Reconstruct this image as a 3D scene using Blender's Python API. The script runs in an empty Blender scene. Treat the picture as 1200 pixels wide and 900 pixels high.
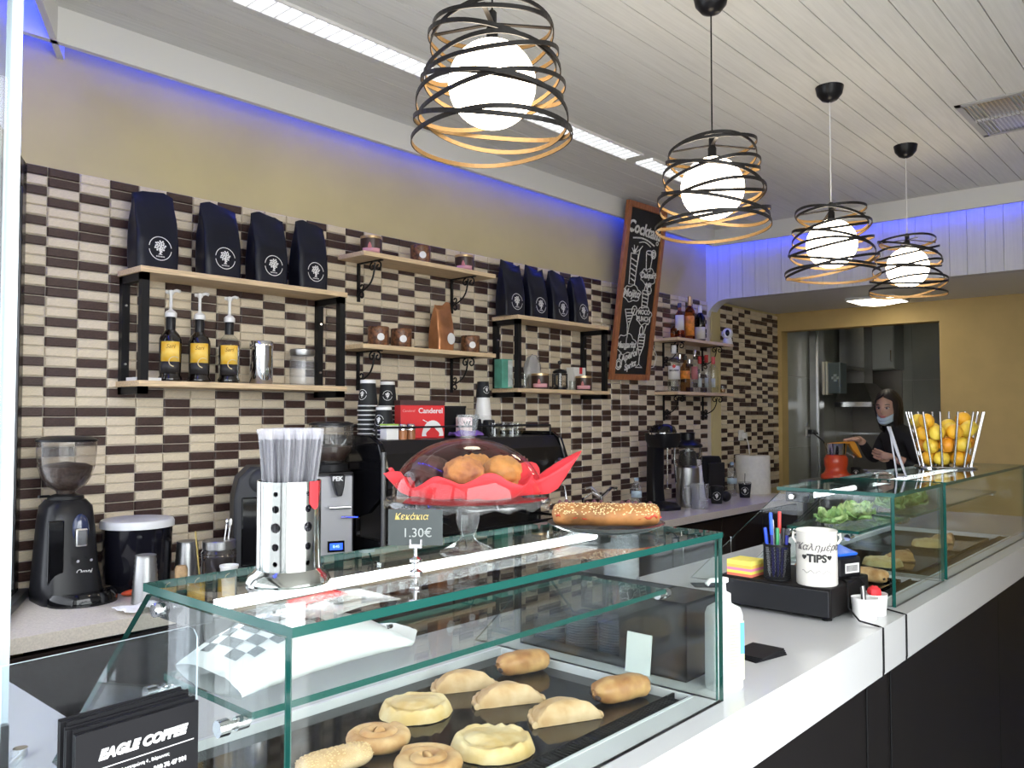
import bpy, math, random
from mathutils import Vector, Matrix, noise
random.seed(7)
PI = math.pi
S = bpy.context.scene
COL = S.collection

# ------------------------------------------------------------------ camera
FPX = 975.0
YAW = math.radians(41.7)      # angle from the +X axis (along the tiled wall) towards +Y (into the wall)
PITCH = math.radians(2.06)
EYE = Vector((0, 0, 1.5))
FW = Vector((math.cos(PITCH)*math.cos(YAW), math.cos(PITCH)*math.sin(YAW), math.sin(PITCH)))
RT = Vector((math.sin(YAW), -math.cos(YAW), 0))
UP = RT.cross(FW)
cam_d = bpy.data.cameras.new('camera'); cam = bpy.data.objects.new('camera', cam_d); COL.objects.link(cam)
cam_d.sensor_width = 36; cam_d.lens = 36*FPX/1200; cam_d.clip_start = 0.02
cam.matrix_world = Matrix(((RT.x, UP.x, -FW.x, EYE.x), (RT.y, UP.y, -FW.y, EYE.y), (RT.z, UP.z, -FW.z, EYE.z), (0, 0, 0, 1)))
S.camera = cam

# ------------------------------------------------------------------ world, exposure
w = bpy.data.worlds.new('daylight'); S.world = w; w.use_nodes = True
bg = w.node_tree.nodes['Background']; bg.inputs[0].default_value = (0.95, 0.98, 1.0, 1); bg.inputs[1].default_value = 7.5
S.view_settings.view_transform = 'Standard'; S.view_settings.look = 'None'
S.view_settings.exposure = 0.38; S.view_settings.gamma = 1.0; S.view_settings.use_curve_mapping = False
S.cycles.transparent_max_bounces = 32
S.cycles.max_bounces = 10
S.cycles.sample_clamp_indirect = 6.0
S.cycles.caustics_reflective = False; S.cycles.caustics_refractive = False

# ------------------------------------------------------------------ helpers: pixel of the photograph -> place
def ray(u, v): return FW + RT*((u-600)/FPX) + UP*((450-v)/FPX)
def on_y(u, v, Y): d = ray(u, v); return EYE + d*((Y-EYE.y)/d.y)
def on_z(u, v, z): d = ray(u, v); return EYE + d*((z-EYE.z)/d.z)
def on_x(u, v, X): d = ray(u, v); return EYE + d*((X-EYE.x)/d.x)

# ------------------------------------------------------------------ helpers: materials
MATS = {}
def mat(name, col, rough=0.5, metal=0.0, var=0.0, scale=20.0, bump=0.0, spec=0.5, stretch=None, emit=None, coat=0.0, alpha=None, col2=None, sub=0.0):
    if name in MATS: return MATS[name]
    m = bpy.data.materials.new(name); m.use_nodes = True; MATS[name] = m
    nt = m.node_tree; b = nt.nodes['Principled BSDF']
    b.inputs['Base Color'].default_value = (*col, 1); b.inputs['Roughness'].default_value = rough
    b.inputs['Metallic'].default_value = metal; b.inputs['Specular IOR Level'].default_value = spec
    b.inputs['Coat Weight'].default_value = coat
    if sub: b.inputs['Subsurface Weight'].default_value = sub; b.inputs['Subsurface Radius'].default_value = (0.01, 0.006, 0.003); b.inputs['Subsurface Scale'].default_value = 1.0
    if alpha is not None: b.inputs['Alpha'].default_value = alpha
    if emit:
        b.inputs['Emission Color'].default_value = (*emit[0], 1); b.inputs['Emission Strength'].default_value = emit[1]
    if var or bump:
        tc = nt.nodes.new('ShaderNodeTexCoord'); n = nt.nodes.new('ShaderNodeTexNoise')
        n.inputs['Scale'].default_value = scale; n.inputs['Detail'].default_value = 5
        src = tc.outputs['Object']
        if stretch:
            mp = nt.nodes.new('ShaderNodeMapping'); mp.inputs['Scale'].default_value = stretch
            nt.links.new(src, mp.inputs[0]); src = mp.outputs[0]
        nt.links.new(src, n.inputs['Vector'])
        if var:
            r = nt.nodes.new('ShaderNodeValToRGB')
            c2 = col2 or tuple(max(0, c*(1-var)) for c in col)
            c1 = col if col2 else tuple(min(1, c*(1+var*0.6)) for c in col)
            r.color_ramp.elements[0].position = 0.35; r.color_ramp.elements[1].position = 0.65
            r.color_ramp.elements[0].color = (*c2, 1); r.color_ramp.elements[1].color = (*c1, 1)
            nt.links.new(n.outputs['Fac'], r.inputs[0]); nt.links.new(r.outputs[0], b.inputs['Base Color'])
        if bump:
            bp = nt.nodes.new('ShaderNodeBump'); bp.inputs['Strength'].default_value = bump; bp.inputs['Distance'].default_value = 0.004
            nt.links.new(n.outputs['Fac'], bp.inputs['Height']); nt.links.new(bp.outputs[0], b.inputs['Normal'])
    return m
def glass(name, tint=(0.96, 0.985, 0.975), ior=1.45, rough=0.0, body=None, mix=0.0):
    """thin clear sheet or vessel wall: lets light through, mirrors by Fresnel, optional body colour"""
    if name in MATS: return MATS[name]
    m = bpy.data.materials.new(name); m.use_nodes = True; MATS[name] = m
    nt = m.node_tree; nt.nodes.clear()
    out = nt.nodes.new('ShaderNodeOutputMaterial'); tr = nt.nodes.new('ShaderNodeBsdfTransparent'); gl = nt.nodes.new('ShaderNodeBsdfGlossy')
    tr.inputs[0].default_value = (*tint, 1); gl.inputs['Roughness'].default_value = rough
    fr = nt.nodes.new('ShaderNodeFresnel'); ge = nt.nodes.new('ShaderNodeNewGeometry'); mr = nt.nodes.new('ShaderNodeMapRange')
    mr.inputs['To Min'].default_value = ior; mr.inputs['To Max'].default_value = 1/ior      # the exit face of a thin wall mirrors no more than the entry face
    nt.links.new(ge.outputs['Backfacing'], mr.inputs['Value']); nt.links.new(mr.outputs[0], fr.inputs[0])
    mx = nt.nodes.new('ShaderNodeMixShader'); nt.links.new(fr.outputs[0], mx.inputs[0])
    base = tr.outputs[0]
    if body:
        df = nt.nodes.new('ShaderNodeBsdfDiffuse'); df.inputs[0].default_value = (*body, 1)
        m2 = nt.nodes.new('ShaderNodeMixShader'); m2.inputs[0].default_value = mix
        nt.links.new(tr.outputs[0], m2.inputs[1]); nt.links.new(df.outputs[0], m2.inputs[2]); base = m2.outputs[0]
    nt.links.new(base, mx.inputs[1]); nt.links.new(gl.outputs[0], mx.inputs[2]); nt.links.new(mx.outputs[0], out.inputs[0])
    return m
def emission(name, col, strength):
    return mat(name, col, 0.5, emit=(col, strength))

# ------------------------------------------------------------------ helpers: meshes
class MB:
    def __init__(s): s.v = []; s.f = []; s.m = []; s.T = Matrix()
    def at(s, M): s.T = M; return s
    def add(s, vs, fs, mi=0):
        k = len(s.v); s.v += [tuple(s.T @ Vector(p)) for p in vs]
        s.f += [tuple(i+k for i in f) for f in fs]; s.m += [mi]*len(fs); return s
    def box(s, x0, x1, y0, y1, z0, z1, mi=0):
        return s.add([(x0,y0,z0),(x1,y0,z0),(x1,y1,z0),(x0,y1,z0),(x0,y0,z1),(x1,y0,z1),(x1,y1,z1),(x0,y1,z1)],
              [(3,2,1,0),(4,5,6,7),(0,1,5,4),(1,2,6,5),(2,3,7,6),(3,0,4,7)], mi)
    def lathe(s, prof, n=32, mi=0, c=(0,0,0), cap=True):
        vs = []; fs = []
        for r, z in prof:
            for i in range(n):
                a = 2*PI*i/n; vs.append((c[0]+r*math.cos(a), c[1]+r*math.sin(a), c[2]+z))
        for j in range(len(prof)-1):
            for i in range(n):
                k = (i+1) % n; fs.append((j*n+i, j*n+k, (j+1)*n+k, (j+1)*n+i))
        if cap:
            if prof[0][0] > 1e-5: fs.append(tuple(range(n))[::-1])
            if prof[-1][0] > 1e-5: fs.append(tuple(range((len(prof)-1)*n, len(prof)*n)))
        return s.add(vs, fs, mi)
    def tube(s, pts, r, n=8, mi=0, closed=False, flat=None, rs=None):
        """sweep along pts; flat=(w,h) gives a flat band, w radial, h vertical"""
        pts = [Vector(p) for p in pts]; L = len(pts); vs = []; fs = []
        ref = None
        for i, p in enumerate(pts):
            a = pts[(i-1) % L] if (closed or i > 0) else p
            b = pts[(i+1) % L] if (closed or i < L-1) else p
            t = (b-a).normalized() if (b-a).length > 1e-9 else Vector((0,0,1))
            if flat:
                x = t.cross(Vector((0,0,1))).normalized(); y = x.cross(t).normalized()
                for sx, sy in ((-1,-1),(1,-1),(1,1),(-1,1)): vs.append(p + x*sx*flat[0]/2 + y*sy*flat[1]/2)
            else:
                if ref is None: ref = Vector((0,0,1)) if abs(t.z) < 0.9 else Vector((1,0,0))
                x = (ref - t*ref.dot(t))
                if x.length < 1e-6: x = t.orthogonal()
                x.normalize(); y = t.cross(x); ref = x
                rr = rs[i] if rs else r
                for k in range(n):
                    q = 2*PI*k/n; vs.append(p + x*math.cos(q)*rr + y*math.sin(q)*rr)
        m = 4 if flat else n
        for i in range(L if closed else L-1):
            j = (i+1) % L
            for k in range(m): fs.append((i*m+k, i*m+(k+1) % m, j*m+(k+1) % m, j*m+k))
        if not closed: fs.append(tuple(range(m))[::-1]); fs.append(tuple(range((L-1)*m, L*m)))
        return s.add(vs, fs, mi)
    def prism(s, poly, a0, a1, axis='y', mi=0):
        def p3(p, a): return {'x': (a, p[0], p[1]), 'y': (p[0], a, p[1]), 'z': (p[0], p[1], a)}[axis]
        n = len(poly); vs = [p3(p, a0) for p in poly]+[p3(p, a1) for p in poly]
        fs = [tuple(range(n)), tuple(range(n, 2*n))[::-1]]+[(i, i+n, (i+1) % n+n, (i+1) % n) for i in range(n)]
        return s.add(vs, fs, mi)
    def ball(s, c, r, n=20, m=12, mi=0, fn=None):
        r = (r, r, r) if not hasattr(r, '__len__') else r
        vs = []; fs = []
        for j in range(m+1):
            t = PI*j/m
            for i in range(n):
                a = 2*PI*i/n; d = Vector((math.sin(t)*math.cos(a), math.sin(t)*math.sin(a), math.cos(t)))
                k = fn(d) if fn else 1.0
                vs.append((c[0]+d.x*r[0]*k, c[1]+d.y*r[1]*k, c[2]+d.z*r[2]*k))
        for j in range(m):
            for i in range(n): k = (i+1) % n; fs.append((j*n+i, (j+1)*n+i, (j+1)*n+k, j*n+k))
        return s.add(vs, fs, mi)
    def grid(s, fn, nu, nv, mi=0, wrap=False):
        vs = [fn(i/nu, j/nv) for j in range(nv+1) for i in range(nu+(0 if wrap else 1))]
        W = nu if wrap else nu+1
        fs = [(j*W+i, j*W+(i+1) % W, (j+1)*W+(i+1) % W, (j+1)*W+i) for j in range(nv) for i in range(nu)]
        return s.add(vs, fs, mi)
    def data(s, name, ms, smooth=40):
        me = bpy.data.meshes.new(name); me.from_pydata(s.v, [], s.f)
        for m in (ms if isinstance(ms, (list, tuple)) else [ms]): me.materials.append(m)
        me.polygons.foreach_set('material_index', s.m)
        me.validate()
        if smooth:
            me.polygons.foreach_set('use_smooth', [True]*len(me.polygons)); me.set_sharp_from_angle(angle=math.radians(smooth))
        me.update(); return me
    def build(s, name, ms, parent=None, smooth=40, bevel=0, fix=False, solid=0, subsurf=0):
        o = bpy.data.objects.new(name, s.data(name, ms, smooth)); COL.objects.link(o)
        if parent: o.parent = parent
        if fix:
            import bmesh
            bm = bmesh.new(); bm.from_mesh(o.data); bmesh.ops.recalc_face_normals(bm, faces=bm.faces); bm.to_mesh(o.data); bm.free()
        if solid: md = o.modifiers.new('solid', 'SOLIDIFY'); md.thickness = solid; md.offset = 0
        if bevel: md = o.modifiers.new('bevel', 'BEVEL'); md.width = bevel; md.segments = 2; md.limit_method = 'ANGLE'; md.angle_limit = math.radians(50)
        if subsurf: md = o.modifiers.new('sub', 'SUBSURF'); md.levels = subsurf; md.render_levels = subsurf
        return o
def tag(o, label, cat, group=None, kind=None):
    o['label'] = label; o['category'] = cat
    if group: o['group'] = group
    if kind: o['kind'] = kind
    return o
def thing(name, label, cat, loc=(0,0,0), rz=0, group=None):
    o = bpy.data.objects.new(name, None); COL.objects.link(o); o.empty_display_size = 0.05
    o.location = loc; o.rotation_euler = (0, 0, rz); return tag(o, label, cat, group)
def struct(o): o['kind'] = 'structure'; return o
def copy_tree(o, parent=None):
    c = o.copy(); COL.objects.link(c); c.parent = parent
    for ch in list(o.children): copy_tree(ch, c)
    return c
def text(name, s, size, m, parent, M, shear=0.0, depth=0.0006, align='CENTER', bold=0.0, space=1.0, fit=None):
    cu = bpy.data.curves.new('t', 'FONT'); cu.body = s; cu.size = size; cu.shear = shear; cu.align_x = align; cu.align_y = 'CENTER'
    cu.extrude = depth; cu.offset = bold; cu.resolution_u = 3; cu.space_character = space
    t = bpy.data.objects.new('t', cu); COL.objects.link(t)
    me = bpy.data.meshes.new_from_object(t.evaluated_get(bpy.context.evaluated_depsgraph_get()))
    bpy.data.objects.remove(t); bpy.data.curves.remove(cu)
    me.materials.clear(); me.materials.append(m)
    if fit:
        xs = [v.co.x for v in me.vertices]; k = fit/(max(xs)-min(xs)); me.transform(Matrix.Diagonal((k, k, 1, 1)))
    me.transform(M)
    o = bpy.data.objects.new(name, me); COL.objects.link(o); o.parent = parent; return o
FACE_Y = Matrix(((1,0,0,0),(0,0,-1,0),(0,1,0,0),(0,0,0,1)))      # text plane -> vertical, facing -Y
FACE_X = Matrix(((0,0,-1,0),(-1,0,0,0),(0,1,0,0),(0,0,0,1)))     # text plane -> vertical, facing -X
def wrapped_text(name, s, size, m, parent, R, z, ang, shear=0, bold=0, conc=0.0008):
    """lettering bent round an upright cylinder of radius R, centred on angle ang"""
    o = text(name, s, size, m, parent, Matrix(), shear=shear, bold=bold, depth=0.0004)
    for v in o.data.vertices:
        a = ang + v.co.x/R; r = R + conc + v.co.z
        v.co = Vector((r*math.cos(a), r*math.sin(a), z+v.co.y))
    return o
def label_patch(name, m, parent, R, z0, z1, a0, a1, n=16):
    b = MB(); b.grid(lambda u, v: ((R)*math.cos(a0+(a1-a0)*u), (R)*math.sin(a0+(a1-a0)*u), z0+(z1-z0)*v), n, 1)
    return b.build(name, m, parent, solid=0.0006)

# ------------------------------------------------------------------ palette
cream = mat('cream_tile', (0.71, 0.61, 0.455), 0.28, var=0.10, scale=60, stretch=(2, 1, 8), bump=0.03)
brown = mat('brown_tile', (0.062, 0.034, 0.028), 0.3, var=0.35, scale=50, stretch=(2, 1, 8))
grout = mat('grout', (0.62, 0.56, 0.47), 0.8)
wallpaint = mat('yellow_paint', (0.57, 0.485, 0.255), 0.75, var=0.06, scale=3)
endpaint = mat('ochre_paint', (0.60, 0.43, 0.17), 0.7, var=0.08, scale=4)
ceilwhite = mat('ceiling_white', (0.76, 0.76, 0.73), 0.65, var=0.05, scale=8, stretch=(0.6, 12, 1))
plainwhite = mat('plain_white', (0.76, 0.76, 0.74), 0.6)
soffitwhite = mat('soffit_white', (0.70, 0.70, 0.69), 0.6, var=0.05, scale=8, stretch=(1, 10, 0.5))
counterwhite = mat('counter_white', (0.59, 0.60, 0.60), 0.18, coat=0.1)
backtop = mat('speckled_stone', (0.66, 0.60, 0.52), 0.25, var=0.10, scale=180)
blackpanel = mat('black_panel', (0.010, 0.009, 0.009), 0.5, spec=0.12)
blackgloss = mat('black_gloss', (0.006, 0.006, 0.007), 0.06, spec=0.35)
blackplastic = mat('black_plastic', (0.009, 0.009, 0.011), 0.3, spec=0.25)
blackmatte = mat('black_matte', (0.009, 0.009, 0.010), 0.65, spec=0.15)
blackmetal = mat('black_metal', (0.010, 0.010, 0.011), 0.42, spec=0.2)
darkgrey = mat('dark_grey', (0.035, 0.036, 0.04), 0.45, spec=0.25)
steel = mat('steel', (0.72, 0.72, 0.72), 0.16, metal=1.0)
brushed = mat('brushed_steel', (0.42, 0.42, 0.42), 0.34, metal=1.0, var=0.06, scale=30, stretch=(1, 1, 30))
chrome = mat('chrome', (0.66, 0.66, 0.67), 0.08, metal=1.0)
pine = mat('pine', (0.72, 0.54, 0.33), 0.5, var=0.22, scale=14, stretch=(0.7, 14, 14))
white = mat('white', (0.80, 0.80, 0.79), 0.4)
paper = mat('paper', (0.82, 0.82, 0.80), 0.8)
sheet = glass('clear_sheet')
edgeglass = mat('glass_edge', (0.008, 0.075, 0.062), 0.15, spec=0.35)
clear = glass('clear_glass', (0.95, 0.965, 0.96), 1.5)
clearplastic = glass('clear_plastic', (0.93, 0.94, 0.95), 1.45, 0.04, (0.8, 0.82, 0.85), 0.10)
smoke = glass('smoked_plastic', (0.84, 0.82, 0.80), 1.5, 0.02, (0.7, 0.68, 0.66), 0.03)
beans = mat('coffee_beans', (0.045, 0.022, 0.014), 0.35, var=0.6, scale=120, bump=0.9)
redpaper = mat('red_paper', (0.80, 0.035, 0.045), 0.75)
# ================================================================== the setting
WY = 2.95; TY = 2.932; CZ = 2.80; LIP = 2.685; BCZ = 0.93; CTZ = 1.0; CASEZ = 1.293
def wall_x(y): return 0.93-0.518*(WY-y)
# floor
b = MB(); b.box(-60, 60, -60, 3.1, -0.05, 0)
floor = struct(b.build('floor', mat('floor_tile', (0.36, 0.35, 0.335), 0.45, var=0.15, scale=2, spec=0.3), smooth=0))
# back wall
b = MB(); b.box(0.80, 6.70, WY, WY+0.12, 0, CZ+0.1)
wall_back = struct(b.build('wall_back', wallpaint, smooth=0))
b = MB(); b.box(0.90, 6.60, WY-0.010, WY, 0.90, 2.31)
gr = b.build('grout_bed', grout, wall_back, smooth=0)
# tiles: stacked columns of slim brown and cream strips
TW, TH = 0.1, 0.0328
def tile_mb():
    t = MB(); x, z, c = (TW-0.0035)/2, (TH-0.0035)/2, 0.003
    t.add([(-x,0,-z),(x,0,-z),(x,0,z),(-x,0,z),(-x,-0.006,-z),(x,-0.006,-z),(x,-0.006,z),(-x,-0.006,z),(-x+c,-0.009,-z+c),(x-c,-0.009,-z+c),(x-c,-0.009,z-c),(-x+c,-0.009,z-c)],
          [(0,1,5,4),(1,2,6,5),(2,3,7,6),(3,0,4,7),(4,5,9,8),(5,6,10,9),(6,7,11,10),(7,4,8,11),(8,9,10,11)])
    return t
tm = {k: tile_mb().data('tile', m, 0) for k, m in ((0, cream), (1, brown))}
rest = MB(); tb = tile_mb(); ncol = 57; nrow = 42; made = 0
rt = random.Random(21); left = {}
for c in range(ncol):
    x = 0.955+c*TW
    if 5.44 < x < 5.62: continue
    run = 0; prev = rt.randint(0, 1)
    for r in range(nrow):
        z = 2.31-TH/2-r*TH
        if z < 0.92: break
        p = 0.47 if prev == 0 else 0.36
        if prev == 0 and run >= 2: p = 0.96
        if prev == 1 and run >= 2: p = 0.04
        if r in left: p *= 0.62 if left[r] else 1.35
        k = 1 if rt.random() < p else 0; left[r] = k
        run = run+1 if k == prev else 1; prev = k
        if made < 300 and (r < 40):
            o = bpy.data.objects.new('tile', tm[k]); COL.objects.link(o); o.parent = wall_back; o.location = (x, WY-0.010, z); made += 1
        else:
            rest.add([(a+x, bb+WY-0.010, cc+z) for a, bb, cc in tb.v], tb.f, k)
ro = rest.build('tile_field', [cream, brown], wall_back, smooth=0); ro['kind'] = 'stuff'
b = MB(); b.box(5.47, 5.60, WY-0.022, WY, 0.93, 2.32)
struct(b.build('trim_1', wallpaint, smooth=0))
# left wall, running obliquely towards the street, with a dark metal window
LW = Matrix.Translation((0.93, WY, 0)) @ Matrix.Rotation(math.atan2(-0.888, -0.46), 4, 'Z')    # local x runs along the wall, +y is the outside
b = MB().at(LW)
b.box(0, 0.07, -0.12, 0, 0, CZ+0.1); b.box(0.07, 4.6, -0.12, 0, 0, 0.90); b.box(0.07, 4.6, -0.12, 0, 2.29, CZ+0.1)
wall_left = struct(b.build('wall_left', mat('left_paint', (0.62, 0.62, 0.60), 0.7), smooth=0))
b = MB().at(LW)
for s0 in (0.07, 1.5, 2.95, 4.35): b.box(s0, s0+0.07, -0.06, 0.03, 0.90, 2.29)
b.box(0.07, 4.42, -0.06, 0.03, 0.90, 0.97); b.box(0.07, 4.42, -0.06, 0.03, 2.20, 2.29)
win = struct(b.build('window_1', mat('window_metal', (0.03, 0.031, 0.034), 0.25, metal=0.7), smooth=0, bevel=0.006))
b = MB().at(LW); b.box(0.05, 0.80, 0.0, 0.055, 0.9295, 0.955); b.build('window_sill', mat('sill_metal', (0.10, 0.10, 0.10), 0.3, metal=0.6), win, smooth=0)
tint = glass('tinted_pane', (0.62, 0.63, 0.65), 1.45)
for s0, s1 in ((0.14, 1.5), (1.57, 2.95), (3.02, 4.35)):
    b = MB().at(LW); b.box(s0, s1, -0.03, -0.024, 0.97, 2.20); b.build('pane', tint, win, smooth=0)
# plank ceiling
ceiling = bpy.data.objects.new('ceiling', None); COL.objects.link(ceiling); struct(ceiling)
b = MB(); b.box(-1.3, 6.7, -1.0, WY+0.1, CZ+0.012, CZ+0.06)
b.build('ceiling_board', ceilwhite, ceiling, smooth=0)
PW = 0.105; y = WY-0.13; i = 0
while y > -0.9:
    x0 = max(-3, wall_x(y-PW)-0.02)
    b = MB(); z0 = CZ-random.uniform(0, 0.0012)
    b.box(x0, 5.36, y-PW+0.0035, y, z0, CZ+0.012)
    o = b.build('ceiling_plank', ceilwhite, ceiling, smooth=0); y -= PW
# cornice boards with the blue light strip hidden behind them
b = MB(); b.box(0.70, 5.34, 2.815, 2.84, LIP, CZ+0.01); struct(b.build('trim_2', plainwhite, smooth=0))
b = MB(); b.box(5.315, 5.34, -0.9, 2.815, LIP, CZ+0.01); struct(b.build('trim_3', plainwhite, smooth=0))
b = MB().at(LW); b.box(-0.1, 4.4, 0.09, 0.11, LIP, CZ+0.01); struct(b.build('trim_4', plainwhite, smooth=0))
blue = emission('blue_led', (0.01, 0.04, 1.0), 25.0)
def led(name, T, box, label):
    m = MB().at(T); m.box(*box); return tag(m.build(name, blue, smooth=0), label, 'light strip', 'blue light strips')
led('led_strip', Matrix(), (0.95, 5.40, 2.936, 2.949, 2.768, 2.778), 'blue light strip behind the cornice over the tiled wall')
led('led_strip', Matrix(), (5.415, 5.428, -0.85, 2.90, 2.768, 2.778), 'blue light strip behind the cornice over the end soffit')
led('led_strip', LW, (0.05, 2.0, 0.001, 0.014, 2.768, 2.778), 'blue light strip behind the cornice above the dark window')
# soffit of vertical boards at the far end, lower ceiling behind it
SX = 5.43
so = bpy.data.objects.new('wall_soffit', None); COL.objects.link(so); struct(so)
def soffit_bottom(y):    # rounded shoulder where the soffit meets the tiled wall
    d = WY-y; r = 0.16
    return 2.18+ (math.sqrt(max(0, r*r-(r-d)**2)) if d < r else r) - 0.02 if d < r else 2.32
y = WY; n = 0
while y > -0.9:
    w_ = 0.095; ys = [y-0.001-(w_-0.002)*k/5 for k in range(6)]
    poly = [(q, soffit_bottom(q)) for q in ys]+[(ys[-1], CZ+0.02), (ys[0], CZ+0.02)]
    b = MB(); b.prism(poly, SX, SX+0.015, 'x'); b.build('soffit_plank', soffitwhite, so, smooth=0, fix=True); y -= w_
b = MB(); ys = [WY-0.5*k/24 for k in range(25)]+[-0.9]
b.prism([(q, soffit_bottom(q)+0.004) for q in ys]+[(-0.9, CZ), (WY, CZ)], SX+0.012, SX+0.12, 'x')
b.build('soffit_core', soffitwhite, so, smooth=0, fix=True)
b = MB(); b.box(SX+0.1, 6.62, -0.9, WY, 2.33, 2.39); struct(b.build('ceiling_low', plainwhite, smooth=0))
# end wall with the doorway to the kitchen
EX = 6.60
b = MB(); b.box(EX, EX+0.12, -0.9, 1.70, 0, 2.36); b.box(EX, EX+0.12, 1.70, WY, 2.18, 2.36); b.box(EX, EX+0.12, 2.90, WY, 0, 2.18)
struct(b.build('wall_right', endpaint, smooth=0))
# front wall with the shop window opening
b = MB(); b.box(1.6, 6.7, -1.0, -0.9, 0, CZ+0.1); b.box(-1.3, 1.6, -1.0, -0.9, 2.68, CZ+0.1)
struct(b.build('wall_front', plainwhite, smooth=0))
# kitchen shell
kt = mat('kitchen_tile', (0.42, 0.43, 0.36), 0.22, var=0.08, scale=3)
kg = mat('kitchen_tile_green', (0.28, 0.36, 0.27), 0.25, var=0.08, scale=3)
kj = mat('kitchen_joint', (0.50, 0.50, 0.44), 0.8)
KX = 8.3
b = MB(); b.box(EX+0.1, KX+0.1, WY-0.02, WY+0.1, 0, 2.5)
kw = struct(b.build('wall_kitchen_side', kj, smooth=0))
b = MB(); b.box(KX, KX+0.1, 0.6, WY, 0, 2.5); kb = struct(b.build('wall_kitchen_back', kj, smooth=0))
b = MB(); b.box(EX+0.12, KX, 0.6, 0.7, 0, 2.5); struct(b.build('wall_kitchen_near', kt, smooth=0))
b = MB(); b.box(EX+0.12, KX, 0.6, WY, 2.45, 2.5); struct(b.build('ceiling_kitchen', plainwhite, smooth=0))
for i in range(3):
    for j in range(4):
        b = MB(); x = EX+0.12+i*0.55; z = 0.02+j*0.6; b.box(x+0.003, min(KX, x+0.547), WY-0.028, WY-0.02, z, min(2.44, z+0.594))
        b.build('wall_tile', kt, kw, smooth=0)
for i in range(4):
    for j in range(4):
        b = MB(); y = 0.72+i*0.55; z = 0.02+j*0.6; b.box(KX-0.008, KX, y+0.003, y+0.547, z, min(2.44, z+0.594))
        b.build('wall_tile', kg if i < 2 else kt, kb, smooth=0)

# ================================================================== counters
# front service counter with display wells
WELLS = [(0.478, 1.331), (2.293, 2.716), (2.777, 3.918)]; WY0, WY1 = 0.752, 1.22
sc = thing('service_counter', 'long white-topped service counter with black front panels', 'counter', (0, 0, 0))
b = MB(); xs = [q for w_ in WELLS for q in w_][1:]+[4.7]
b.box(0.478, 4.7, 0.66, WY0, 0.89, CTZ); b.box(0.478, 4.7, WY1, 1.42, 0.94, CTZ)
b.prism([(wall_x(0.66)+0.037, 0.66), (0.478, 0.66), (0.478, 1.42), (0.55, 1.42), (0.55, 2.08), (wall_x(2.08)+0.037, 2.08)], 0.94, CTZ, 'z')
for k in range(0, len(xs), 2): b.box(xs[k], xs[k+1], WY0, WY1, 0.94, CTZ)
b.build('worktop', counterwhite, sc, smooth=0, fix=True)
b = MB()
for x0, x1 in ((-0.18, 1.0), (1.0, 2.2), (2.2, 3.4), (3.4, 4.65)):
    p = MB(); p.box(x0+0.0015, x1-0.0015, 0.70, 0.72, 0.08, 0.89); p.build('front_panel', blackpanel, sc, smooth=0)
b = MB(); b.box(-0.2, 4.65, 0.74, 0.76, 0.0, 0.89); b.build('plinth', blackmatte, sc, smooth=0)
b = MB(); b.box(0.52, 4.6, 1.36, 1.38, 0, 0.94); b.box(0.51, 0.53, 1.42, 2.04, 0, 0.94); b.box(4.60, 4.62, 0.8, 1.4, 0, 0.94); b.build('inner_panel', mat('inner_dark', (0.03, 0.024, 0.022), 0.5), sc, smooth=0)
# back counter
bc = thing('back_counter', 'stone-topped back counter running along the tiled wall', 'counter', (0, 0, 0))
b = MB(); b.prism([(wall_x(2.36)+0.037, 2.36), (5.75, 2.36), (5.75, WY-0.011), (wall_x(WY-0.011)+0.037, WY-0.011)], 0.89, BCZ, 'z'); b.build('worktop', backtop, bc, smooth=0, fix=True)
cab = mat('cabinet_dark', (0.022, 0.014, 0.012), 0.5, spec=0.12, var=0.2, scale=6)
b = MB(); b.box(0.95, 5.72, 2.42, 2.9, 0.0, 0.89); b.build('carcass', blackmatte, bc, smooth=0)
for k in range(9):
    p = MB(); x = 0.67+k*0.56; p.box(x, x+0.55, 2.40, 2.42, 0.1, 0.87); d = p.build('door', cab, bc, smooth=0, bevel=0.003)
    h = MB(); h.tube([(x+0.06, 2.40, 0.62), (x+0.06, 2.375, 0.62), (x+0.06, 2.375, 0.76), (x+0.06, 2.40, 0.76)], 0.005); h.build('handle', steel, d)
# glass screen whose edge stands by the left wall
gp = thing('glass_screen', 'tall clear glass screen with aluminium edge standing on white counter', 'screen', (0, 0, 0))
b = MB(); b.box(0.02, 0.337, 1.116, 1.124, 1.02, CZ); b.build('pane', sheet, gp, smooth=0)
b = MB(); b.box(0.337, 0.349, 1.11, 1.13, CTZ, CZ); b.build('edge_profile', mat('aluminium', (0.52, 0.60, 0.64), 0.3, metal=0.4), gp, smooth=0)
b = MB(); b.box(0.326, 0.347, 1.10, 1.11, CTZ, 1.135); b.build('clamp', blackplastic, gp, smooth=0)

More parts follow.
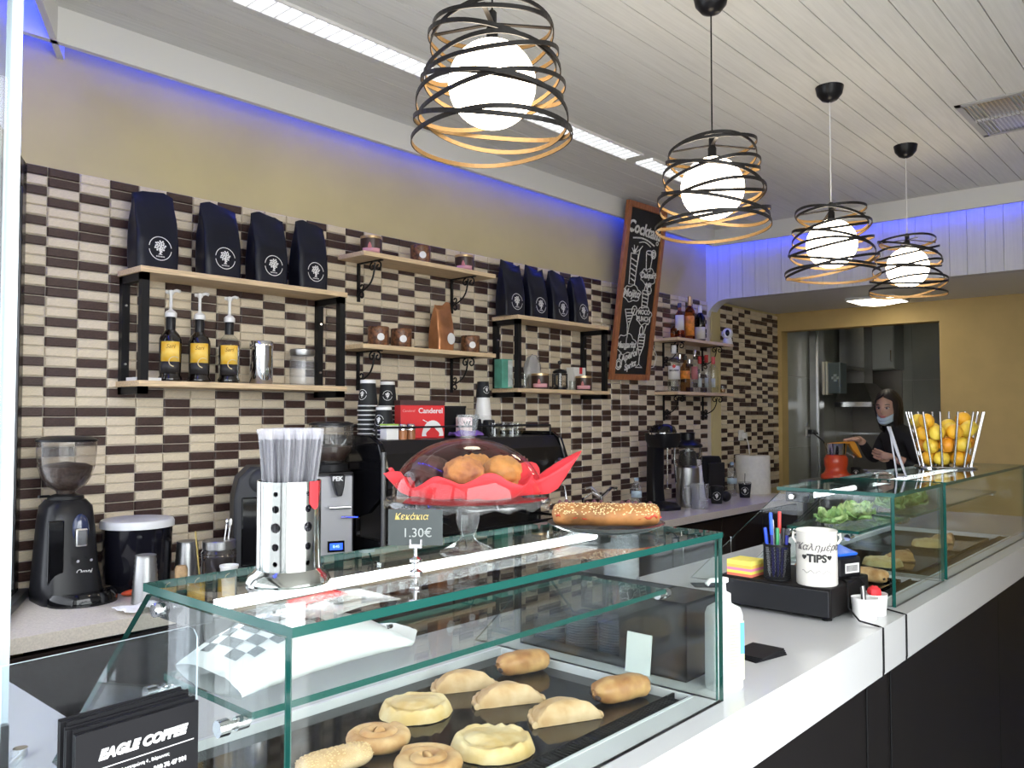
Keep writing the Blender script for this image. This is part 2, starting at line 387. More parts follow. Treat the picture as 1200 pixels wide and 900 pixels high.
# ================================================================== display cases
def sheet_box(x0, x1, y0, y1, z0, z1, name, parent, thin):
    """glass sheet: clear faces, green edges; thin = axis of the thickness"""
    b = MB(); b.box(x0, x1, y0, y1, z0, z1)
    big = {'z': (0, 1), 'y': (2, 4), 'x': (3, 5)}[thin]
    b.m = [0 if i in big else 1 for i in range(6)]
    return b.build(name, [sheet, edgeglass], parent, smooth=0)
led_white = emission('white_led', (0.92, 0.97, 1.0), 9.0)
def display_case(x0, x1, label, left=True, right=True, well=None):
    c = thing('display_case', label, 'display case', (0, 0, 0), group='glass display cases')
    yf = 0.70; yb = 1.02; zt = CASEZ; t = 0.008
    sheet_box(x0, x1, yf, yb, zt-t-0.002, zt, 'top_glass', c, 'z')
    sheet_box(x0, x1, yf+0.002, yf+0.002+t, CTZ, zt-t-0.002, 'front_glass', c, 'y')
    for x, on in ((x0, left), (x1-t, right)):
        if not on: continue
        b = MB(); b.prism([(yf+0.012, CTZ), (1.30, CTZ), (yb-0.01, zt-0.012), (yf+0.012, zt-0.012)], x, x+t, 'x')
        b.m = [0, 0]+[1]*4
        b.build('side_glass', [sheet, edgeglass], c, smooth=0, fix=True)
    sheet_box(x0+0.018, x1-0.026, 0.80, 1.0, 1.176, 1.184, 'glass_shelf', c, 'z')
    for y in (0.82, 0.985):
        for x, s_ in ((x0, 1), (x1, -1)):
            b = MB().at(Matrix.Translation((x, y, 1.169)) @ Matrix.Rotation(PI/2, 4, 'Y'))
            b.lathe([(0.0, -0.011), (0.009, -0.011), (0.009, 0.001), (0.005, 0.001), (0.005, 0.010), (0.0075, 0.010), (0.0075, 0.024), (0, 0.024)] if s_ > 0 else [(0.0, -0.024), (0.0075, -0.024), (0.0075, -0.010), (0.005, -0.010), (0.005, -0.001), (0.009, -0.001), (0.009, 0.011), (0, 0.011)], 16)
            b.build('standoff', chrome, c)
    for x, s_ in ((x0, 1), (x1, -1)):
        b = MB(); b.box(min(x+0.010*s_, x+0.045*s_), max(x+0.010*s_, x+0.045*s_), 0.93, 1.0, 1.252, 1.282); br = b.build('lamp_bracket', blackplastic, c, smooth=0, bevel=0.003)
        b = MB().at(Matrix.Translation((x, 0.975, 1.268)) @ Matrix.Rotation(-PI/2*s_, 4, 'Y')); b.lathe([(0, -0.004), (0.0085, -0.004), (0.0085, 0.007), (0.007, 0.009), (0, 0.009)], 18); b.build('screw_cap', chrome, br)
    b = MB(); b.tube([(x0+0.045, 0.945, 1.268), (x1-0.045, 0.945, 1.268)], 0.0075, 10); b.build('lamp_tube', led_white, c)
    if well:
        wx0, wx1 = well
        b = MB(); b.box(wx0, wx1, WY0, WY1, 0.955, 0.985); b.build('tray', blackgloss, sc, smooth=0)
        b = MB()
        b.box(wx0, wx1, WY0, WY0+0.006, 0.985, CTZ+0.001); b.box(wx0, wx1, WY1-0.006, WY1, 0.985, CTZ+0.001); b.box(wx0, wx0+0.004, WY0, WY1, 0.985, CTZ+0.001); b.box(wx1-0.004, wx1, WY0, WY1, 0.985, CTZ+0.001)
        b.build('tray_rim', mat('rim_white', (0.66, 0.68, 0.69), 0.3), sc, smooth=0)
        b = MB(); n = int((wx1-wx0-0.03)/0.0085)
        b.box(wx0+0.006, wx1-0.006, WY0+0.007, WY0+0.011, 0.994, 0.999); b.box(wx0+0.006, wx1-0.006, WY0+0.037, WY0+0.041, 0.985, 0.999)
        for k in range(n):
            x = wx0+0.009+k*0.0085; b.box(x, x+0.0045, WY0+0.009, WY0+0.039, 0.994, 0.999)
        g = b.build('air_grille', blackmatte, sc, smooth=0); g['kind'] = 'stuff'
    return c
case1 = display_case(0.466, 1.342, 'glass display case full of savoury pies beneath the cake dome', well=WELLS[0])
case2 = display_case(2.28, 2.728, 'short glass display case beside the cash drawer', well=WELLS[1])
case3 = display_case(2.764, 3.93, 'glass display case carrying the wire basket of oranges', well=WELLS[2])

# ================================================================== ceiling lamps
gold = mat('cage_black', (0.014, 0.012, 0.011), 0.4, spec=0.3); goldin = mat('cage_gold_inside', (0.17, 0.10, 0.035), 0.45, metal=0.4)
globe_m = emission('globe_glow', (1.0, 0.86, 0.66), 12.0)
def pendant(x, y, zb, label, seed, cordm=blackmatte):
    t = thing('pendant_lamp', label, 'lamp', (x, y, CZ), group='spiral pendant lamps')
    b = MB(); b.lathe([(0, -0.062), (0.012, -0.06), (0.03, -0.052), (0.048, -0.03), (0.054, 0), (0, 0)], 28); b.build('ceiling_rose', blackplastic, t)
    dz = zb-CZ
    b = MB(); b.tube([(0, 0, -0.06), (0, 0, dz+0.155)], 0.0022, 6); b.build('cord', cordm, t)
    b = MB(); b.lathe([(0.006, dz+0.165), (0.010, dz+0.16), (0.010, dz+0.13), (0.013, dz+0.125), (0.013, dz+0.10), (0.03, dz+0.095), (0.03, dz+0.085), (0, dz+0.085)][::-1], 18); b.build('lamp_holder', blackmetal, t)
    b = MB(); b.ball((0, 0, dz), 0.096, 32, 20); b.build('globe', globe_m, t)
    r = random.Random(seed); n = 10
    for k in range(n):
        f = k/(n-1); R = 0.130+0.046*f; zc = dz+0.125-0.245*f; ph = k*2.3+r.uniform(-0.3, 0.3)+seed; tl = 0.035 if 0 < k < n-1 else 0.012
        ex = r.uniform(-0.008, 0.008)
        b = MB(); b.tube([(math.cos(a)*(R+ex*math.cos(2*a)), math.sin(a)*(R-ex*math.cos(2*a)), zc+tl*math.sin(a+ph)) for a in [2*PI*i/56 for i in range(56)]], 0, closed=True, flat=(0.0025, 0.0098))
        b.m = [1 if q % 4 == 3 else 0 for q in range(len(b.f))]
        b.build('cage_ring', [gold, goldin], t, smooth=0)
    for a in (0.6, 0.6+PI/2):
        b = MB(); b.tube([(-0.13*math.cos(a), -0.13*math.sin(a), dz+0.118), (0, 0, dz+0.135), (0.13*math.cos(a), 0.13*math.sin(a), dz+0.118)], 0, flat=(0.010, 0.003)); b.build('cross_strap', gold, t, smooth=0)
    return t
PY = 1.23
pendant(1.315, PY, 2.222, 'spiral-caged globe pendant lamp nearest the left window end', 1)
pendant(2.31, PY, 2.195, 'spiral-caged globe pendant lamp hanging in line before the chalkboard', 2)
pendant(3.28, PY, 2.172, 'spiral-caged globe pendant lamp third along from the dark window', 3, white)
pendant(4.25, PY, 2.206, 'spiral-caged globe pendant lamp nearest the boarded end soffit', 4, white)
louver = mat('louver_white', (0.80, 0.80, 0.80), 0.3)
def strip_light(x0, x1, y, wd, label, power):
    t = thing('recessed_light', label, 'ceiling light', (0, 0, 0))
    b = MB(); b.box(x0, x1, y-wd/2, y+wd/2, CZ-0.003, CZ+0.004); b.build('diffuser', mat('tube_glow', (0.95, 0.97, 1.0), 0.5, emit=((0.95, 0.98, 1.0), power)), t, smooth=0)
    b = MB(); b.box(x0, x1, y-wd/2-0.006, y-wd/2, CZ-0.012, CZ); b.box(x0, x1, y+wd/2, y+wd/2+0.006, CZ-0.012, CZ); b.build('frame', louver, t, smooth=0)
    n = int((x1-x0)/0.05)
    for k in range(n):
        x = x0+0.02+k*0.05; b = MB(); b.box(x, x+0.003, y-wd/2, y+wd/2, CZ-0.014, CZ-0.002); b.build('louver_blade', louver, t, smooth=0)
strip_light(0.75, 3.51, 2.30, 0.10, 'long slim recessed louvre light in the plank ceiling', 1.1)
strip_light(3.60, 4.60, 2.30, 0.10, 'shorter slim recessed louvre light continuing towards the soffit', 1.1)
# square louvre fitting
t = thing('recessed_light', 'unlit recessed square louvre fitting with two rows of baffles', 'ceiling light', (0, 0, 0))
P = on_z(1118, 124, CZ); Q = on_z(1193, 105, CZ); Rr = on_z(1152, 160, CZ)
X0, X1 = P.x, Rr.x; Y1 = P.y; Y0 = Q.y-0.04
b = MB(); f = 0.025; z0, z1 = CZ-0.006, CZ+0.004
b.box(X0, X1, Y0, Y0+f, z0, z1); b.box(X0, X1, Y1-f, Y1, z0, z1); b.box(X0, X0+f, Y0, Y1, z0, z1); b.box(X1-f, X1, Y0, Y1, z0, z1); b.build('frame', mat('fitting_grey', (0.45, 0.45, 0.45), 0.4), t, smooth=0)
b = MB(); b.box(X0+f, X1-f, Y0+f, Y1-f, CZ-0.0005, CZ+0.0005); b.build('reflector', steel, t, smooth=0)
b = MB(); xm = (X0+X1)/2; b.box(xm-0.01, xm+0.01, Y0+f, Y1-f, CZ-0.008, CZ); b.build('divider', louver, t, smooth=0)
n = 14
for k in range(n):
    yy = Y0+f+(Y1-Y0-2*f)*(k+0.5)/n; b = MB(); b.box(X0+f, X1-f, yy-0.002, yy+0.002, CZ-0.008, CZ); b.build('louver_blade', steel, t, smooth=0)
# square flush lamp on the lower ceiling
P = on_z(1028, 350, 2.33); t = thing('flush_lamp', 'lit square flush lamp under the low ceiling', 'ceiling light', (P.x, P.y, 2.33), 0)
b = MB(); b.box(-0.17, 0.17, -0.17, 0.17, -0.02, 0); b.build('base', louver, t, smooth=0, bevel=0.004)
b = MB(); b.grid(lambda u, v: (-0.16+0.32*u, -0.16+0.32*v, -0.022-0.03*(1-(2*u-1)**2)*(1-(2*v-1)**2)), 10, 10); b.build('diffuser', mat('flush_glow', (1, 0.95, 0.8), 0.4, emit=((1.0, 0.93, 0.78), 6.0)), t)
# ================================================================== wall shelves
SF = 2.75      # front edge of every shelf
def framed_shelf(x0, x1, zt, zb, label):
    t = thing('framed_shelf', label, 'shelf', (0, 0, 0), group='pine shelves in black frames')
    for z in (zt, zb):
        b = MB(); b.box(x0-0.004, x1+0.004, SF, WY-0.019, z-0.02, z); b.build('shelf_board', pine, t, smooth=0, bevel=0.002)
    s_ = 0.026
    for x in (x0+0.004, x1-s_-0.004):
        b = MB()
        for y in (SF+0.006, WY-0.019-s_): b.box(x, x+s_, y, y+s_, zb-0.045, zt-0.02)
        b.box(x, x+s_, SF+0.006, WY-0.019, zt-0.02-s_, zt-0.0205); b.box(x, x+s_, SF+0.006, WY-0.019, zb-0.045, zb-0.021)
        f = b.build('side_frame', blackmetal, t, smooth=0)
        for z in (zt-0.12, zb+0.06):
            d = MB().at(Matrix.Translation((x+s_/2, WY-0.019-s_, z)) @ Matrix.Rotation(PI/2, 4, 'X')); d.lathe([(0, 0.004), (0.004, 0.004), (0.006, 0)][::-1], 10); d.build('screw', chrome, f)
    return t
LS = (1.236, 2.075, 1.995, 1.612); RS = (3.135, 3.92, 2.0, 1.63)
framed_shelf(*LS, 'black-framed pine shelf unit holding the syrup bottles'); framed_shelf(*RS, 'black-framed pine shelf unit holding the coffee press')
def scroll(c, r0, r1, a0, a1, n=22): return [(c[0], c[1]+(r0+(r1-r0)*k/n)*math.cos(a0+(a1-a0)*k/n), c[2]+(r0+(r1-r0)*k/n)*math.sin(a0+(a1-a0)*k/n)) for k in range(n+1)]
def bracket_shelf(x0, x1, z, label, group):
    t = thing('bracket_shelf', label, 'shelf', (0, 0, 0), group=group)
    b = MB(); b.box(x0, x1, SF, WY-0.019, z-0.02, z); b.build('shelf_board', pine, t, smooth=0, bevel=0.002)
    for x in (x0+0.11, x1-0.13):
        yb = WY-0.024; b = MB()
        b.box(x-0.007, x+0.007, yb-0.004, yb+0.004, z-0.19, z-0.021); b.box(x-0.007, x+0.007, yb-0.16, yb, z-0.026, z-0.021)
        b.tube(scroll((x, yb-0.135, z-0.048), 0.021, 0.006, PI/2, PI/2+2*PI), 0.0038, 6); b.tube(scroll((x, yb-0.095, z-0.046), 0.019, 0.005, PI/2, PI/2-2*PI), 0.0038, 6)
        b.tube(scroll((x, yb-0.022, z-0.165), 0.019, 0.005, 0, 2*PI), 0.0038, 6); b.tube(scroll((x, yb-0.022, z-0.125), 0.017, 0.005, 0, -2*PI), 0.0038, 6)
        b.tube([(x, yb-0.012-0.10*f-0.025*math.sin(PI*f), z-0.15+0.12*f-0.02*math.sin(PI*f)) for f in [i/10 for i in range(11)]], 0.004, 6)
        b.build('iron_bracket', blackmetal, t)
    return t
MS = (2.16, 2.97)
bracket_shelf(*MS, 2.182, 'upper pine shelf on scroll brackets between the framed shelves', 'pine shelves on scroll brackets')
bracket_shelf(*MS, 1.793, 'pine shelf on scroll brackets holding the copper foil bag', 'pine shelves on scroll brackets')
bracket_shelf(4.69, 5.455, 1.995, 'upper liquor shelf on scroll brackets holding the small camera', 'pine shelves on scroll brackets')
bracket_shelf(4.69, 5.455, 1.645, 'lower liquor shelf on scroll brackets with the row of spirits', 'pine shelves on scroll brackets')
def sx(u, Y): return on_y(u, 450, Y).x     # x on a shelf seen at photo column u

# ================================================================== coffee bags
bagm = mat('bag_navy', (0.0055, 0.007, 0.017), 0.4, spec=0.3, var=0.3, scale=9, bump=0.25)
printw = mat('print_white', (0.78, 0.78, 0.78), 0.6)
def coffee_bag(x, y, z, W, H, D, rz, label, group, seed, m=bagm, logo=True, name='coffee_bag'):
    t = thing(name, label, 'bag', (x, y, z), rz, group)
    r = random.Random(seed); o1, o2 = r.uniform(0, 9), r.uniform(-0.008, 0.008)
    def dep(f): return D*(1-max(0, (f-0.25)/0.75)**1.6)*0.5+0.002
    def wid(f): return W*0.5*(0.97+0.06*math.sin(PI*min(1, f*1.15))-0.05*max(0, f-0.75))
    def pt(a, f):
        c, s_ = math.cos(a), math.sin(a); p = 0.38
        X = wid(f)*math.copysign(abs(c)**p, c); Yv = dep(f)*math.copysign(abs(s_)**p, s_)
        k = 0.006*noise.noise((X*14+o1, f*5, o1+s_))*(0.3+f)
        if abs(s_) < 0.5: X *= 1-0.10*math.sin(PI*min(1, f))*(1-abs(s_)*2)     # side gusset tucks in
        top = H*f + (0.012*math.sin(X/W*5+o1)-0.012*math.exp(-((X-o2)/0.012)**2) if f > 0.93 else 0)
        return (X+k, Yv+k+o2*f*f, top)
    n, m_ = 40, 16
    b = MB(); b.grid(lambda u, v: pt(2*PI*u, v), n, m_, wrap=True); b.add([pt(2*PI*i/n, 0) for i in range(n)], [tuple(range(n))[::-1]])
    b.add([pt(2*PI*i/n, 1) for i in range(n)], [tuple(range(n))])
    b.build('pouch', m, t, smooth=60)
    if logo:
        zc = H*0.27; R = W*0.27
        def front(px, pz):
            f = max(0, min(1, pz/H)); c = min(0.999, abs(px)/wid(f)); cc = c**(1/0.38); s_ = math.sqrt(max(0, 1-cc*cc))
            return -dep(f)*s_**0.38+o2*f*f-0.0035
        def flatten(b2, nm):
            b2.v = [(p[0], front(p[0], p[2])+p[1], p[2]) for p in b2.v]; b2.build(nm, printw, t, smooth=0)
        b2 = MB()
        for a0, a1 in ((0.15, PI-0.15), (PI+0.15, 2*PI-0.15)):
            b2.grid(lambda u, v: ((R-0.0028*v)*math.cos(a0+(a1-a0)*u), 0, zc+(R-0.0028*v)*math.sin(a0+(a1-a0)*u)), 24, 1)
        flatten(b2, 'logo_ring')
        b2 = MB(); rr = R*0.48; cz = zc+R*0.18
        for k in range(26):
            a = k*2.4; q = rr*math.sqrt((k+0.5)/26); s_ = R*0.085
            b2.add([(q*math.cos(a)+s_*math.cos(j*PI/3), 0, cz+q*math.sin(a)+s_*math.sin(j*PI/3)) for j in range(6)], [tuple(range(6))])
        b2.add([(-R*0.07, 0, zc-R*0.5), (R*0.07, 0, zc-R*0.5), (R*0.05, 0, cz), (-R*0.05, 0, cz)], [(0, 1, 2, 3)])
        b2.add([(-R*0.2, 0, zc-R*0.52), (R*0.2, 0, zc-R*0.52), (R*0.07, 0, zc-R*0.42), (-R*0.07, 0, zc-R*0.42)], [(0, 1, 2, 3)])
        for k in range(7): xx = -R*0.36+k*R*0.11; b2.add([(xx, 0, zc-R*0.72), (xx+R*0.07, 0, zc-R*0.72), (xx+R*0.07, 0, zc-R*0.62), (xx, 0, zc-R*0.62)], [(0, 1, 2, 3)])
        flatten(b2, 'logo_tree')
    return t
by = 2.845
descr = ['end navy coffee bag above the syrup bottles, next to the dark window', 'navy coffee bag with tree logo, second from the dark window', 'navy coffee bag with creased side, third on the syrup shelf', 'navy coffee bag above the glass jar, end of its row']
for k, (u, W) in enumerate(((177, 0.155), (254, 0.15), (311, 0.148), (360, 0.145))):
    coffee_bag(sx(u, by), by, 1.995, W, 0.275, 0.088, (0.06, 0.03, 0.02, 0.05)[k], descr[k], 'navy coffee bags on the syrup shelf', k+1)
descr = ['navy coffee bag at the end beside the scroll-bracket shelf', 'navy coffee bag with tree logo, second from the scroll-bracket shelf', 'navy coffee bag with tree logo, third from the scroll-bracket shelf', 'navy coffee bag at the end beside the chalkboard']
for k, u in enumerate((598, 626, 652, 676)):
    coffee_bag(sx(u, by), by, 2.0, 0.155, 0.275, 0.085, 0.03*k, descr[k], 'navy coffee bags above the press', k+11)
foil = mat('copper_foil', (0.46, 0.20, 0.085), 0.32, metal=0.55, var=0.3, scale=10, bump=0.5)
fb = coffee_bag(sx(517, by), by, 1.793, 0.115, 0.225, 0.075, 0.1, 'copper foil coffee bag with white round sticker on bracket shelf', None, 31, m=foil, logo=False)
b = MB().at(Matrix.Translation((0.022, -0.042, 0.06)) @ Matrix.Rotation(PI/2, 4, 'X')); b.lathe([(0, 0.001), (0.027, 0.001), (0.027, 0)][::-1], 24); b.build('sticker', printw, fb)

# ================================================================== tins and jars on shelves
tinbrown = mat('tin_brown', (0.055, 0.028, 0.020), 0.35, var=0.3, scale=30)
tincop = mat('tin_mottled', (0.30, 0.13, 0.06), 0.4, metal=0.2, var=0.7, scale=70, col2=(0.06, 0.028, 0.016))
goldlid = mat('gold_lid', (0.62, 0.44, 0.24), 0.3, metal=0.7); pink = mat('pink_band', (0.72, 0.36, 0.40), 0.6)
def facing(x, y): return math.atan2(-y, -x)
def tin_pink(x, y, z, label, R=0.046, H=0.082):
    t = thing('coffee_tin', label, 'tin', (x, y, z), 0, 'brown tins with pink bands'); a = facing(x, y)
    b = MB(); b.lathe([(0, 0), (R-0.001, 0), (R, 0.002), (R, H-0.012), (R-0.001, H-0.012)], 36); b.build('body', tinbrown, t)
    b = MB(); b.lathe([(R-0.001, H-0.012), (R+0.001, H-0.011), (R+0.001, H-0.001), (R-0.002, H), (0, H)], 36); b.build('lid', goldlid, t)
    label_patch('band', pink, t, R+0.0007, 0.008, 0.028, a-0.9, a+0.9)
    b = MB(); b.grid(lambda u, v: ((R+0.001)*math.cos(a-0.3+0.34*u), (R+0.001)*math.sin(a-0.3+0.34*u), 0.026+0.026*v*math.sin(PI*(0.12+0.76*u))), 10, 3); b.build('emblem', mat('emblem_red', (0.55, 0.18, 0.18), 0.6), t)
def tin_mottled(x, y, z, label, R=0.046, H=0.084, ang=0.25):
    t = thing('coffee_tin', label, 'tin', (x, y, z), 0, 'mottled copper tins'); a = facing(x, y)+ang
    b = MB(); b.lathe([(0, 0), (R-0.001, 0), (R, 0.002), (R, H-0.003), (R-0.003, H), (0, H)], 36); b.build('body', tincop, t)
    b = MB(); b.lathe([(R+0.0006, H-0.014), (R+0.0006, H-0.001), (R-0.001, H+0.001), (0, H+0.001)], 36); b.build('lid', tincop, t)
    b = MB(); b.grid(lambda u, v: ((R+0.001)*math.cos(a+0.016*v*math.cos(2*PI*u)/R), (R+0.001)*math.sin(a+0.016*v*math.cos(2*PI*u)/R), 0.038+0.016*v*math.sin(2*PI*u)), 20, 3, wrap=True); b.build('sticker', printw, t)
ty = 2.83
tin_pink(sx(434, ty), ty, 2.182, 'brown tin with pink band on upper shelf, nearest the navy bags on the syrup shelf')
tin_mottled(sx(492, ty), ty, 2.182, 'mottled copper tin alone between two brown tins on upper shelf')
tin_pink(sx(544, ty), ty, 2.182, 'brown tin with pink band on upper shelf over the copper foil bag')
tin_mottled(sx(443, ty), ty, 1.793, 'mottled copper tin at the end of the middle shelf near the takeaway cups')
tin_mottled(sx(470, ty), ty, 1.793, 'mottled copper tin standing between its twin and the foil bag', ang=0.2)
tin_mottled(sx(551, ty), ty, 1.793, 'mottled copper tin at the other side of the foil bag')
tin_pink(sx(633, 2.795), 2.795, 1.63, 'brown tin with pink band in front of the clear bag')
tin_pink(sx(684, 2.80), 2.80, 1.63, 'brown tin with pink band in front of the white box')
def bottle(name, label, x, y, z, H, R, gm, capm, lab=None, liquid=None, neck=0.34, sh=0.62, group=None, cap_h=0.12, cat='bottle', labtop=None, capr=1.15):
    t = thing(name, label, cat, (x, y, z), 0, group); n = R*neck; a = facing(x, y)
    b = MB(); b.lathe([(0, 0), (R*0.94, 0), (R, R*0.08), (R, H*sh), (R*0.93, H*(sh+0.06)), (R*0.62, H*(sh+0.12)), (n*1.1, H*(sh+0.17)), (n, H*(sh+0.2)), (n, H*(1-cap_h))], 28); b.build('glass_body', gm, t)
    b = MB(); b.lathe([(n*capr, H*(1-cap_h)), (n*capr, H*0.995), (n*capr*0.9, H), (0, H)], 20); b.build('cap', capm, t)
    if liquid: m_, f = liquid; b = MB(); b.lathe([(0, 0.004), (R*0.9, 0.004), (R*0.92, 0.01), (R*0.92, H*f), (0, H*f)], 24); b.build('liquid', m_, t)
    if lab: m_, z0, z1, hw = lab[:4]; label_patch('paper_label', m_, t, R*1.012, H*z0, H*z1, a-hw, a+hw)
    if labtop: m_, z0, z1, hw = labtop; label_patch('paper_label', m_, t, R*1.022, H*z0, H*z1, a-hw, a+hw)
    return t
darkglass = mat('syrup_dark', (0.008, 0.005, 0.004), 0.06, coat=0.6); yellow = mat('label_yellow', (0.85, 0.48, 0.03), 0.55, var=0.25, scale=25, col2=(0.90, 0.66, 0.16)); labdark = mat('label_charcoal', (0.03, 0.028, 0.03), 0.5, var=0.4, scale=20)
for k, (u, lab_) in enumerate(((199, 'full syrup bottle with white pump, beside the shelf frame'), (233, 'full syrup bottle with white pump, between two syrup bottles'), (268, 'half-empty syrup bottle with white pump beside the steel canister'))):
    y = 2.835; x = sx(u, y); H = 0.215; R = 0.0385
    t = thing('syrup_bottle', lab_, 'bottle', (x, y, 1.612), 0, 'syrup bottles with white pumps'); a = facing(x, y)
    prof = [(0, 0), (R*1.0, 0), (R*1.06, 0.006), (R*1.06, 0.012), (R*0.92, 0.022), (R*0.94, 0.05), (R, 0.135), (R*0.97, 0.15), (R*0.75, 0.168), (R*0.42, 0.182), (R*0.38, 0.19), (R*0.38, 0.205)]
    b = MB(); b.lathe(prof, 32); b.build('glass_body', darkglass if k < 2 else clear, t)
    if k == 2: b = MB(); b.lathe([(r_*0.95, z_+0.003) for r_, z_ in prof[:7]]+[(0, 0.138)], 28); b.build('liquid', darkglass, t)
    b = MB(); b.lathe([(R*0.42, 0.182), (R*0.44, 0.22), (R*0.40, 0.228), (0, 0.228)], 20); b.build('neck_sleeve', blackplastic, t)
    lp = label_patch('paper_label', labdark, t, R*1.03, 0.03, 0.075, a-0.85, a+0.85); label_patch('paper_label', yellow, t, R*1.035, 0.07, 0.14, a-0.85, a+0.85)
    b = MB(); q = [((R*1.05)*math.cos(a+0.35+0.45*math.cos(g)), (R*1.05)*math.sin(a+0.35+0.45*math.cos(g)), 0.07+0.017*math.sin(g)) for g in [PI*0.25+PI*1.2*i/14 for i in range(15)]]
    b.tube(q, 0.0018, 5); b.build('cup_print', mat('cup_print', (0.75, 0.62, 0.35), 0.6), t)
    wrapped_text('brand_print', 'Sari', 0.02, mat('print_brown', (0.35, 0.16, 0.02), 0.6), t, R*1.04, 0.123, a+0.0, shear=0.3)
    b = MB(); b.lathe([(0.020, 0.228), (0.020, 0.243), (0.014, 0.25), (0.007, 0.254), (0.0055, 0.258), (0.0055, 0.305), (0.011, 0.312), (0.011, 0.322), (0, 0.325)], 18)
    dr = Vector((math.cos(a+1.2), math.sin(a+1.2), 0)); b.tube([Vector((0, 0, 0.316)), dr*0.02+Vector((0, 0, 0.322)), dr*0.032+Vector((0, 0, 0.318))], 0.0055, 8); b.tube([Vector((0, 0, 0.317)), -dr*0.018+Vector((0, 0, 0.317))], 0.0065, 8)
    b.build('pump', white, t)
y = 2.835; x = sx(306, y); t = thing('steel_canister', 'polished steel canister on the syrup shelf', 'canister', (x, y, 1.612))
b = MB(); b.lathe([(0, 0), (0.042, 0), (0.043, 0.002), (0.043, 0.14)], 36); b.build('body', chrome, t)
b = MB(); b.lathe([(0.044, 0.14), (0.0445, 0.142), (0.0445, 0.163), (0.042, 0.166), (0, 0.166)], 36); b.build('lid', chrome, t)
x = sx(354, y); t = thing('glass_jar', 'embossed glass jar with steel lid on the syrup shelf', 'jar', (x, y, 1.612))
b = MB(); b.lathe([(0, 0.002), (0.046, 0), (0.048, 0.004)]+[(0.048+0.0012*(k % 2), 0.01+k*0.008) for k in range(13)]+[(0.044, 0.122)], 32); b.build('body', clearplastic, t)
b = MB(); b.lathe([(0.048, 0.12), (0.049, 0.122), (0.049, 0.143), (0.046, 0.146), (0, 0.146)], 32); b.build('lid', brushed, t)
P = on_y(150, 440, 2.84); t = tag(MB().box(-0.045, 0.045, -0.035, 0.035, 0, 0.012).build('paper_stack', paper, smooth=0), 'thin stack of white paper inside the shelf frame', 'paper'); t.location = (1.289, 2.84, 1.612)
# items under the right-hand navy bags
x = sx(590, 2.82); t = thing('tea_box', 'slim green tea box with silver side', 'box', (x, 2.82, 1.63), -0.15)
b = MB(); b.box(-0.035, 0.035, -0.03, 0.03, 0, 0.145); b.build('carton', mat('tea_green', (0.10, 0.36, 0.27), 0.5, var=0.3, scale=12), t, smooth=0, bevel=0.002)
b = MB(); b.box(0.005, 0.034, -0.0312, -0.03, 0.005, 0.14); b.build('silver_panel', mat('silver_print', (0.55, 0.60, 0.58), 0.35, metal=0.3, var=0.3, scale=30), t, smooth=0)
x = sx(624, 2.892); t = tag(MB().ball((0, 0, 0.09), (0.062, 0.031, 0.095), 22, 14, fn=lambda d: 1+0.22*noise.noise(d*3.1)+(0.05 if d.z < -0.7 else 0)).build('plastic_bag', glass('crinkled_film', (0.86, 0.86, 0.86), 1.4, 0.1, (0.75, 0.75, 0.76), 0.35)), 'crumpled clear plastic bag behind the brown tin', 'bag'); t.location = (x, 2.892, 1.63)
for v_ in t.data.vertices: v_.co.z = max(0.0, v_.co.z)
x = sx(656, 2.835); t = thing('coffee_press', 'black coffee press with knob plunger between two tins', 'coffee press', (x, 2.835, 1.63), 0)
b = MB(); b.lathe([(0, 0.004), (0.036, 0.004), (0.036, 0.095)], 26); b.build('glass_body', smoke, t)
b = MB(); b.lathe([(0, 0), (0.040, 0), (0.040, 0.012), (0.037, 0.014)], 26)
for k in range(4): a = k*PI/2+0.5; b.tube([(0.039*math.cos(a), 0.039*math.sin(a), 0.01), (0.039*math.cos(a), 0.039*math.sin(a), 0.09)], 0.004, 6)
b.build('frame', blackplastic, t)
b = MB(); b.lathe([(0.038, 0.092), (0.040, 0.095), (0.039, 0.102), (0.025, 0.112), (0.006, 0.116), (0.003, 0.118), (0.003, 0.14), (0.011, 0.145), (0.011, 0.158), (0, 0.163)], 24); b.build('plunger', blackplastic, t)
b = MB(); b.tube([(-0.036, -0.01, 0.085), (-0.065, -0.018, 0.08), (-0.066, -0.018, 0.03), (-0.037, -0.01, 0.02)], 0.006, 8); b.build('handle', blackplastic, t)
x = sx(675, 2.895); t = thing('white_box', 'white carton with red mark behind the brown tin', 'box', (x, 2.895, 1.63), 0)
b = MB(); b.box(-0.055, 0.055, -0.028, 0.028, 0, 0.135); b.build('carton', paper, t, smooth=0, bevel=0.002)
b = MB(); b.box(-0.004, 0.022, -0.0292, -0.028, 0.098, 0.135); b.build('red_mark', mat('mark_red', (0.6, 0.02, 0.03), 0.5), t, smooth=0)
for u, r_, h_, lb in ((615, 0.024, 0.075, 'small clear glass beside the shelf frame and tin'), (671, 0.02, 0.05, 'tiny clear shot glass between press and tin')):
    gy = 2.80 if u < 650 else 2.782; x = sx(u, gy); t = tag(MB().lathe([(0, 0.004), (r_*0.8, 0), (r_, h_), (r_-0.0015, h_), (r_*0.8-0.001, 0.006), (0, 0.008)], 20, cap=False).build('drinking_glass', clear), lb, 'glass'); t.location = (x, gy, 1.63)
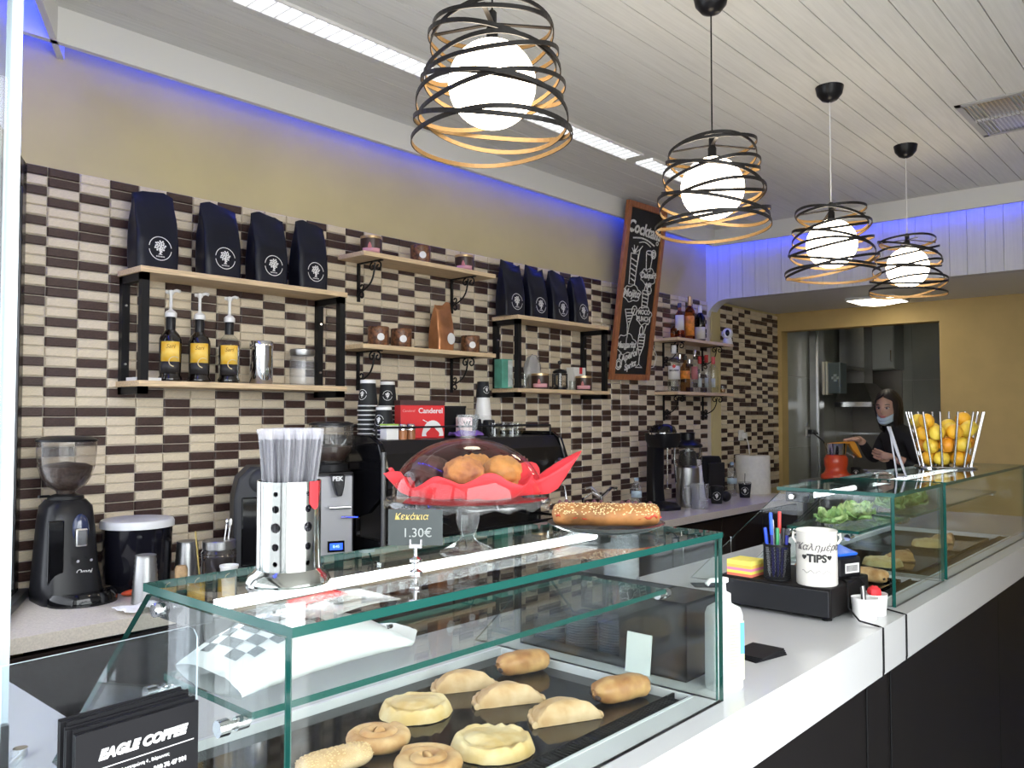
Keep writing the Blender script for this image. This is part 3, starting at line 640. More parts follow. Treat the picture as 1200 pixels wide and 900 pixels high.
# liquor bottles
y = 2.83; z = 1.995
amber = glass('amber_glass', (0.75, 0.36, 0.10), 1.5); pinkg = glass('pink_glass', (0.80, 0.50, 0.45), 1.5); greeng = glass('dark_bottle', (0.02, 0.025, 0.02), 1.5)
lw = mat('label_white', (0.74, 0.72, 0.70), 0.6); lo = mat('label_orange', (0.85, 0.30, 0.04), 0.55, var=0.3, scale=40); lr = mat('label_red', (0.60, 0.04, 0.04), 0.55)
bottle('liquor_bottle', 'pink liquor bottle with tall white label on upper liquor shelf', sx(797, y), y, z, 0.24, 0.033, pinkg, mat('cap_blue', (0.05, 0.06, 0.20), 0.4), (lw, 0.24, 0.66, 1.0), (amber, 0.3), group='liquor bottles')
bottle('liquor_bottle', 'tall amber bottle with orange label and pourer on upper liquor shelf', sx(809, y), y, z, 0.30, 0.034, amber, goldlid, (lo, 0.1, 0.55, 1.0), group='liquor bottles', cap_h=0.22)
bottle('liquor_bottle', 'dark wine-shaped bottle with cream slanted label and white cap', sx(821, y), y, z, 0.25, 0.036, greeng, white, (mat('label_cream', (0.72, 0.68, 0.52), 0.6), 0.06, 0.40, 1.2), group='liquor bottles', cap_h=0.2)
bottle('liquor_bottle', 'squat little amber bottle by the chalkboard on upper liquor shelf', sx(790, 2.80), 2.80, z, 0.075, 0.022, amber, amber, group='liquor bottles', sh=0.7)
z = 1.645; fy = 2.80
rum = bottle('liquor_bottle', 'clear rum bottle with white label and red round badge', sx(790, fy), fy, z, 0.30, 0.041, clear, white, (lw, 0.26, 0.55, 1.1), (glass('rum', (0.93, 0.95, 0.95), 1.33), 0.25), group='liquor bottles', cap_h=0.18)
a = facing(sx(790, fy), fy); wrapped_text('brand_print', 'BACARDI', 0.015, labdark, rum, 0.042, 0.135, a, bold=0.0006)
b = MB(); b.grid(lambda u, v: (0.0428*math.cos(a+0.011*v*math.cos(2*PI*u)/0.0428), 0.0428*math.sin(a+0.011*v*math.cos(2*PI*u)/0.0428), 0.162+0.011*v*math.sin(2*PI*u)), 18, 2, wrap=True); b.build('badge', lr, rum)
bottle('liquor_bottle', 'round-shouldered bottle with orange label beside the rum', sx(803, y), y, z, 0.245, 0.033, glass('brownish_glass', (0.70, 0.50, 0.30), 1.5), mat('cap_black', (0.02, 0.02, 0.02), 0.4), (lo, 0.36, 0.58, 1.2), group='liquor bottles')
bottle('liquor_bottle', 'slim clear bottle with reddish label in the row of spirits', sx(814, 2.79), 2.79, z, 0.285, 0.027, clear, chrome, (mat('label_rose', (0.45, 0.16, 0.16), 0.6), 0.3, 0.6, 0.9), group='liquor bottles', cap_h=0.16)
for u, yy, h_, lb in ((797, 2.898, 0.26, 'clear bottle standing behind the rum and orange-labelled bottle'), (808, 2.89, 0.23, 'clear bottle standing behind the slim reddish-labelled bottle')):
    bottle('liquor_bottle', lb, sx(u, yy), yy, z, h_, 0.03, clear, steel, group='liquor bottles')
for u, yy, h_, cp, lb in ((820, 2.84, 0.25, lr, 'clear vodka bottle with red cap, nearest the slim bottle'), (828, 2.87, 0.27, lr, 'clear vodka bottle with red cap, middle of three'), (836, 2.79, 0.25, mat('cap_rw', (0.65, 0.10, 0.10), 0.5), 'clear vodka bottle beside the whisky shot glass')):
    bt = bottle('liquor_bottle', lb, sx(u, yy), yy, z, h_, 0.034, clear, cp, (mat('label_faint', (0.45, 0.50, 0.50), 0.5), 0.15, 0.4, 0.4), group='liquor bottles', cap_h=0.2)
x = sx(847, fy); t = thing('shot_glass', 'small shot glass half full of amber liquor', 'glass', (x, fy, z))
b = MB(); b.lathe([(0, 0), (0.016, 0), (0.019, 0.055), (0.0178, 0.055), (0.015, 0.006), (0, 0.006)], 18, cap=False); b.build('glass_body', clear, t)
b = MB(); b.lathe([(0, 0.007), (0.0145, 0.007), (0.016, 0.03), (0, 0.03)], 18); b.build('liquor', mat('whisky', (0.45, 0.20, 0.03), 0.2), t)
x = sx(853, 2.80); t = thing('security_camera', 'round white security camera on the end of the liquor shelf', 'camera', (x, 2.80, 1.995), facing(x, 2.8)+PI/2+0.0)
b = MB(); b.lathe([(0, 0), (0.036, 0), (0.037, 0.006), (0.030, 0.04), (0.024, 0.052), (0, 0.054)], 24); b.build('base', white, t)
b = MB(); b.ball((0, 0, 0.078), 0.040, 24, 14); b.build('head', white, t)
b = MB(); b.ball((0, -0.024, 0.080), (0.019, 0.020, 0.026), 18, 12); b.build('lens', blackgloss, t)

# ================================================================== chalkboard leaning on the cornice
bot = on_y(736, 445, 2.900); Hc = 1.075
rtv = Vector((1, 0, 0.02)).normalized(); upv = Vector((0.0, -0.155, 1.06)); upv = (upv-rtv*upv.dot(rtv)).normalized(); nv = rtv.cross(upv)   # points away from the wall
nv = -nv if nv.y > 0 else nv
CB = Matrix(((rtv.x, upv.x, nv.x, bot.x), (rtv.y, upv.y, nv.y, bot.y), (rtv.z, upv.z, nv.z, bot.z), (0, 0, 0, 1)))
cbd = thing('chalkboard', 'wood-framed chalkboard of cocktails leaning against the cornice', 'chalkboard'); cbd.matrix_world = CB
Wc = 0.43; fw = 0.036; wood = mat('orange_wood', (0.36, 0.13, 0.05), 0.5, var=0.3, scale=20, stretch=(8, 1, 8))
chalk = mat('chalk', (0.74, 0.74, 0.72), 0.9, var=0.3, scale=120)
b = MB(); b.box(-Wc/2+0.01, Wc/2-0.01, 0.01, Hc-0.01, 0, 0.008); b.build('board', mat('slate_black', (0.012, 0.012, 0.012), 0.7, var=0.4, scale=5), cbd, smooth=0)
for x0, x1, y0, y1 in ((-Wc/2, -Wc/2+fw, 0, Hc), (Wc/2-fw, Wc/2, 0, Hc), (-Wc/2+fw, Wc/2-fw, 0, fw), (-Wc/2+fw, Wc/2-fw, Hc-fw, Hc)):
    b = MB(); b.box(x0, x1, y0, y1, -0.004, 0.022); b.build('frame_rail', wood, cbd, smooth=0, bevel=0.003)
def cb_text(s, x, y, size, rot=0.0, shear=0.2, bold=0.002): text('chalk_lettering', s, size, chalk, cbd, Matrix.Translation((x, y, 0.009)) @ Matrix.Rotation(rot, 4, 'Z'), shear=shear, bold=bold)
def cb_line(pts, r=0.0036): 
    b = MB(); b.tube([(p[0], p[1], 0.0088) for p in pts], 0, flat=None, n=5, rs=[r]*len(pts)); b.build('chalk_drawing', chalk, cbd)
def circ(x, y, r, n=14, a0=0, a1=2*PI, ry=None): return [(x+r*math.cos(a0+(a1-a0)*i/n), y+(ry or r)*math.sin(a0+(a1-a0)*i/n)) for i in range(n+1)]
cb_text('Cocktails', 0, 0.92, 0.100, -0.06, bold=0.003); cb_line([(-0.12+0.24*i/12, 0.862+0.018*math.sin(PI*i/12)-0.02*i/12) for i in range(13)], 0.005); cb_line([(-0.05+0.13*i/12, 0.842+0.014*math.sin(PI*i/12)-0.01*i/12) for i in range(13)], 0.004)
def cloud(x, y, w_, h_): cb_line([(x+w_*math.cos(a)*(1+0.10*math.sin(7*a)), y+h_*math.sin(a)*(1+0.14*math.sin(6*a))) for a in [2*PI*i/44 for i in range(45)]], 0.003)
# tall mojito glass
cb_line([(-0.125, 0.77), (-0.115, 0.585), (-0.055, 0.585), (-0.045, 0.77), (-0.125, 0.77)]); cb_line([(-0.05, 0.68), (-0.035, 0.80), (-0.01, 0.825)])
for k in range(5): cb_line([(-0.118+0.004*k, 0.74-0.03*k), (-0.055, 0.725-0.03*k)], 0.004)
for k in range(5): cb_line([(-0.09, 0.77), (-0.12+0.02*k, 0.80+0.02*(k % 2)), (-0.085, 0.775)], 0.003)
cb_text('Mojito', -0.075, 0.53, 0.068); cloud(-0.075, 0.53, 0.095, 0.048)
# short glass
cb_line([(0.04, 0.795), (0.058, 0.68), (0.10, 0.68), (0.115, 0.795)]); cb_line(circ(0.078, 0.795, 0.037, ry=0.012)); cb_line(circ(0.122, 0.79, 0.026)); cb_line(circ(0.122, 0.79, 0.014), 0.004)
cb_text('Daiquiri', 0.088, 0.655, 0.052, 0.06); cloud(0.088, 0.65, 0.088, 0.048); cb_text('fraise', 0.10, 0.600, 0.03, 0.05)
# margarita
cb_line([(-0.125, 0.43), (-0.085, 0.34), (-0.075, 0.26), (-0.065, 0.34), (-0.02, 0.44), (-0.125, 0.43)]); cb_line([(-0.078, 0.26), (-0.078, 0.22), (-0.105, 0.20), (-0.05, 0.20)]); cb_line(circ(-0.025, 0.43, 0.028)); 
for k in range(4): cb_line([(-0.11+0.01*k, 0.41-0.018*k), (-0.04-0.008*k, 0.415-0.018*k)], 0.004)
cb_text('Margarita', -0.075, 0.215, 0.054, 0.04); cloud(-0.08, 0.22, 0.105, 0.06)
cb_line([(0.045, 0.56), (0.05, 0.455), (0.11, 0.455), (0.115, 0.56), (0.045, 0.56)])
for k in range(4): cb_line([(0.052, 0.54-0.024*k), (0.108, 0.535-0.024*k)], 0.0045)
cb_line(circ(0.115, 0.565, 0.024)); cb_line([(0.06, 0.56), (0.07, 0.60), (0.09, 0.57), (0.10, 0.605), (0.095, 0.56)])
cb_text('MOCO', 0.085, 0.425, 0.042, 0.02, 0, 0.0015); cb_text('PUNCH', 0.085, 0.383, 0.042, 0.02, 0, 0.0015); cloud(0.085, 0.405, 0.085, 0.055)
cb_line([(0.055, 0.29), (0.05, 0.22), (0.085, 0.15), (0.12, 0.22), (0.122, 0.29), (0.055, 0.29)]); cb_line([(0.085, 0.15), (0.085, 0.10), (0.05, 0.08), (0.125, 0.08), (0.085, 0.10)]); cb_line([(0.10, 0.28), (0.125, 0.35), (0.15, 0.355)]); cb_line(circ(0.075, 0.31, 0.018, ry=0.03))
for k in range(5): cb_line([(0.058+0.003*k, 0.27-0.02*k), (0.118-0.003*k, 0.27-0.02*k)], 0.004)
cb_text('Aperol', -0.03, 0.15, 0.062, 0.3); cb_text('Spritz', -0.01, 0.09, 0.054, 0.3); cb_line(circ(-0.135, 0.095, 0.032)); cb_line(circ(-0.135, 0.095, 0.02), 0.004); cb_line([(-0.135, 0.127), (-0.12, 0.17), (-0.14, 0.15), (-0.135, 0.127)])
cb_line(circ(-0.145, 0.905, 0.012, 6), 0.003); cb_line(circ(0.15, 0.86, 0.012, 6), 0.003)
b = MB(); q = [on_y(u, v, 2.925) for u, v in ((752, 395), (763, 400), (770, 418), (766, 430), (757, 433))]; b.tube(q, 0.0025, 6)
tag(b.build('cable', white), 'thin white cable looping out beside the chalkboard', 'cable')
VR = math.atan2(RT.y, RT.x)       # turn that makes a thing's -y side face the doorway the photo is taken from
logo_ring = lambda par, R, z, a, s, m=printw: None
def cup_logo(par, R0, R1, H, zc, a, s, m=None):
    """white ring with a tree on the side of a tapered cup"""
    m = m or printw
    def pt(x, z): f = (z)/H; R = R0+(R1-R0)*f+0.0008; return (R*math.cos(a+x/R), R*math.sin(a+x/R), z)
    b = MB()
    for a0, a1 in ((0.2, PI-0.2), (PI+0.2, 2*PI-0.2)): b.grid(lambda u, v: pt((s-0.0016*v)*math.cos(a0+(a1-a0)*u), zc+(s-0.0016*v)*math.sin(a0+(a1-a0)*u)), 16, 1)
    for k in range(12):
        g = k*2.4; q = s*0.42*math.sqrt((k+0.5)/12); t_ = s*0.12; b.add([pt(q*math.cos(g)+t_*math.cos(j*PI/3), zc+s*0.15+q*math.sin(g)+t_*math.sin(j*PI/3)) for j in range(6)], [tuple(range(6))])
    b.add([pt(-s*0.07, zc-s*0.6), pt(s*0.07, zc-s*0.6), pt(s*0.07, zc), pt(-s*0.07, zc)], [(0, 1, 2, 3)])
    b.build('logo', m, par, smooth=0)

# ================================================================== left end of the back counter
def place(u, v, z): p = on_z(u, v, z); return (p.x, p.y, z)
# black grinder with bean hopper
L = place(80, 703, BCZ); t = thing('coffee_grinder', 'tall black coffee grinder with clear bean hopper beside the dark window', 'coffee grinder', L, -0.05)
def rbox(hw, hd, n=32, p=0.45):   # rounded rectangle outline
    return [(hw*math.copysign(abs(math.cos(2*PI*i/n))**p, math.cos(2*PI*i/n)), hd*math.copysign(abs(math.sin(2*PI*i/n))**p, math.sin(2*PI*i/n))) for i in range(n)]
def loft(b, secs, mi=0):   # secs: (z, hw, hd, cx, cy)
    n = 32; vs = []; fs = []
    for z, hw, hd, cx, cy in secs: vs += [(x+cx, y+cy, z) for x, y in rbox(hw, hd, n)]
    for j in range(len(secs)-1):
        for i in range(n): k = (i+1) % n; fs.append((j*n+i, j*n+k, (j+1)*n+k, (j+1)*n+i))
    fs.append(tuple(range(n))[::-1]); fs.append(tuple(range((len(secs)-1)*n, len(secs)*n))); b.add(vs, fs, mi)
b = MB(); loft(b, [(0, 0.088, 0.10, 0, 0.02), (0.02, 0.09, 0.10, 0, 0.02), (0.10, 0.082, 0.085, 0, 0.035), (0.24, 0.072, 0.075, 0, 0.04), (0.285, 0.066, 0.07, 0, 0.04), (0.305, 0.05, 0.055, 0, 0.04)]); b.build('body', blackplastic, t, smooth=50)
b = MB(); vs = []
for z, s_ in ((0, 1), (0.022, 1.0), (0.036, 0.9), (0.03, 0.75)):
    vs += [(0.02+0.098*s_*math.cos(2*PI*i/36), -0.065+0.085*s_*math.sin(2*PI*i/36), z) for i in range(36)]
b.add(vs, [(j*36+i, j*36+(i+1) % 36, (j+1)*36+(i+1) % 36, (j+1)*36+i) for j in range(3) for i in range(36)]+[tuple(range(108, 144)), tuple(range(36))[::-1]]); b.build('dosing_tray', blackgloss, t, smooth=60)
for x in (-0.006, 0.032):
    b = MB(); b.tube([(x, -0.04, 0.135), (x+0.004, -0.085, 0.128)], 0.0045, 8); b.build('fork', chrome, t)
b = MB(); b.ball((0.02, -0.034, 0.215), (0.026, 0.016, 0.05), 18, 12); b.build('chute', mat('blue_black', (0.02, 0.03, 0.08), 0.1, coat=0.6), t)
b = MB(); b.box(0.0, 0.036, -0.054, -0.04, 0.165, 0.222); b.build('badge', steel, t, smooth=0, bevel=0.006)
b = MB(); b.box(-0.075, -0.03, -0.052, -0.04, 0.05, 0.25); b.build('gloss_panel', blackgloss, t, smooth=0, bevel=0.004)
text('maker_print', 'Omni', 0.02, printw, t, Matrix.Translation((0.025, -0.0535, 0.09)) @ FACE_Y, shear=0.3)
b = MB(); b.lathe([(0.042, 0.30), (0.052, 0.306), (0.05, 0.316), (0.03, 0.322)], 28, c=(0, 0.04, 0)); b.tube([(-0.05, 0.03, 0.318), (-0.085, 0.01, 0.32)], 0.004, 6); b.build('collar', blackmetal, t)
hop = [(0.026, 0.318), (0.030, 0.332), (0.054, 0.347), (0.071, 0.372), (0.080, 0.405), (0.084, 0.44), (0.085, 0.486)]
b = MB(); b.lathe(hop, 32, c=(0, 0.04, 0), cap=False); b.build('hopper', smoke, t)
b = MB(); b.lathe([(0, 0.32)]+[(r_*0.94, z_+0.002) for r_, z_ in hop[:5]]+[(0.055, 0.415), (0, 0.422)], 28, c=(0, 0.04, 0)); b.build('beans', beans, t)
b = MB(); b.lathe([(0, 0.484), (0.087, 0.484), (0.088, 0.49), (0.07, 0.499), (0.03, 0.502), (0, 0.502)], 32, c=(0, 0.04, 0)); b.build('hopper_lid', blackplastic, t)
# bucket
L = place(160, 688, BCZ); t = thing('bucket', 'glossy black bucket with white lid by the grinder', 'bucket', (L[0], L[1], BCZ))
b = MB(); b.lathe([(0, 0), (0.102, 0), (0.104, 0.004), (0.108, 0.20), (0, 0.20)], 44); b.build('body', mat('bucket_black', (0.007, 0.007, 0.011), 0.1, spec=0.35), t)
b = MB(); b.lathe([(0.106, 0.20), (0.114, 0.20), (0.114, 0.216), (0.110, 0.224), (0.10, 0.226), (0, 0.224)], 44); b.build('lid', mat('lid_white', (0.68, 0.69, 0.70), 0.45), t)
for k in range(1): pass
def steel_cup(u, v, r0, r1, h, label, ribs=9):
    L = place(u, v, BCZ); t = thing('steel_cup', label, 'cup', L, 0, 'steel shaker cups')
    n = ribs*2; b = MB(); b.lathe([(0, 0), (r1, 0)]+[(r1+(r0-r1)*k/n-0.0012*(k % 2), h*0.98*k/n+0.001) for k in range(n+1)]+[(r0*0.7, h), (0, h)], 36); b.build('cup_body', brushed, t)
steel_cup(170, 706, 0.030, 0.040, 0.145, 'ribbed steel cup upside down in front of the black bucket')
steel_cup(219, 684, 0.034, 0.044, 0.145, 'ribbed steel cup upside down beside the dark glass jar')
L = place(212, 692, BCZ); t = tag(MB().lathe([(0, 0), (0.018, 0), (0.020, 0.004), (0.020, 0.07), (0.015, 0.08), (0, 0.082)], 20).build('cork_pot', mat('cork', (0.50, 0.33, 0.17), 0.7, var=0.25, scale=60)), 'small cork-coloured pot against the steel cup', 'pot'); t.location = L
L = place(256, 690, BCZ); t = thing('glass_jar', 'dark filled glass jar with steel lid and spoons on back counter', 'jar', L)
b = MB(); b.lathe([(0, 0), (0.052, 0), (0.054, 0.004), (0.054, 0.105)]+[(0.054+0.002*(k % 2), 0.107+k*0.004) for k in range(5)]+[(0.048, 0.132)], 34); b.build('body', mat('dark_jar', (0.03, 0.026, 0.026), 0.08, coat=0.4), t)
b = MB(); b.lathe([(0.05, 0.13), (0.052, 0.132), (0.052, 0.156), (0.049, 0.159), (0, 0.159)], 34); b.build('lid', brushed, t)
for k, (dx, m_, nm) in enumerate(((-0.06, mat('straw_brass', (0.55, 0.42, 0.15), 0.4, metal=0.6), 'stirrer'), (0.012, steel, 'spoon'), (0.024, white, 'spoon'))):
    q = MB(); q.tube([(dx, 0.0, 0.10 if k else 0.0), (dx+(-0.022 if k == 0 else 0.016), 0.0, 0.21 if k else 0.195)], 0.003, 6)
    if k: q.ball((dx+0.017, 0, 0.213), (0.006, 0.003, 0.012), 10, 8)
    q.build(nm, m_, t)
L = place(268, 698, BCZ); t = tag(MB().lathe([(0, 0.0), (0.020, 0), (0.022, 0.045), (0.027, 0.088), (0.029, 0.09), (0.029, 0.096), (0.026, 0.096), (0.019, 0.03), (0, 0.03)], 24, cap=False).build('white_cup', white), 'little white cup standing before the dark glass jar', 'cup'); t.location = L
L = place(152, 698, BCZ); t = tag(MB().ball((0, 0, 0.009), (0.028, 0.016, 0.009), 18, 8, fn=lambda d: 1+0.1*math.sin(3*d.x)).build('orange_disc', mat('orange_red', (0.75, 0.10, 0.02), 0.4)), 'flat orange lid lying beside the grinder', 'lid'); t.location = L
L = place(163, 716, BCZ); t = tag(MB().grid(lambda u, v: ((u-0.5)*0.12, (v-0.5)*0.09, 0.012+0.012*noise.noise((u*3, v*3, 4))+0.01*(u-0.5)**2), 14, 10).build('napkin', paper, solid=0.001), 'crumpled white napkin at the edge of the back counter', 'napkin'); t.location = (L[0], L[1], BCZ-0.001)
# black arched machine behind the straws
p = on_y(304, 600, 2.62); t = thing('drink_warmer', 'black arched drink machine standing behind the straw holder', 'machine', (p.x+0.015, 2.66, BCZ), VR*0.5)
b = MB(); prof = [(-0.085, 0), (-0.085, 0.28), (-0.07, 0.345), (-0.03, 0.385), (0.03, 0.385), (0.07, 0.345), (0.085, 0.28), (0.085, 0)]; b.prism(prof, -0.06, 0.09, 'y'); b.build('body', darkgrey, t, smooth=50, bevel=0.012, fix=True)
b = MB(); b.box(-0.06, 0.07, -0.066, -0.055, 0.04, 0.28); b.build('recess_panel', blackgloss, t, smooth=0, bevel=0.01)
b = MB(); b.ball((0.012, -0.055, 0.335), (0.05, 0.03, 0.045), 20, 12); b.build('head_cover', darkgrey, t)
b = MB(); b.box(-0.08, 0.08, -0.12, -0.06, 0, 0.03); b.build('drip_tray', blackplastic, t, smooth=0, bevel=0.006)
# on-demand grinder with display
p = on_y(395, 600, 2.50); t = thing('coffee_grinder', 'silver-fronted coffee grinder with blue display beside the espresso machine', 'coffee grinder', (p.x-0.006, 2.52, BCZ), VR*0.55)
silv = mat('silver_paint', (0.30, 0.30, 0.31), 0.45, metal=0.5)
b = MB(); b.box(-0.075, 0.075, -0.02, 0.12, 0.0, 0.36); b.build('body', blackplastic, t, smooth=0, bevel=0.01)
b = MB(); b.box(-0.068, 0.068, -0.032, -0.02, 0.05, 0.345); b.build('front_plate', silv, t, smooth=0, bevel=0.004)
b = MB(); b.box(-0.022, 0.038, -0.038, -0.032, 0.072, 0.112); d = b.build('display', blackgloss, t, smooth=0)
b = MB(); b.box(-0.015, 0.031, -0.0392, -0.038, 0.08, 0.104); b.build('screen', mat('lcd_blue', (0.02, 0.08, 0.8), 0.3, emit=((0.02, 0.10, 1.0), 1.3)), d, smooth=0)
text('readout', '0:45', 0.014, emission('lcd_text', (0.5, 0.7, 1.0), 1.2), d, Matrix.Translation((0.008, -0.0396, 0.092)) @ FACE_Y, depth=0.0002)
b = MB(); b.prism([(-0.014, 0.352), (0.034, 0.352), (0.03, 0.31), (0.022, 0.275), (0.004, 0.275), (-0.006, 0.31)], -0.075, -0.03, 'y'); b.build('spout', blackplastic, t, smooth=0, bevel=0.004, fix=True)
b = MB(); b.tube([(-0.02, -0.032, 0.235), (-0.02, -0.075, 0.235), (0.05, -0.075, 0.235), (0.05, -0.032, 0.235)], 0.005, 8); b.tube([(0.02, -0.07, 0.20), (0.075, -0.09, 0.20)], 0.004, 8); b.build('fork', chrome, t)
text('maker_print', 'PEK', 0.022, printw, t, Matrix.Translation((0.005, -0.0765, 0.338)) @ FACE_Y, bold=0.0008)
b = MB(); b.lathe([(0.062, 0.36), (0.062, 0.385), (0.05, 0.39), (0.05, 0.40)], 28, c=(0, 0.04, 0)); b.build('collar', blackmetal, t)
b = MB(); b.lathe([(0.05, 0.39), (0.06, 0.41), (0.078, 0.43), (0.08, 0.53)], 32, c=(0, 0.04, 0), cap=False); b.build('hopper', smoke, t)
b = MB(); b.lathe([(0, 0.392), (0.047, 0.392), (0.056, 0.412), (0.073, 0.432), (0.075, 0.45), (0, 0.458)], 28, c=(0, 0.04, 0)); b.build('beans', beans, t)
b = MB(); b.lathe([(0, 0.528), (0.082, 0.528), (0.082, 0.536), (0.06, 0.542), (0, 0.542)], 32, c=(0, 0.04, 0)); b.build('hopper_lid', blackplastic, t)

# ================================================================== espresso machine and what stands on it
EM0, EM1, EZ = 1.965, 3.06, 1.42
em = thing('espresso_machine', 'wide black espresso machine with cups stacked on its top', 'espresso machine', (0, 0, 0))
prof = [(2.88, 0.97), (2.88, EZ-0.02), (2.44, EZ-0.02), (2.405, EZ-0.07), (2.395, 1.22), (2.46, 1.17), (2.60, 1.15), (2.60, 1.02), (2.40, 1.02), (2.40, 0.97)]
b = MB(); b.prism(prof, EM0+0.02, EM1-0.02, 'x'); b.build('body', mat('machine_black', (0.009, 0.008, 0.008), 0.3, spec=0.3), em, smooth=0, fix=True, bevel=0.004)
prof2 = [(2.90, 0.955), (2.90, EZ), (2.46, EZ), (2.41, EZ-0.03), (2.375, 1.30), (2.385, 1.20), (2.47, 1.13), (2.54, 1.11), (2.54, 1.04), (2.40, 1.03), (2.39, 0.955)]
for x in (EM0, EM1-0.025):
    b = MB(); b.prism(prof2, x, x+0.025, 'x'); b.build('side_panel', blackgloss, em, smooth=0, fix=True, bevel=0.005)
b = MB(); b.box(EM0+0.05, EM1-0.05, 2.39, 2.60, 1.02, 1.03); b.build('drip_grid', steel, em, smooth=0)
for x in (EM0+0.05, EM1-0.05):
    for y in (2.46, 2.84): b = MB(); b.lathe([(0, 0), (0.022, 0), (0.018, 0.03), (0, 0.03)], 14, c=(x, y, BCZ)); b.build('foot', steel, em)
b = MB()
for y in (2.46, 2.87): b.tube([(EM0+0.03, y, EZ+0.028), (EM1-0.03, y, EZ+0.028)], 0.004, 8)
for x in (EM0+0.03, (EM0+EM1)/2, EM1-0.03):
    b.tube([(x+(0.10 if 2.3 < x < 2.7 else 0), 2.46, EZ-0.03), (x+(0.10 if 2.3 < x < 2.7 else 0), 2.46, EZ+0.028)], 0.004, 8); b.tube([(x, 2.87, EZ-0.03), (x, 2.87, EZ+0.028)], 0.004, 8)
b.tube([(EM1-0.03, 2.46, EZ+0.028), (EM1-0.03, 2.87, EZ+0.028)], 0.004, 8); b.build('cup_rail', blackmetal, em)
for gx in (2.25, 2.72):
    b = MB(); b.lathe([(0, 1.08), (0.032, 1.08), (0.036, 1.10), (0.036, 1.16), (0, 1.16)], 24, c=(gx, 2.50, 0)); g = b.build('brew_group', chrome, em)
    b = MB(); b.tube([(gx, 2.48, 1.095), (gx, 2.33, 1.085)], 0.012, 10, rs=[0.009, 0.014]); b.build('portafilter_handle', blackplastic, g)
    for k in range(6):
        a = PI*0.15+PI*0.7*k/5; b = MB().at(Matrix.Translation((gx+0.07*math.cos(a), 2.397, 1.285+0.03*math.sin(a))) @ Matrix.Rotation(PI/2, 4, 'X')); b.lathe([(0, 0.006), (0.007, 0.006), (0.008, 0)][::-1], 12); b.build('button', chrome, em)
b = MB().at(Matrix.Translation((EM1-0.075, 2.38, 1.28)) @ Matrix.Rotation(PI/2, 4, 'X')); b.lathe([(0, 0.0), (0.022, 0), (0.024, 0.01), (0.02, 0.035), (0, 0.038)], 20); b.build('steam_knob', chrome, em)
b = MB(); b.tube([(EM1-0.06, 2.40, 1.19), (EM1-0.05, 2.36, 1.17), (EM1-0.04, 2.34, 1.02)], 0.005, 8); b.build('steam_wand', chrome, em)
b = MB(); b.tube([(EM0-0.006, 2.372, 0.96), (EM0-0.006, 2.372, EZ-0.06)], 0.009, 10); b.build('front_post', mat('post_grey', (0.12, 0.12, 0.12), 0.35, metal=0.5), em)
cupblack = mat('cup_black', (0.014, 0.015, 0.017), 0.55, spec=0.25)
def cup_stack(u, y, n, z, dirs, label0, H=0.092, R0=0.041, R1=0.030, step=0.0165, rim=white, m=cupblack, logo=True):
    """upside-down takeaway cups nested in a pile; each cup its own thing"""
    x = sx(u, y); a = facing(x, y)+dirs
    for k in range(n):
        label = ('topmost ' if k == n-1 else 'bottom ' if k == 0 else 'nested ')+label0
        t = thing('paper_cup', label, 'cup', (x+0.001*(k % 2), y, z+k*step), 0, 'takeaway cups stacked on the espresso machine')
        b = MB(); b.lathe([(R0-0.001, 0.004), (R1, H), (R1-0.002, H+0.001), (R1-0.004, H-0.006), (0, H-0.006)], 28, cap=False); b.build('cup_wall', m, t)
        b = MB(); b.lathe([(R0-0.0008, 0), (R0+0.0012, 0.0015), (R0+0.0012, 0.004), (R0-0.0008, 0.005)], 28, cap=False); b.build('rim', rim, t)
        if k == n-1:
            b = MB(); b.lathe([(R1+0.0012, H-0.012), (R1+0.0008, H+0.001), (R1-0.003, H+0.002), (0, H+0.002)], 28); b.build('base_ring', white, t)
            if logo: cup_logo(t, R0, R1, H, H*0.45, a, 0.021)
ET = EZ-0.0195
cup_stack(431, 2.66, 8, ET, -0.7, 'black takeaway cup in the tallest upside-down stack', H=0.105, step=0.0185)
cup_stack(454, 2.74, 8, ET, 0.0, 'black takeaway cup in the stack behind the two others', H=0.105, step=0.0185)
cup_stack(450, 2.555, 3, ET, -0.6, 'black takeaway cup in the short stack at the machine front')
cup_stack(566, 2.70, 10, ET, 0.5, 'white ribbed takeaway cup in the stack behind the dome knob', H=0.085, R0=0.040, R1=0.030, step=0.010, m=white, logo=False)
x = sx(566, 2.70); t = thing('paper_cup', 'black takeaway cup crowning the white cup stack', 'cup', (x, 2.70, ET+0.176)); b = MB(); b.lathe([(0.033, 0), (0.034, 0.003), (0.027, 0.075), (0, 0.076)], 26); b.build('cup_wall', cupblack, t); cup_logo(t, 0.034, 0.027, 0.075, 0.035, facing(x, 2.7)+0.6, 0.017)
y = 2.58; x = sx(492, y); t = thing('sweetener_box', 'red sweetener box with white figure on the espresso machine', 'box', (x, y, ET), -0.28)
b = MB(); b.box(-0.10, 0.10, -0.03, 0.03, 0, 0.135); b.build('carton', mat('canderel_red', (0.70, 0.025, 0.03), 0.45), t, smooth=0, bevel=0.002)
b = MB(); b.box(-0.102, 0.102, -0.031, 0.031, 0.135, 0.155); b.build('display_rim', mat('rim_dark', (0.06, 0.02, 0.02), 0.5), t, smooth=0)
text('brand_print', 'Canderel', 0.05, printw, t, Matrix.Translation((0.035, -0.031, 0.112)) @ FACE_Y, fit=0.11, bold=0.0008)
text('brand_print', 'Canderel', 0.03, mat('print_pinkish', (0.75, 0.35, 0.33), 0.6), t, Matrix.Translation((-0.065, -0.031, 0.112)) @ FACE_Y, fit=0.055, shear=0.2)
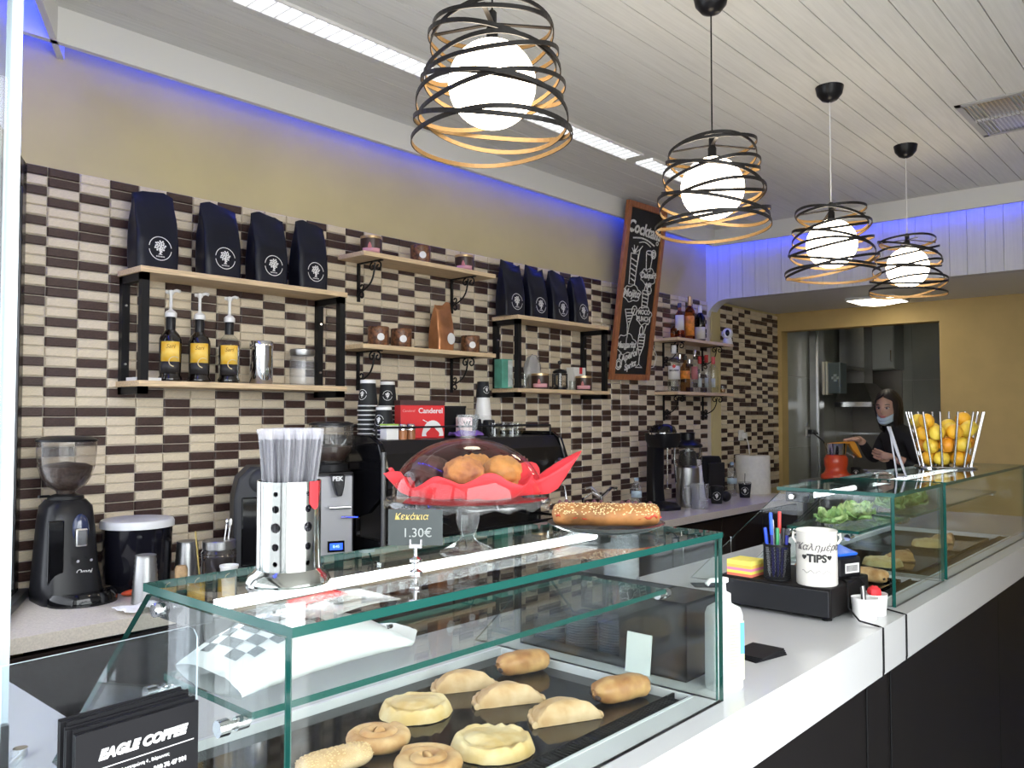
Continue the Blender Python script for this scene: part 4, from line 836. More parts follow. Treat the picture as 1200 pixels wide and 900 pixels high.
b = MB(); b.add([(0.045+0.05*math.cos(g), -0.0308, 0.008+0.065*math.sin(g)) for g in [PI*i/20 for i in range(21)]]+[(0.045+0.027*math.cos(g)*(1+0.2*math.sin(5*g)), -0.0308, 0.008+0.036*math.sin(g)) for g in [PI*i/20 for i in range(20, -1, -1)]], [tuple(range(42))]); b.tube([(0.0, -0.031, 0.075), (0.022, -0.031, 0.064)], 0.002, 5); b.build('figure_print', printw, t, smooth=0)
x = sx(522, 2.62); t = thing('black_box', 'plain black box next to the red sweetener box', 'box', (x+0.03, 2.62, ET), -0.2); b = MB(); b.box(-0.055, 0.055, -0.04, 0.04, 0, 0.13); b.build('carton', blackmatte, t, smooth=0, bevel=0.003); b = MB(); b.box(-0.056, 0.056, -0.041, 0.041, 0.126, 0.134); b.build('lid', blackplastic, t, smooth=0)
x = sx(464, 2.47)-0.018; t = thing('small_carton', 'small white carton with green top in front of cup stack', 'box', (x, 2.486, ET), 0.0); b = MB(); b.box(-0.03, 0.03, -0.02, 0.02, 0, 0.055); b.build('carton', paper, t, smooth=0, bevel=0.002); b = MB(); b.box(-0.03, 0.03, -0.0205, 0.0205, 0.055, 0.061); b.build('top_flap', mat('flap_green', (0.35, 0.55, 0.10), 0.5), t, smooth=0)
for k, (u, c_) in enumerate(((473, (0.45, 0.18, 0.07)), (481, (0.30, 0.12, 0.05)))):
    x = sx(u, 2.47)+0.008*(k+1); t = thing('spice_shaker', ('cinnamon shaker with steel cap beside the small carton', 'cocoa shaker with steel cap beside the red box')[k], 'shaker', (x, 2.485, ET), 0, 'spice shakers'); b = MB(); b.lathe([(0, 0), (0.018, 0), (0.018, 0.04), (0, 0.04)], 18); b.build('body', mat('spice%d' % k, c_, 0.4), t); b = MB(); b.lathe([(0.019, 0.036), (0.019, 0.052), (0.014, 0.06), (0, 0.062)], 18); b.build('cap', steel, t)
x = sx(525, 2.5); b = MB(); b.grid(lambda u, v: ((u-0.5)*0.155, (v-0.5)*0.055, 0.008+0.014*noise.noise((u*4, v*3, 1.0))+0.012*math.sin(PI*v)), 20, 10); t = tag(b.build('purple_cloth', mat('purple', (0.18, 0.09, 0.35), 0.9, var=0.2, scale=60), solid=0.003), 'folded purple cloth lying on the espresso machine', 'cloth'); t.location = (x+0.085, 2.478, ET+0.002); t.rotation_euler = (0, 0, -0.05)
x = sx(541, 2.55); t = thing('pink_carton', 'pale pink carton with black print behind the dome', 'box', (x, 2.535, ET), -0.15); b = MB(); b.box(-0.03, 0.03, -0.02, 0.02, 0, 0.085); b.build('carton', mat('pale_pink', (0.75, 0.55, 0.56), 0.6), t, smooth=0, bevel=0.002); text('print', 'W', 0.035, labdark, t, Matrix.Translation((0.0, -0.0208, 0.055)) @ FACE_Y, bold=0.001)
for k, (u, y) in enumerate(((579, 2.50), (590, 2.58), (600, 2.50), (606, 2.57))):
    x = sx(u, y); t = tag(MB().lathe([(0, 0.062), (0.024, 0.062), (0.030, 0), (0.0285, 0), (0.0225, 0.056), (0, 0.056)], 20, cap=False).build('espresso_glass', clear), 'upturned espresso glass on the machine beside the stacked cups', 'glass', 'upturned espresso glasses'); t.location = (x, y, ET)
for u, y, h_, lb in ((557, 2.60, 0.075, 'upturned dark cup left of the white cup stack'), (573, 2.60, 0.07, 'upturned dark cup right of the white cup stack')):
    x = sx(u, y); t = thing('dark_cup', lb, 'cup', (x, y, ET), 0 if u < 560 else -1.9); b = MB(); b.lathe([(0.034, 0), (0.035, 0.003), (0.026, h_), (0.02, h_+0.003), (0, h_+0.003)], 24); b.build('cup_wall', cupblack, t); b = MB(); b.tube([(0.032, 0, 0.02), (0.05, -0.01, 0.03), (0.045, -0.008, 0.052), (0.028, 0, 0.055)], 0.004, 7); b.build('handle', cupblack, t)
# ================================================================== right end of the back counter
# glass rinser / tap
L = (sx(704, 2.62), 0, 0); t = thing('bar_tap', 'chrome bar tap with two angled levers behind the sesame loaf', 'tap', (L[0], 2.62, BCZ), VR)
b = MB(); b.lathe([(0, 0), (0.045, 0), (0.045, 0.008), (0.016, 0.012), (0.012, 0.13), (0, 0.13)], 20); b.build('column', chrome, t)
for s_ in (-1, 1): b = MB(); b.tube([(0, 0, 0.125), (s_*0.055, 0, 0.175), (s_*0.085, -0.01, 0.17)], 0.009, 8, rs=[0.010, 0.009, 0.011]); b.build('lever', chrome, t)
b = MB(); b.tube([(0, 0, 0.12), (-0.05, -0.02, 0.15), (-0.10, -0.03, 0.12), (-0.10, -0.03, 0.02)], 0.007, 8); b.build('spout', chrome, t)
def water_bottle(u, v, label, H=0.2, R=0.031):
    L = place(u, v, BCZ); t = thing('water_bottle', label, 'bottle', L, 0, 'clear water bottles')
    b = MB(); b.lathe([(0, 0), (R*0.9, 0), (R, 0.01)]+[(R-0.002*(k % 2), 0.02+0.009*k) for k in range(6)]+[(R, 0.08), (R, H*0.68), (R*0.6, H*0.83), (0.012, H*0.89), (0.012, H*0.93)], 24); b.build('body', clearplastic, t)
    b = MB(); b.lathe([(0.0135, H*0.91), (0.0135, H*0.99), (0, H)], 16); b.build('cap', mat('cap_clear_blue', (0.35, 0.50, 0.65), 0.4), t)
    label_patch('band', mat('band_paleblue', (0.45, 0.58, 0.66), 0.5), t, R+0.0006, 0.085, 0.125, facing(L[0], L[1])-1.3, facing(L[0], L[1])+1.3)
water_bottle(746, 600, 'small water bottle between the tap and the milkshake mixer')
water_bottle(858, 581, 'water bottle in front of the white paper roll', H=0.235, R=0.034)
L = (sx(775, 2.66), 0, 0); t = thing('milkshake_mixer', 'tall black milkshake mixer on the back counter', 'mixer', (L[0], 2.66, BCZ), VR*0.4)
b = MB(); loft(b, [(0, 0.085, 0.10, 0, 0), (0.018, 0.085, 0.10, 0, 0), (0.04, 0.07, 0.09, 0, 0.02), (0.05, 0.03, 0.03, 0, 0.08)]); b.build('base', blackplastic, t, smooth=50)
b = MB(); loft(b, [(0.02, 0.05, 0.045, 0, 0.06), (0.12, 0.045, 0.04, 0, 0.065), (0.36, 0.045, 0.04, 0, 0.06), (0.40, 0.05, 0.06, 0, 0.04)]); b.build('column', blackplastic, t, smooth=50)
b = MB(); loft(b, [(0.37, 0.06, 0.085, 0, -0.01), (0.42, 0.08, 0.10, 0, -0.01), (0.455, 0.08, 0.10, 0, -0.01)]); b.build('head', blackplastic, t, smooth=50)
b = MB(); b.lathe([(0.083, 0.455), (0.083, 0.465), (0.07, 0.495), (0.04, 0.51), (0, 0.512)], 28, c=(0, -0.01, 0)); b.build('top_cover', blackgloss, t)
b = MB(); b.lathe([(0.0845, 0.447), (0.0845, 0.458), (0.08, 0.46)], 28, c=(0, -0.01, 0), cap=False); b.build('chrome_band', chrome, t)
b = MB(); b.tube([(0.0, -0.05, 0.38), (0.0, -0.05, 0.13)], 0.0045, 8); b.lathe([(0, 0), (0.014, 0), (0.012, 0.004), (0, 0.006)], 14, c=(0, -0.05, 0.126)); b.build('spindle', steel, t)
L = (sx(805, 2.62), 0, 0); t = thing('juice_extractor', 'steel and black juice extractor beside the milkshake mixer', 'juicer', (L[0], 2.62, BCZ), VR*0.4)
b = MB(); b.lathe([(0, 0), (0.072, 0), (0.074, 0.006), (0.07, 0.24), (0.06, 0.25), (0, 0.25)], 32); b.build('motor_body', brushed, t)
b = MB(); b.lathe([(0.072, 0.25), (0.085, 0.26), (0.09, 0.31), (0.088, 0.36), (0.05, 0.40), (0, 0.40)], 32); b.build('bowl', smoke, t)
b = MB(); b.lathe([(0, 0.255), (0.06, 0.255), (0.05, 0.34), (0, 0.36)], 24); b.build('basket', blackplastic, t)
b = MB(); b.lathe([(0.092, 0.365), (0.093, 0.38), (0.06, 0.40), (0.045, 0.41), (0.045, 0.45), (0.05, 0.455), (0, 0.455)], 28); b.build('lid', blackplastic, t)
b = MB(); b.tube([(-0.09, 0, 0.15), (-0.105, 0, 0.28), (-0.10, 0, 0.38), (0, 0, 0.425), (0.10, 0, 0.38), (0.10, 0, 0.30)], 0.006, 8); b.build('locking_arm', steel, t)
L = place(820, 596, BCZ); t = thing('measuring_jug', 'clear plastic jug with handle before the juice extractor', 'jug', (L[0], L[1], BCZ), VR)
b = MB(); b.lathe([(0, 0.003), (0.05, 0), (0.055, 0.15), (0.053, 0.15), (0.048, 0.006), (0, 0.008)], 28, cap=False); b.build('body', clearplastic, t)
b = MB(); b.tube([(-0.052, 0, 0.135), (-0.095, 0, 0.125), (-0.10, 0, 0.07), (-0.085, 0, 0.03), (-0.05, 0, 0.025)], 0.006, 8); b.build('handle', clearplastic, t)
p = on_y(816, 540, 2.74); t = thing('cup_cone', 'tall white stack of nested paper cups against the wall', 'cups', (p.x, 2.74, BCZ)); b = MB(); b.lathe([(0, 0), (0.055, 0), (0.056, 0.01)]+[(0.056-0.0012*k, 0.016+0.012*k+0.004*(k % 2)) for k in range(20)]+[(0.03, 0.27), (0, 0.27)], 26); b.build('cup_stack', white, t)
p = on_y(833, 545, 2.78); t = thing('black_speaker', 'upright black box with rounded top edge behind the black cup', 'speaker', (p.x, 2.80, BCZ), -0.15); b = MB(); loft(b, [(0, 0.10, 0.07, 0, 0), (0.01, 0.105, 0.075, 0, 0), (0.26, 0.105, 0.06, 0, 0.01), (0.28, 0.095, 0.05, 0, 0.01)]); b.build('cabinet', blackmatte, t, smooth=50); b = MB(); b.box(-0.085, 0.085, -0.078, -0.06, 0.03, 0.24); b.build('grille', mat('grille_black', (0.008, 0.008, 0.008), 0.8), t, smooth=0, bevel=0.008)
def takeaway(u, v, label, H, R0, R1, straw, lidm):
    L = place(u, v, BCZ); t = thing('takeaway_cup', label, 'cup', L); b = MB(); b.lathe([(0, 0), (R1, 0), (R0, H), (0, H)], 26); b.build('cup_wall', cupblack, t)
    b = MB(); b.lathe([(R0+0.002, H-0.003), (R0+0.002, H+0.004), (R0*0.9, H+0.012), (0, H+0.012)], 26); b.build('lid', lidm, t)
    cup_logo(t, R1, R0, H, H*0.5, facing(L[0], L[1]), 0.026)
    if straw: b = MB(); b.tube([(0, 0, H), (0.004, 0, H+0.07)], 0.003, 6); b.build('straw', blackplastic, t)
takeaway(873, 583, 'black takeaway cup with straw before the white paper roll', 0.095, 0.043, 0.034, True, clearplastic)
takeaway(840, 590, 'black takeaway cup with dark lid beside the clear jug', 0.10, 0.045, 0.034, False, blackplastic)
L = place(850, 588, BCZ); t = tag(MB().ball((0, 0, 0.035), (0.04, 0.035, 0.035), 20, 12, fn=lambda d: 1+0.05*math.sin(4*d.x)).build('kitchen_gadget', blackplastic), 'small round black gadget beside the water bottle', 'gadget'); t.location = L
L = (sx(881, 2.72), 0, 0); t = thing('paper_roll', 'large white paper towel roll at the end of the back counter', 'paper roll', (L[0], 2.72, BCZ)); b = MB(); b.lathe([(0.02, 0), (0.125, 0), (0.122, 0.265), (0.118, 0.27), (0.022, 0.27)], 40); b.build('roll', mat('towel', (0.74, 0.73, 0.70), 0.9, var=0.05, scale=40), t); b = MB(); b.lathe([(0.022, 0.268), (0.022, 0.271), (0.017, 0.271), (0.017, 0.2)], 20, cap=False); b.build('core', mat('card_core', (0.35, 0.25, 0.15), 0.8), t)
p = on_y(868, 510, WY-0.022); t = thing('wall_socket', 'white wall socket with plugged cable over the paper roll', 'socket', (p.x, WY-0.0195, p.z)); b = MB(); b.box(-0.04, 0.04, -0.012, 0, -0.04, 0.04); b.build('plate', white, t, smooth=0, bevel=0.004); b = MB(); b.box(0.0, 0.035, -0.045, -0.012, -0.025, 0.02); b.build('plug', white, t, smooth=0, bevel=0.005); b = MB(); b.tube([(0.02, -0.04, -0.02), (0.035, -0.05, -0.07), (0.05, -0.05, -0.16), (0.055, -0.04, -0.26)], 0.004, 6); b.build('cable', white, t)
# ================================================================== on top of the pie case
TZ = CASEZ
def top_place(u, v): return place(u, v, TZ)
# steel straw holder
L = top_place(338, 682); t = thing('straw_holder', 'perforated steel cylinder holding wrapped straws', 'straw holder', (L[0], L[1], TZ))
R = 0.0385; H = 0.125; a0 = facing(L[0], L[1])
b = MB(); b.lathe([(0, 0), (0.050, 0), (0.051, 0.003), (0.048, 0.010), (R+0.003, 0.015), (R, 0.018), (R, H), (R-0.0015, H), (R-0.0015, 0.02), (0, 0.02)], 96, cap=False)
cyl = b.build('cylinder', mat('holder_steel', (0.50, 0.52, 0.50), 0.12, metal=1.0), t, smooth=0, fix=True)
import bmesh
bm = bmesh.new(); bm.from_mesh(cyl.data); bmesh.ops.remove_doubles(bm, verts=bm.verts, dist=1e-6); bmesh.ops.recalc_face_normals(bm, faces=bm.faces); bm.to_mesh(cyl.data); bm.free()
cut = MB()
for da in (-0.42, 0.62, 1.7, 2.8, 3.9):
    for z_, r_ in ((0.028, 0.003), (0.048, 0.0045), (0.071, 0.006), (0.093, 0.0045), (0.111, 0.003)):
        cut.at(Matrix.Rotation(a0+da, 4, 'Z') @ Matrix.Translation((R-0.006, 0, z_)) @ Matrix.Rotation(PI/2, 4, 'Y')); cut.lathe([(r_, 0), (r_, 0.012)], 16)
co = cut.build('cut', steel, smooth=0, fix=True); co.parent = t
bo = cyl.modifiers.new('holes', 'BOOLEAN'); bo.operation = 'DIFFERENCE'; bo.object = co; bo.solver = 'EXACT'
bpy.context.view_layer.update()
cm = bpy.data.meshes.new_from_object(cyl.evaluated_get(bpy.context.evaluated_depsgraph_get())); cyl.modifiers.clear(); cyl.data = cm
cm.polygons.foreach_set('use_smooth', [True]*len(cm.polygons)); cm.set_sharp_from_angle(angle=math.radians(35)); bpy.data.objects.remove(co)
b = MB(); b.grid(lambda u, v: ((R+0.0007)*math.cos(a0+0.65+0.42*u), (R+0.0007)*math.sin(a0+0.65+0.42*u), H-0.034*v*(0.4+0.6*math.sin(PI*(0.2+0.5*u)))), 8, 4); b.build('red_sticker', redpaper, t)
film = glass('straw_film', (0.95, 0.95, 0.97), 1.5, 0.03, (0.80, 0.80, 0.84), 0.16)
sb = MB(); sb.tube([(0, 0, 0), (0, 0, 0.155)], 0.0022, 6); straw_d = sb.data('straw', mat('straw_black', (0.015, 0.015, 0.03), 0.3))
fb_ = MB(); fb_.tube([(0, 0, 0.0), (0, 0, 0.10), (0.001, 0, 0.16), (0, 0.001, 0.168)], 0.0036, 6, rs=[0.0034, 0.0036, 0.0040, 0.0046]); film_d = fb_.data('wrapper', film)
rs_ = random.Random(5)
hexp = sorted([Vector(((i+0.5*(j % 2))*0.0080, j*0.0080*0.866, 0)) for i in range(-4, 5) for j in range(-4, 5)], key=lambda q: q.length)[:30]
for q in hexp:
    q = Matrix.Rotation(0.37, 3, 'Z') @ q+Vector((rs_.uniform(-0.0004, 0.0004), rs_.uniform(-0.0004, 0.0004), 0)); q = q*min(1.0, 0.0215/max(q.length, 1e-6))
    s_ = thing('wrapped_straw', 'black straw in clear wrapper standing in the steel cylinder', 'straw', (L[0]+q.x, L[1]+q.y, TZ+0.0215), 0, 'wrapped straws in the steel cylinder')
    tilt = Vector((q.x*0.72-q.y*0.35, q.y*0.72+q.x*0.35, 0.16)).normalized(); s_.rotation_mode = 'QUATERNION'; s_.rotation_quaternion = Vector((0, 0, 1)).rotation_difference(tilt)
    for nm, me in (('straw_tube', straw_d), ('wrapper', film_d)): o = bpy.data.objects.new(nm, me); COL.objects.link(o); o.parent = s_
# cake stand
L = top_place(548, 648); CS = thing('cake_stand', 'footed glass cake stand with domed cover and red paper', 'cake stand', (L[0], L[1], TZ), VR)
b = MB(); b.lathe([(0, 0.001), (0.042, 0), (0.042, 0.003), (0.03, 0.010), (0.014, 0.018), (0.010, 0.026), (0.014, 0.036), (0.018, 0.05), (0.017, 0.064), (0.011, 0.07), (0.012, 0.076), (0.02, 0.080)], 40); b.build('foot', glass('pressed_glass', (0.92, 0.935, 0.935), 1.55, 0.0, (0.8, 0.82, 0.82), 0.03), CS)
nn = 72; b = MB()
b.grid(lambda u, v: (lambda r, z, a: (r*math.cos(a), r*math.sin(a), z))(0.02+0.10*min(1, v*1.25)+(0.004 if v > 0.8 else 0), 0.08+0.003*v-(0.010+0.003*math.cos(18*2*PI*u))*max(0, (v-0.8)/0.2), 2*PI*u), nn, 10, wrap=True); b.build('plate', MATS['pressed_glass'], CS, solid=0.002)
b = MB(); dome = [(0.112, 0.086)]+[(0.112*math.cos(g), 0.088+0.083*math.sin(g)) for g in [PI/2*i/14 for i in range(14)]]+[(0.012, 0.1712)]
b.lathe(dome, 48, cap=False); dm = b.build('dome', glass('dome_glass', (0.95, 0.93, 0.935), 1.45), CS, smooth=80)
b = MB(); b.lathe([(0.010, 0.170), (0.011, 0.176), (0.014, 0.186), (0.017, 0.204), (0.0165, 0.206), (0, 0.204)], 12); b.build('knob', MATS['pressed_glass'], dm, smooth=20)
def sheet_pt(u, v):
    a = 2*PI*u; sp = max(math.exp(-((((a-c+PI) % (2*PI))-PI)/w_)**2)*h_ for c, w_, h_ in ((0.12, 0.22, 0.062), (0.75, 0.25, 0.035), (1.9, 0.3, 0.03), (3.35, 0.22, 0.022), (2.75, 0.2, 0.02), (4.3, 0.35, 0.0), (5.5, 0.3, 0.01)))
    rr = (0.108+0.006*math.sin(5*a)+sp)*v
    z = 0.087+0.115*max(0, v-0.76)*(1+0.28*math.sin(9*a)+0.15*math.sin(4*a+1))+0.030*(sp/0.062)*max(0, v-0.76)*3.4 + 0.002*noise.noise((rr*60*math.cos(a), rr*60*math.sin(a), 3))
    return (rr*math.cos(a), rr*math.sin(a), z)
b = MB(); b.grid(lambda u, v: sheet_pt(u, 0.02+0.98*v), 96, 14, wrap=True); b.build('red_paper', redpaper, CS, solid=0.0008, smooth=25)
def muffin(px, py, r, m, label, seed):
    Lx = CS.matrix_basis @ Vector((px, py, 0.089)); t = thing('muffin', label, 'muffin', (Lx.x, Lx.y, TZ+0.0905), 0, 'muffins under the dome')
    b = MB(); b.grid(lambda u, v: ((r*(0.70+0.22*v)+0.0012*math.cos(20*2*PI*u))*math.cos(2*PI*u), (r*(0.70+0.22*v)+0.0012*math.cos(20*2*PI*u))*math.sin(2*PI*u), 0.028*v), 60, 3, wrap=True); b.lathe([(r*0.7, 0), (0, 0)], 20, cap=False); b.build('base', m[0], t)
    b = MB(); b.ball((0, 0, 0.030), (r*1.06, r*1.06, 0.024), 36, 20, fn=lambda d: 1+0.16*noise.noise(d*3+Vector((seed, 0, 0)))+0.10*noise.noise(d*8+Vector((0, seed, 0)))+0.04*noise.noise(d*20)); b.build('crown', m[1], t, smooth=80)
mg = (mat('muffin_base', (0.52, 0.25, 0.07), 0.7, var=0.3, scale=30), mat('muffin_gold', (0.60, 0.27, 0.06), 0.65, var=0.45, scale=22, bump=0.5))
mc = (mat('choc_base', (0.06, 0.02, 0.012), 0.7), mat('choc_crown', (0.055, 0.016, 0.010), 0.6, var=0.4, scale=40, bump=0.8))
muffin(-0.003, -0.040, 0.0280, (mg[0], mat('muffin_marbled', (0.58, 0.26, 0.07), 0.65, var=0.5, scale=35, bump=0.6, col2=(0.22, 0.07, 0.03))), 'golden choc-chip muffin in the middle under the dome', 1)
muffin(0.051, -0.004, 0.0285, mg, 'plain golden muffin under the dome by the red paper tip', 2)
muffin(-0.055, -0.001, 0.0285, mc, 'dark chocolate muffin under the glass dome', 3)
muffin(0.008, 0.052, 0.027, mg, 'golden muffin at the back of the dome', 4)
# price card
L = top_place(487, 672); t = thing('price_card', 'small dark price card in a chrome clip holder', 'price card', (L[0], L[1], TZ), VR)
b = MB(); b.lathe([(0, 0), (0.009, 0), (0.009, 0.003), (0.003, 0.006), (0.0025, 0.012), (0.008, 0.016), (0.008, 0.019), (0.0025, 0.022), (0.0025, 0.034), (0, 0.035)], 18); b.box(-0.008, 0.008, -0.003, 0.003, 0.033, 0.038); b.tube([(-0.007, 0, 0.037), (-0.007, 0, 0.044)], 0.002, 6); b.tube([(0.007, 0, 0.037), (0.007, 0, 0.044)], 0.002, 6); b.build('clip', chrome, t)
b = MB(); b.box(-0.036, 0.035, 0.0005, 0.002, 0.036, 0.083); b.build('card', mat('slate_card', (0.05, 0.06, 0.06), 0.25), t, smooth=0)
text('writing', 'Κεκάκια', 0.013, mat('gold_ink', (0.55, 0.42, 0.12), 0.5), t, Matrix.Translation((-0.006, 0.0002, 0.073)) @ FACE_Y, shear=0.2, fit=0.044); text('writing', '1.30€', 0.014, mat('grey_ink', (0.32, 0.34, 0.33), 0.6), t, Matrix.Translation((0.002, 0.0002, 0.052)) @ FACE_Y, fit=0.035)
# sesame loaf on a dark plate
L = top_place(710, 622); t = thing('serving_plate', 'shallow dark grey plate under the sesame loaf', 'plate', (L[0], L[1], TZ), VR)
b = MB(); b.lathe([(0, 0), (0.055, 0), (0.085, 0.006), (0.103, 0.014), (0.104, 0.0155), (0.084, 0.0085), (0.055, 0.003), (0, 0.003)], 56, cap=False); b.build('dish', mat('plate_grey', (0.10, 0.11, 0.115), 0.2, coat=0.3), t)
t2 = thing('sesame_loaf', 'long sesame-crusted sandwich loaf on dark plate', 'bread', (L[0], L[1], TZ+0.0108), VR-0.06)
def loaf(u, v):
    x = -0.096+0.192*v; e = (1-abs(2*v-1)**16)**0.5 if 0 < v < 1 else 0.0; a = 2*PI*u
    r = 0.001+e*(1+0.07*noise.noise((x*20, math.cos(a), math.sin(a))))
    return (x, 0.026*r*math.cos(a)*(1 if abs(math.cos(a)) < 2 else 1), 0.020+0.018*r*math.sin(a)-(0.004*r if math.sin(a) < 0 else 0))
crust = mat('crust', (0.33, 0.145, 0.042), 0.6, var=0.5, scale=25, bump=0.5)
b = MB(); b.grid(loaf, 32, 60, wrap=True); b.build('crust', crust, t2, smooth=80)
b = MB(); rr = random.Random(3)
for k in range(420):
    u, v = rr.uniform(0.02, 0.5), rr.uniform(0.03, 0.97); p = Vector(loaf(u, v)); c = Vector((p.x, 0, 0.02)); n_ = (p-c).normalized(); s_ = Vector((rr.uniform(-1, 1), rr.uniform(-1, 1), 0)).normalized(); x_ = (s_-n_*s_.dot(n_)).normalized(); y_ = n_.cross(x_); p = p+n_*0.0003
    b.add([p+x_*0.0022, p+y_*0.0012, p-x_*0.0018, p-y_*0.0012, p+n_*0.0009], [(0, 1, 4), (1, 2, 4), (2, 3, 4), (3, 0, 4)])
o = b.build('sesame', mat('sesame', (0.74, 0.55, 0.28), 0.5), t2); o['kind'] = 'stuff'
b = MB(); b.grid(lambda u, v: (-0.088+0.176*u, 0.024*math.cos(PI*v)*1.06, 0.0165+0.003*math.sin(60*u)+0.001*math.cos(33*u)), 40, 6); b.build('filling', mat('filling_red', (0.45, 0.05, 0.02), 0.6), t2, solid=0.004)
b = MB(); b.grid(lambda u, v: (-0.085+0.17*u, 0.014+0.024*v, 0.030+0.008*v*(0.7+0.3*math.sin(19*u))+0.003*math.sin(85*u)*v), 70, 6); b.build('salad_leaf', mat('purple_leaf', (0.12, 0.03, 0.05), 0.6, var=0.5, scale=60), t2, solid=0.0008)
b = MB(); b.grid(lambda u, v: (0.055+0.05*u, 0.033+0.035*v, 0.0095+0.010*u*u+0.006*v), 8, 8); b.build('red_paper', redpaper, t, solid=0.0006)

# ================================================================== inside the pie case
# bakery bag and flyer on the glass shelf
SZ = 1.1842
P0 = on_z(262, 795, SZ); P1 = on_z(440, 745, SZ+0.02); mid = (P0+P1)/2; ang = math.atan2(P1.y-P0.y, P1.x-P0.x)
t = thing('bakery_bag', 'white paper bakery bag with grey checks lying on the glass shelf', 'paper bag', (mid.x+0.018, 0.905, SZ), 0.02)
LB = 0.31
def bag(u, v):
    x = -LB/2+LB*u; a = 2*PI*v; th = (0.006+0.026*math.sin(PI*min(1, u*1.1+0.05))**0.8); wd = 0.082*(0.85+0.15*math.sin(PI*u)) if u < 0.85 else 0.082*(0.85-(u-0.85)*3)
    c, s_ = math.cos(a), math.sin(a)
    return (x+0.008*noise.noise((u*4, s_, 2)), wd*math.copysign(abs(c)**0.7, c)+0.02*(u-0.5), th*(1+math.copysign(abs(s_)**0.8, s_))*0.98+0.002*noise.noise((u*9, c*3, s_*3))+0.0026)
b = MB(); b.grid(lambda u, v: bag(v, u), 28, 24, wrap=True); b.build('bag_body', mat('bag_paper', (0.60, 0.61, 0.61), 0.8), t, smooth=35)
chk = mat('check_grey', (0.05, 0.055, 0.06), 0.8)
b = MB()
for i in range(8):
    for j in range(6):
        if (i+j) % 2 and not (i % 2 == 0 and j > 4): 
            def cp(du, dv, i=i, j=j):
                uu = 0.06+0.045*(i+du); vv = 0.12+0.045*(j+dv); p = bag(uu, vv); return (p[0], p[1], p[2]+0.0012)
            b.grid(lambda du, dv: cp(du, dv), 2, 2)
o = b.build('check_print', chk, t, smooth=0)
text('emblem', '❧', 0.014, labdark, t, Matrix.Translation((0.06, -0.074, 0.045)) @ Matrix.Rotation(0.9, 4, 'X'))
P = on_z(352, 722, 1.25); b = MB(); b.grid(lambda u, v: ((u-0.5)*0.13, (v-0.5)*0.09, 0.004*math.sin(PI*u)), 10, 4); fl = tag(b.build('red_flyer', [paper], solid=0.0008), 'white and red flyer lying on the paper bag in the case', 'flyer'); fl.location = (0.70, 0.93, SZ+0.0605); fl.rotation_euler = (0.05, 0.0, 0.1)
b = MB(); b.add([(-0.064, 0.0, 0.0034), (-0.02, 0.044, 0.0045), (-0.064, 0.044, 0.003)], [(0, 1, 2)]); b.grid(lambda u, v: (-0.062+0.085*u, 0.012+0.032*v, 0.0052), 4, 2); b.build('red_print', mat('flyer_red', (0.72, 0.06, 0.06), 0.7), fl, smooth=0)
b = MB(); b.grid(lambda u, v: (-0.025+0.05*u, -0.02+0.03*v, 0.0058), 4, 2); b.build('photo_print', mat('flyer_photo', (0.2, 0.2, 0.19), 0.7, var=0.7, scale=80), fl, smooth=0)
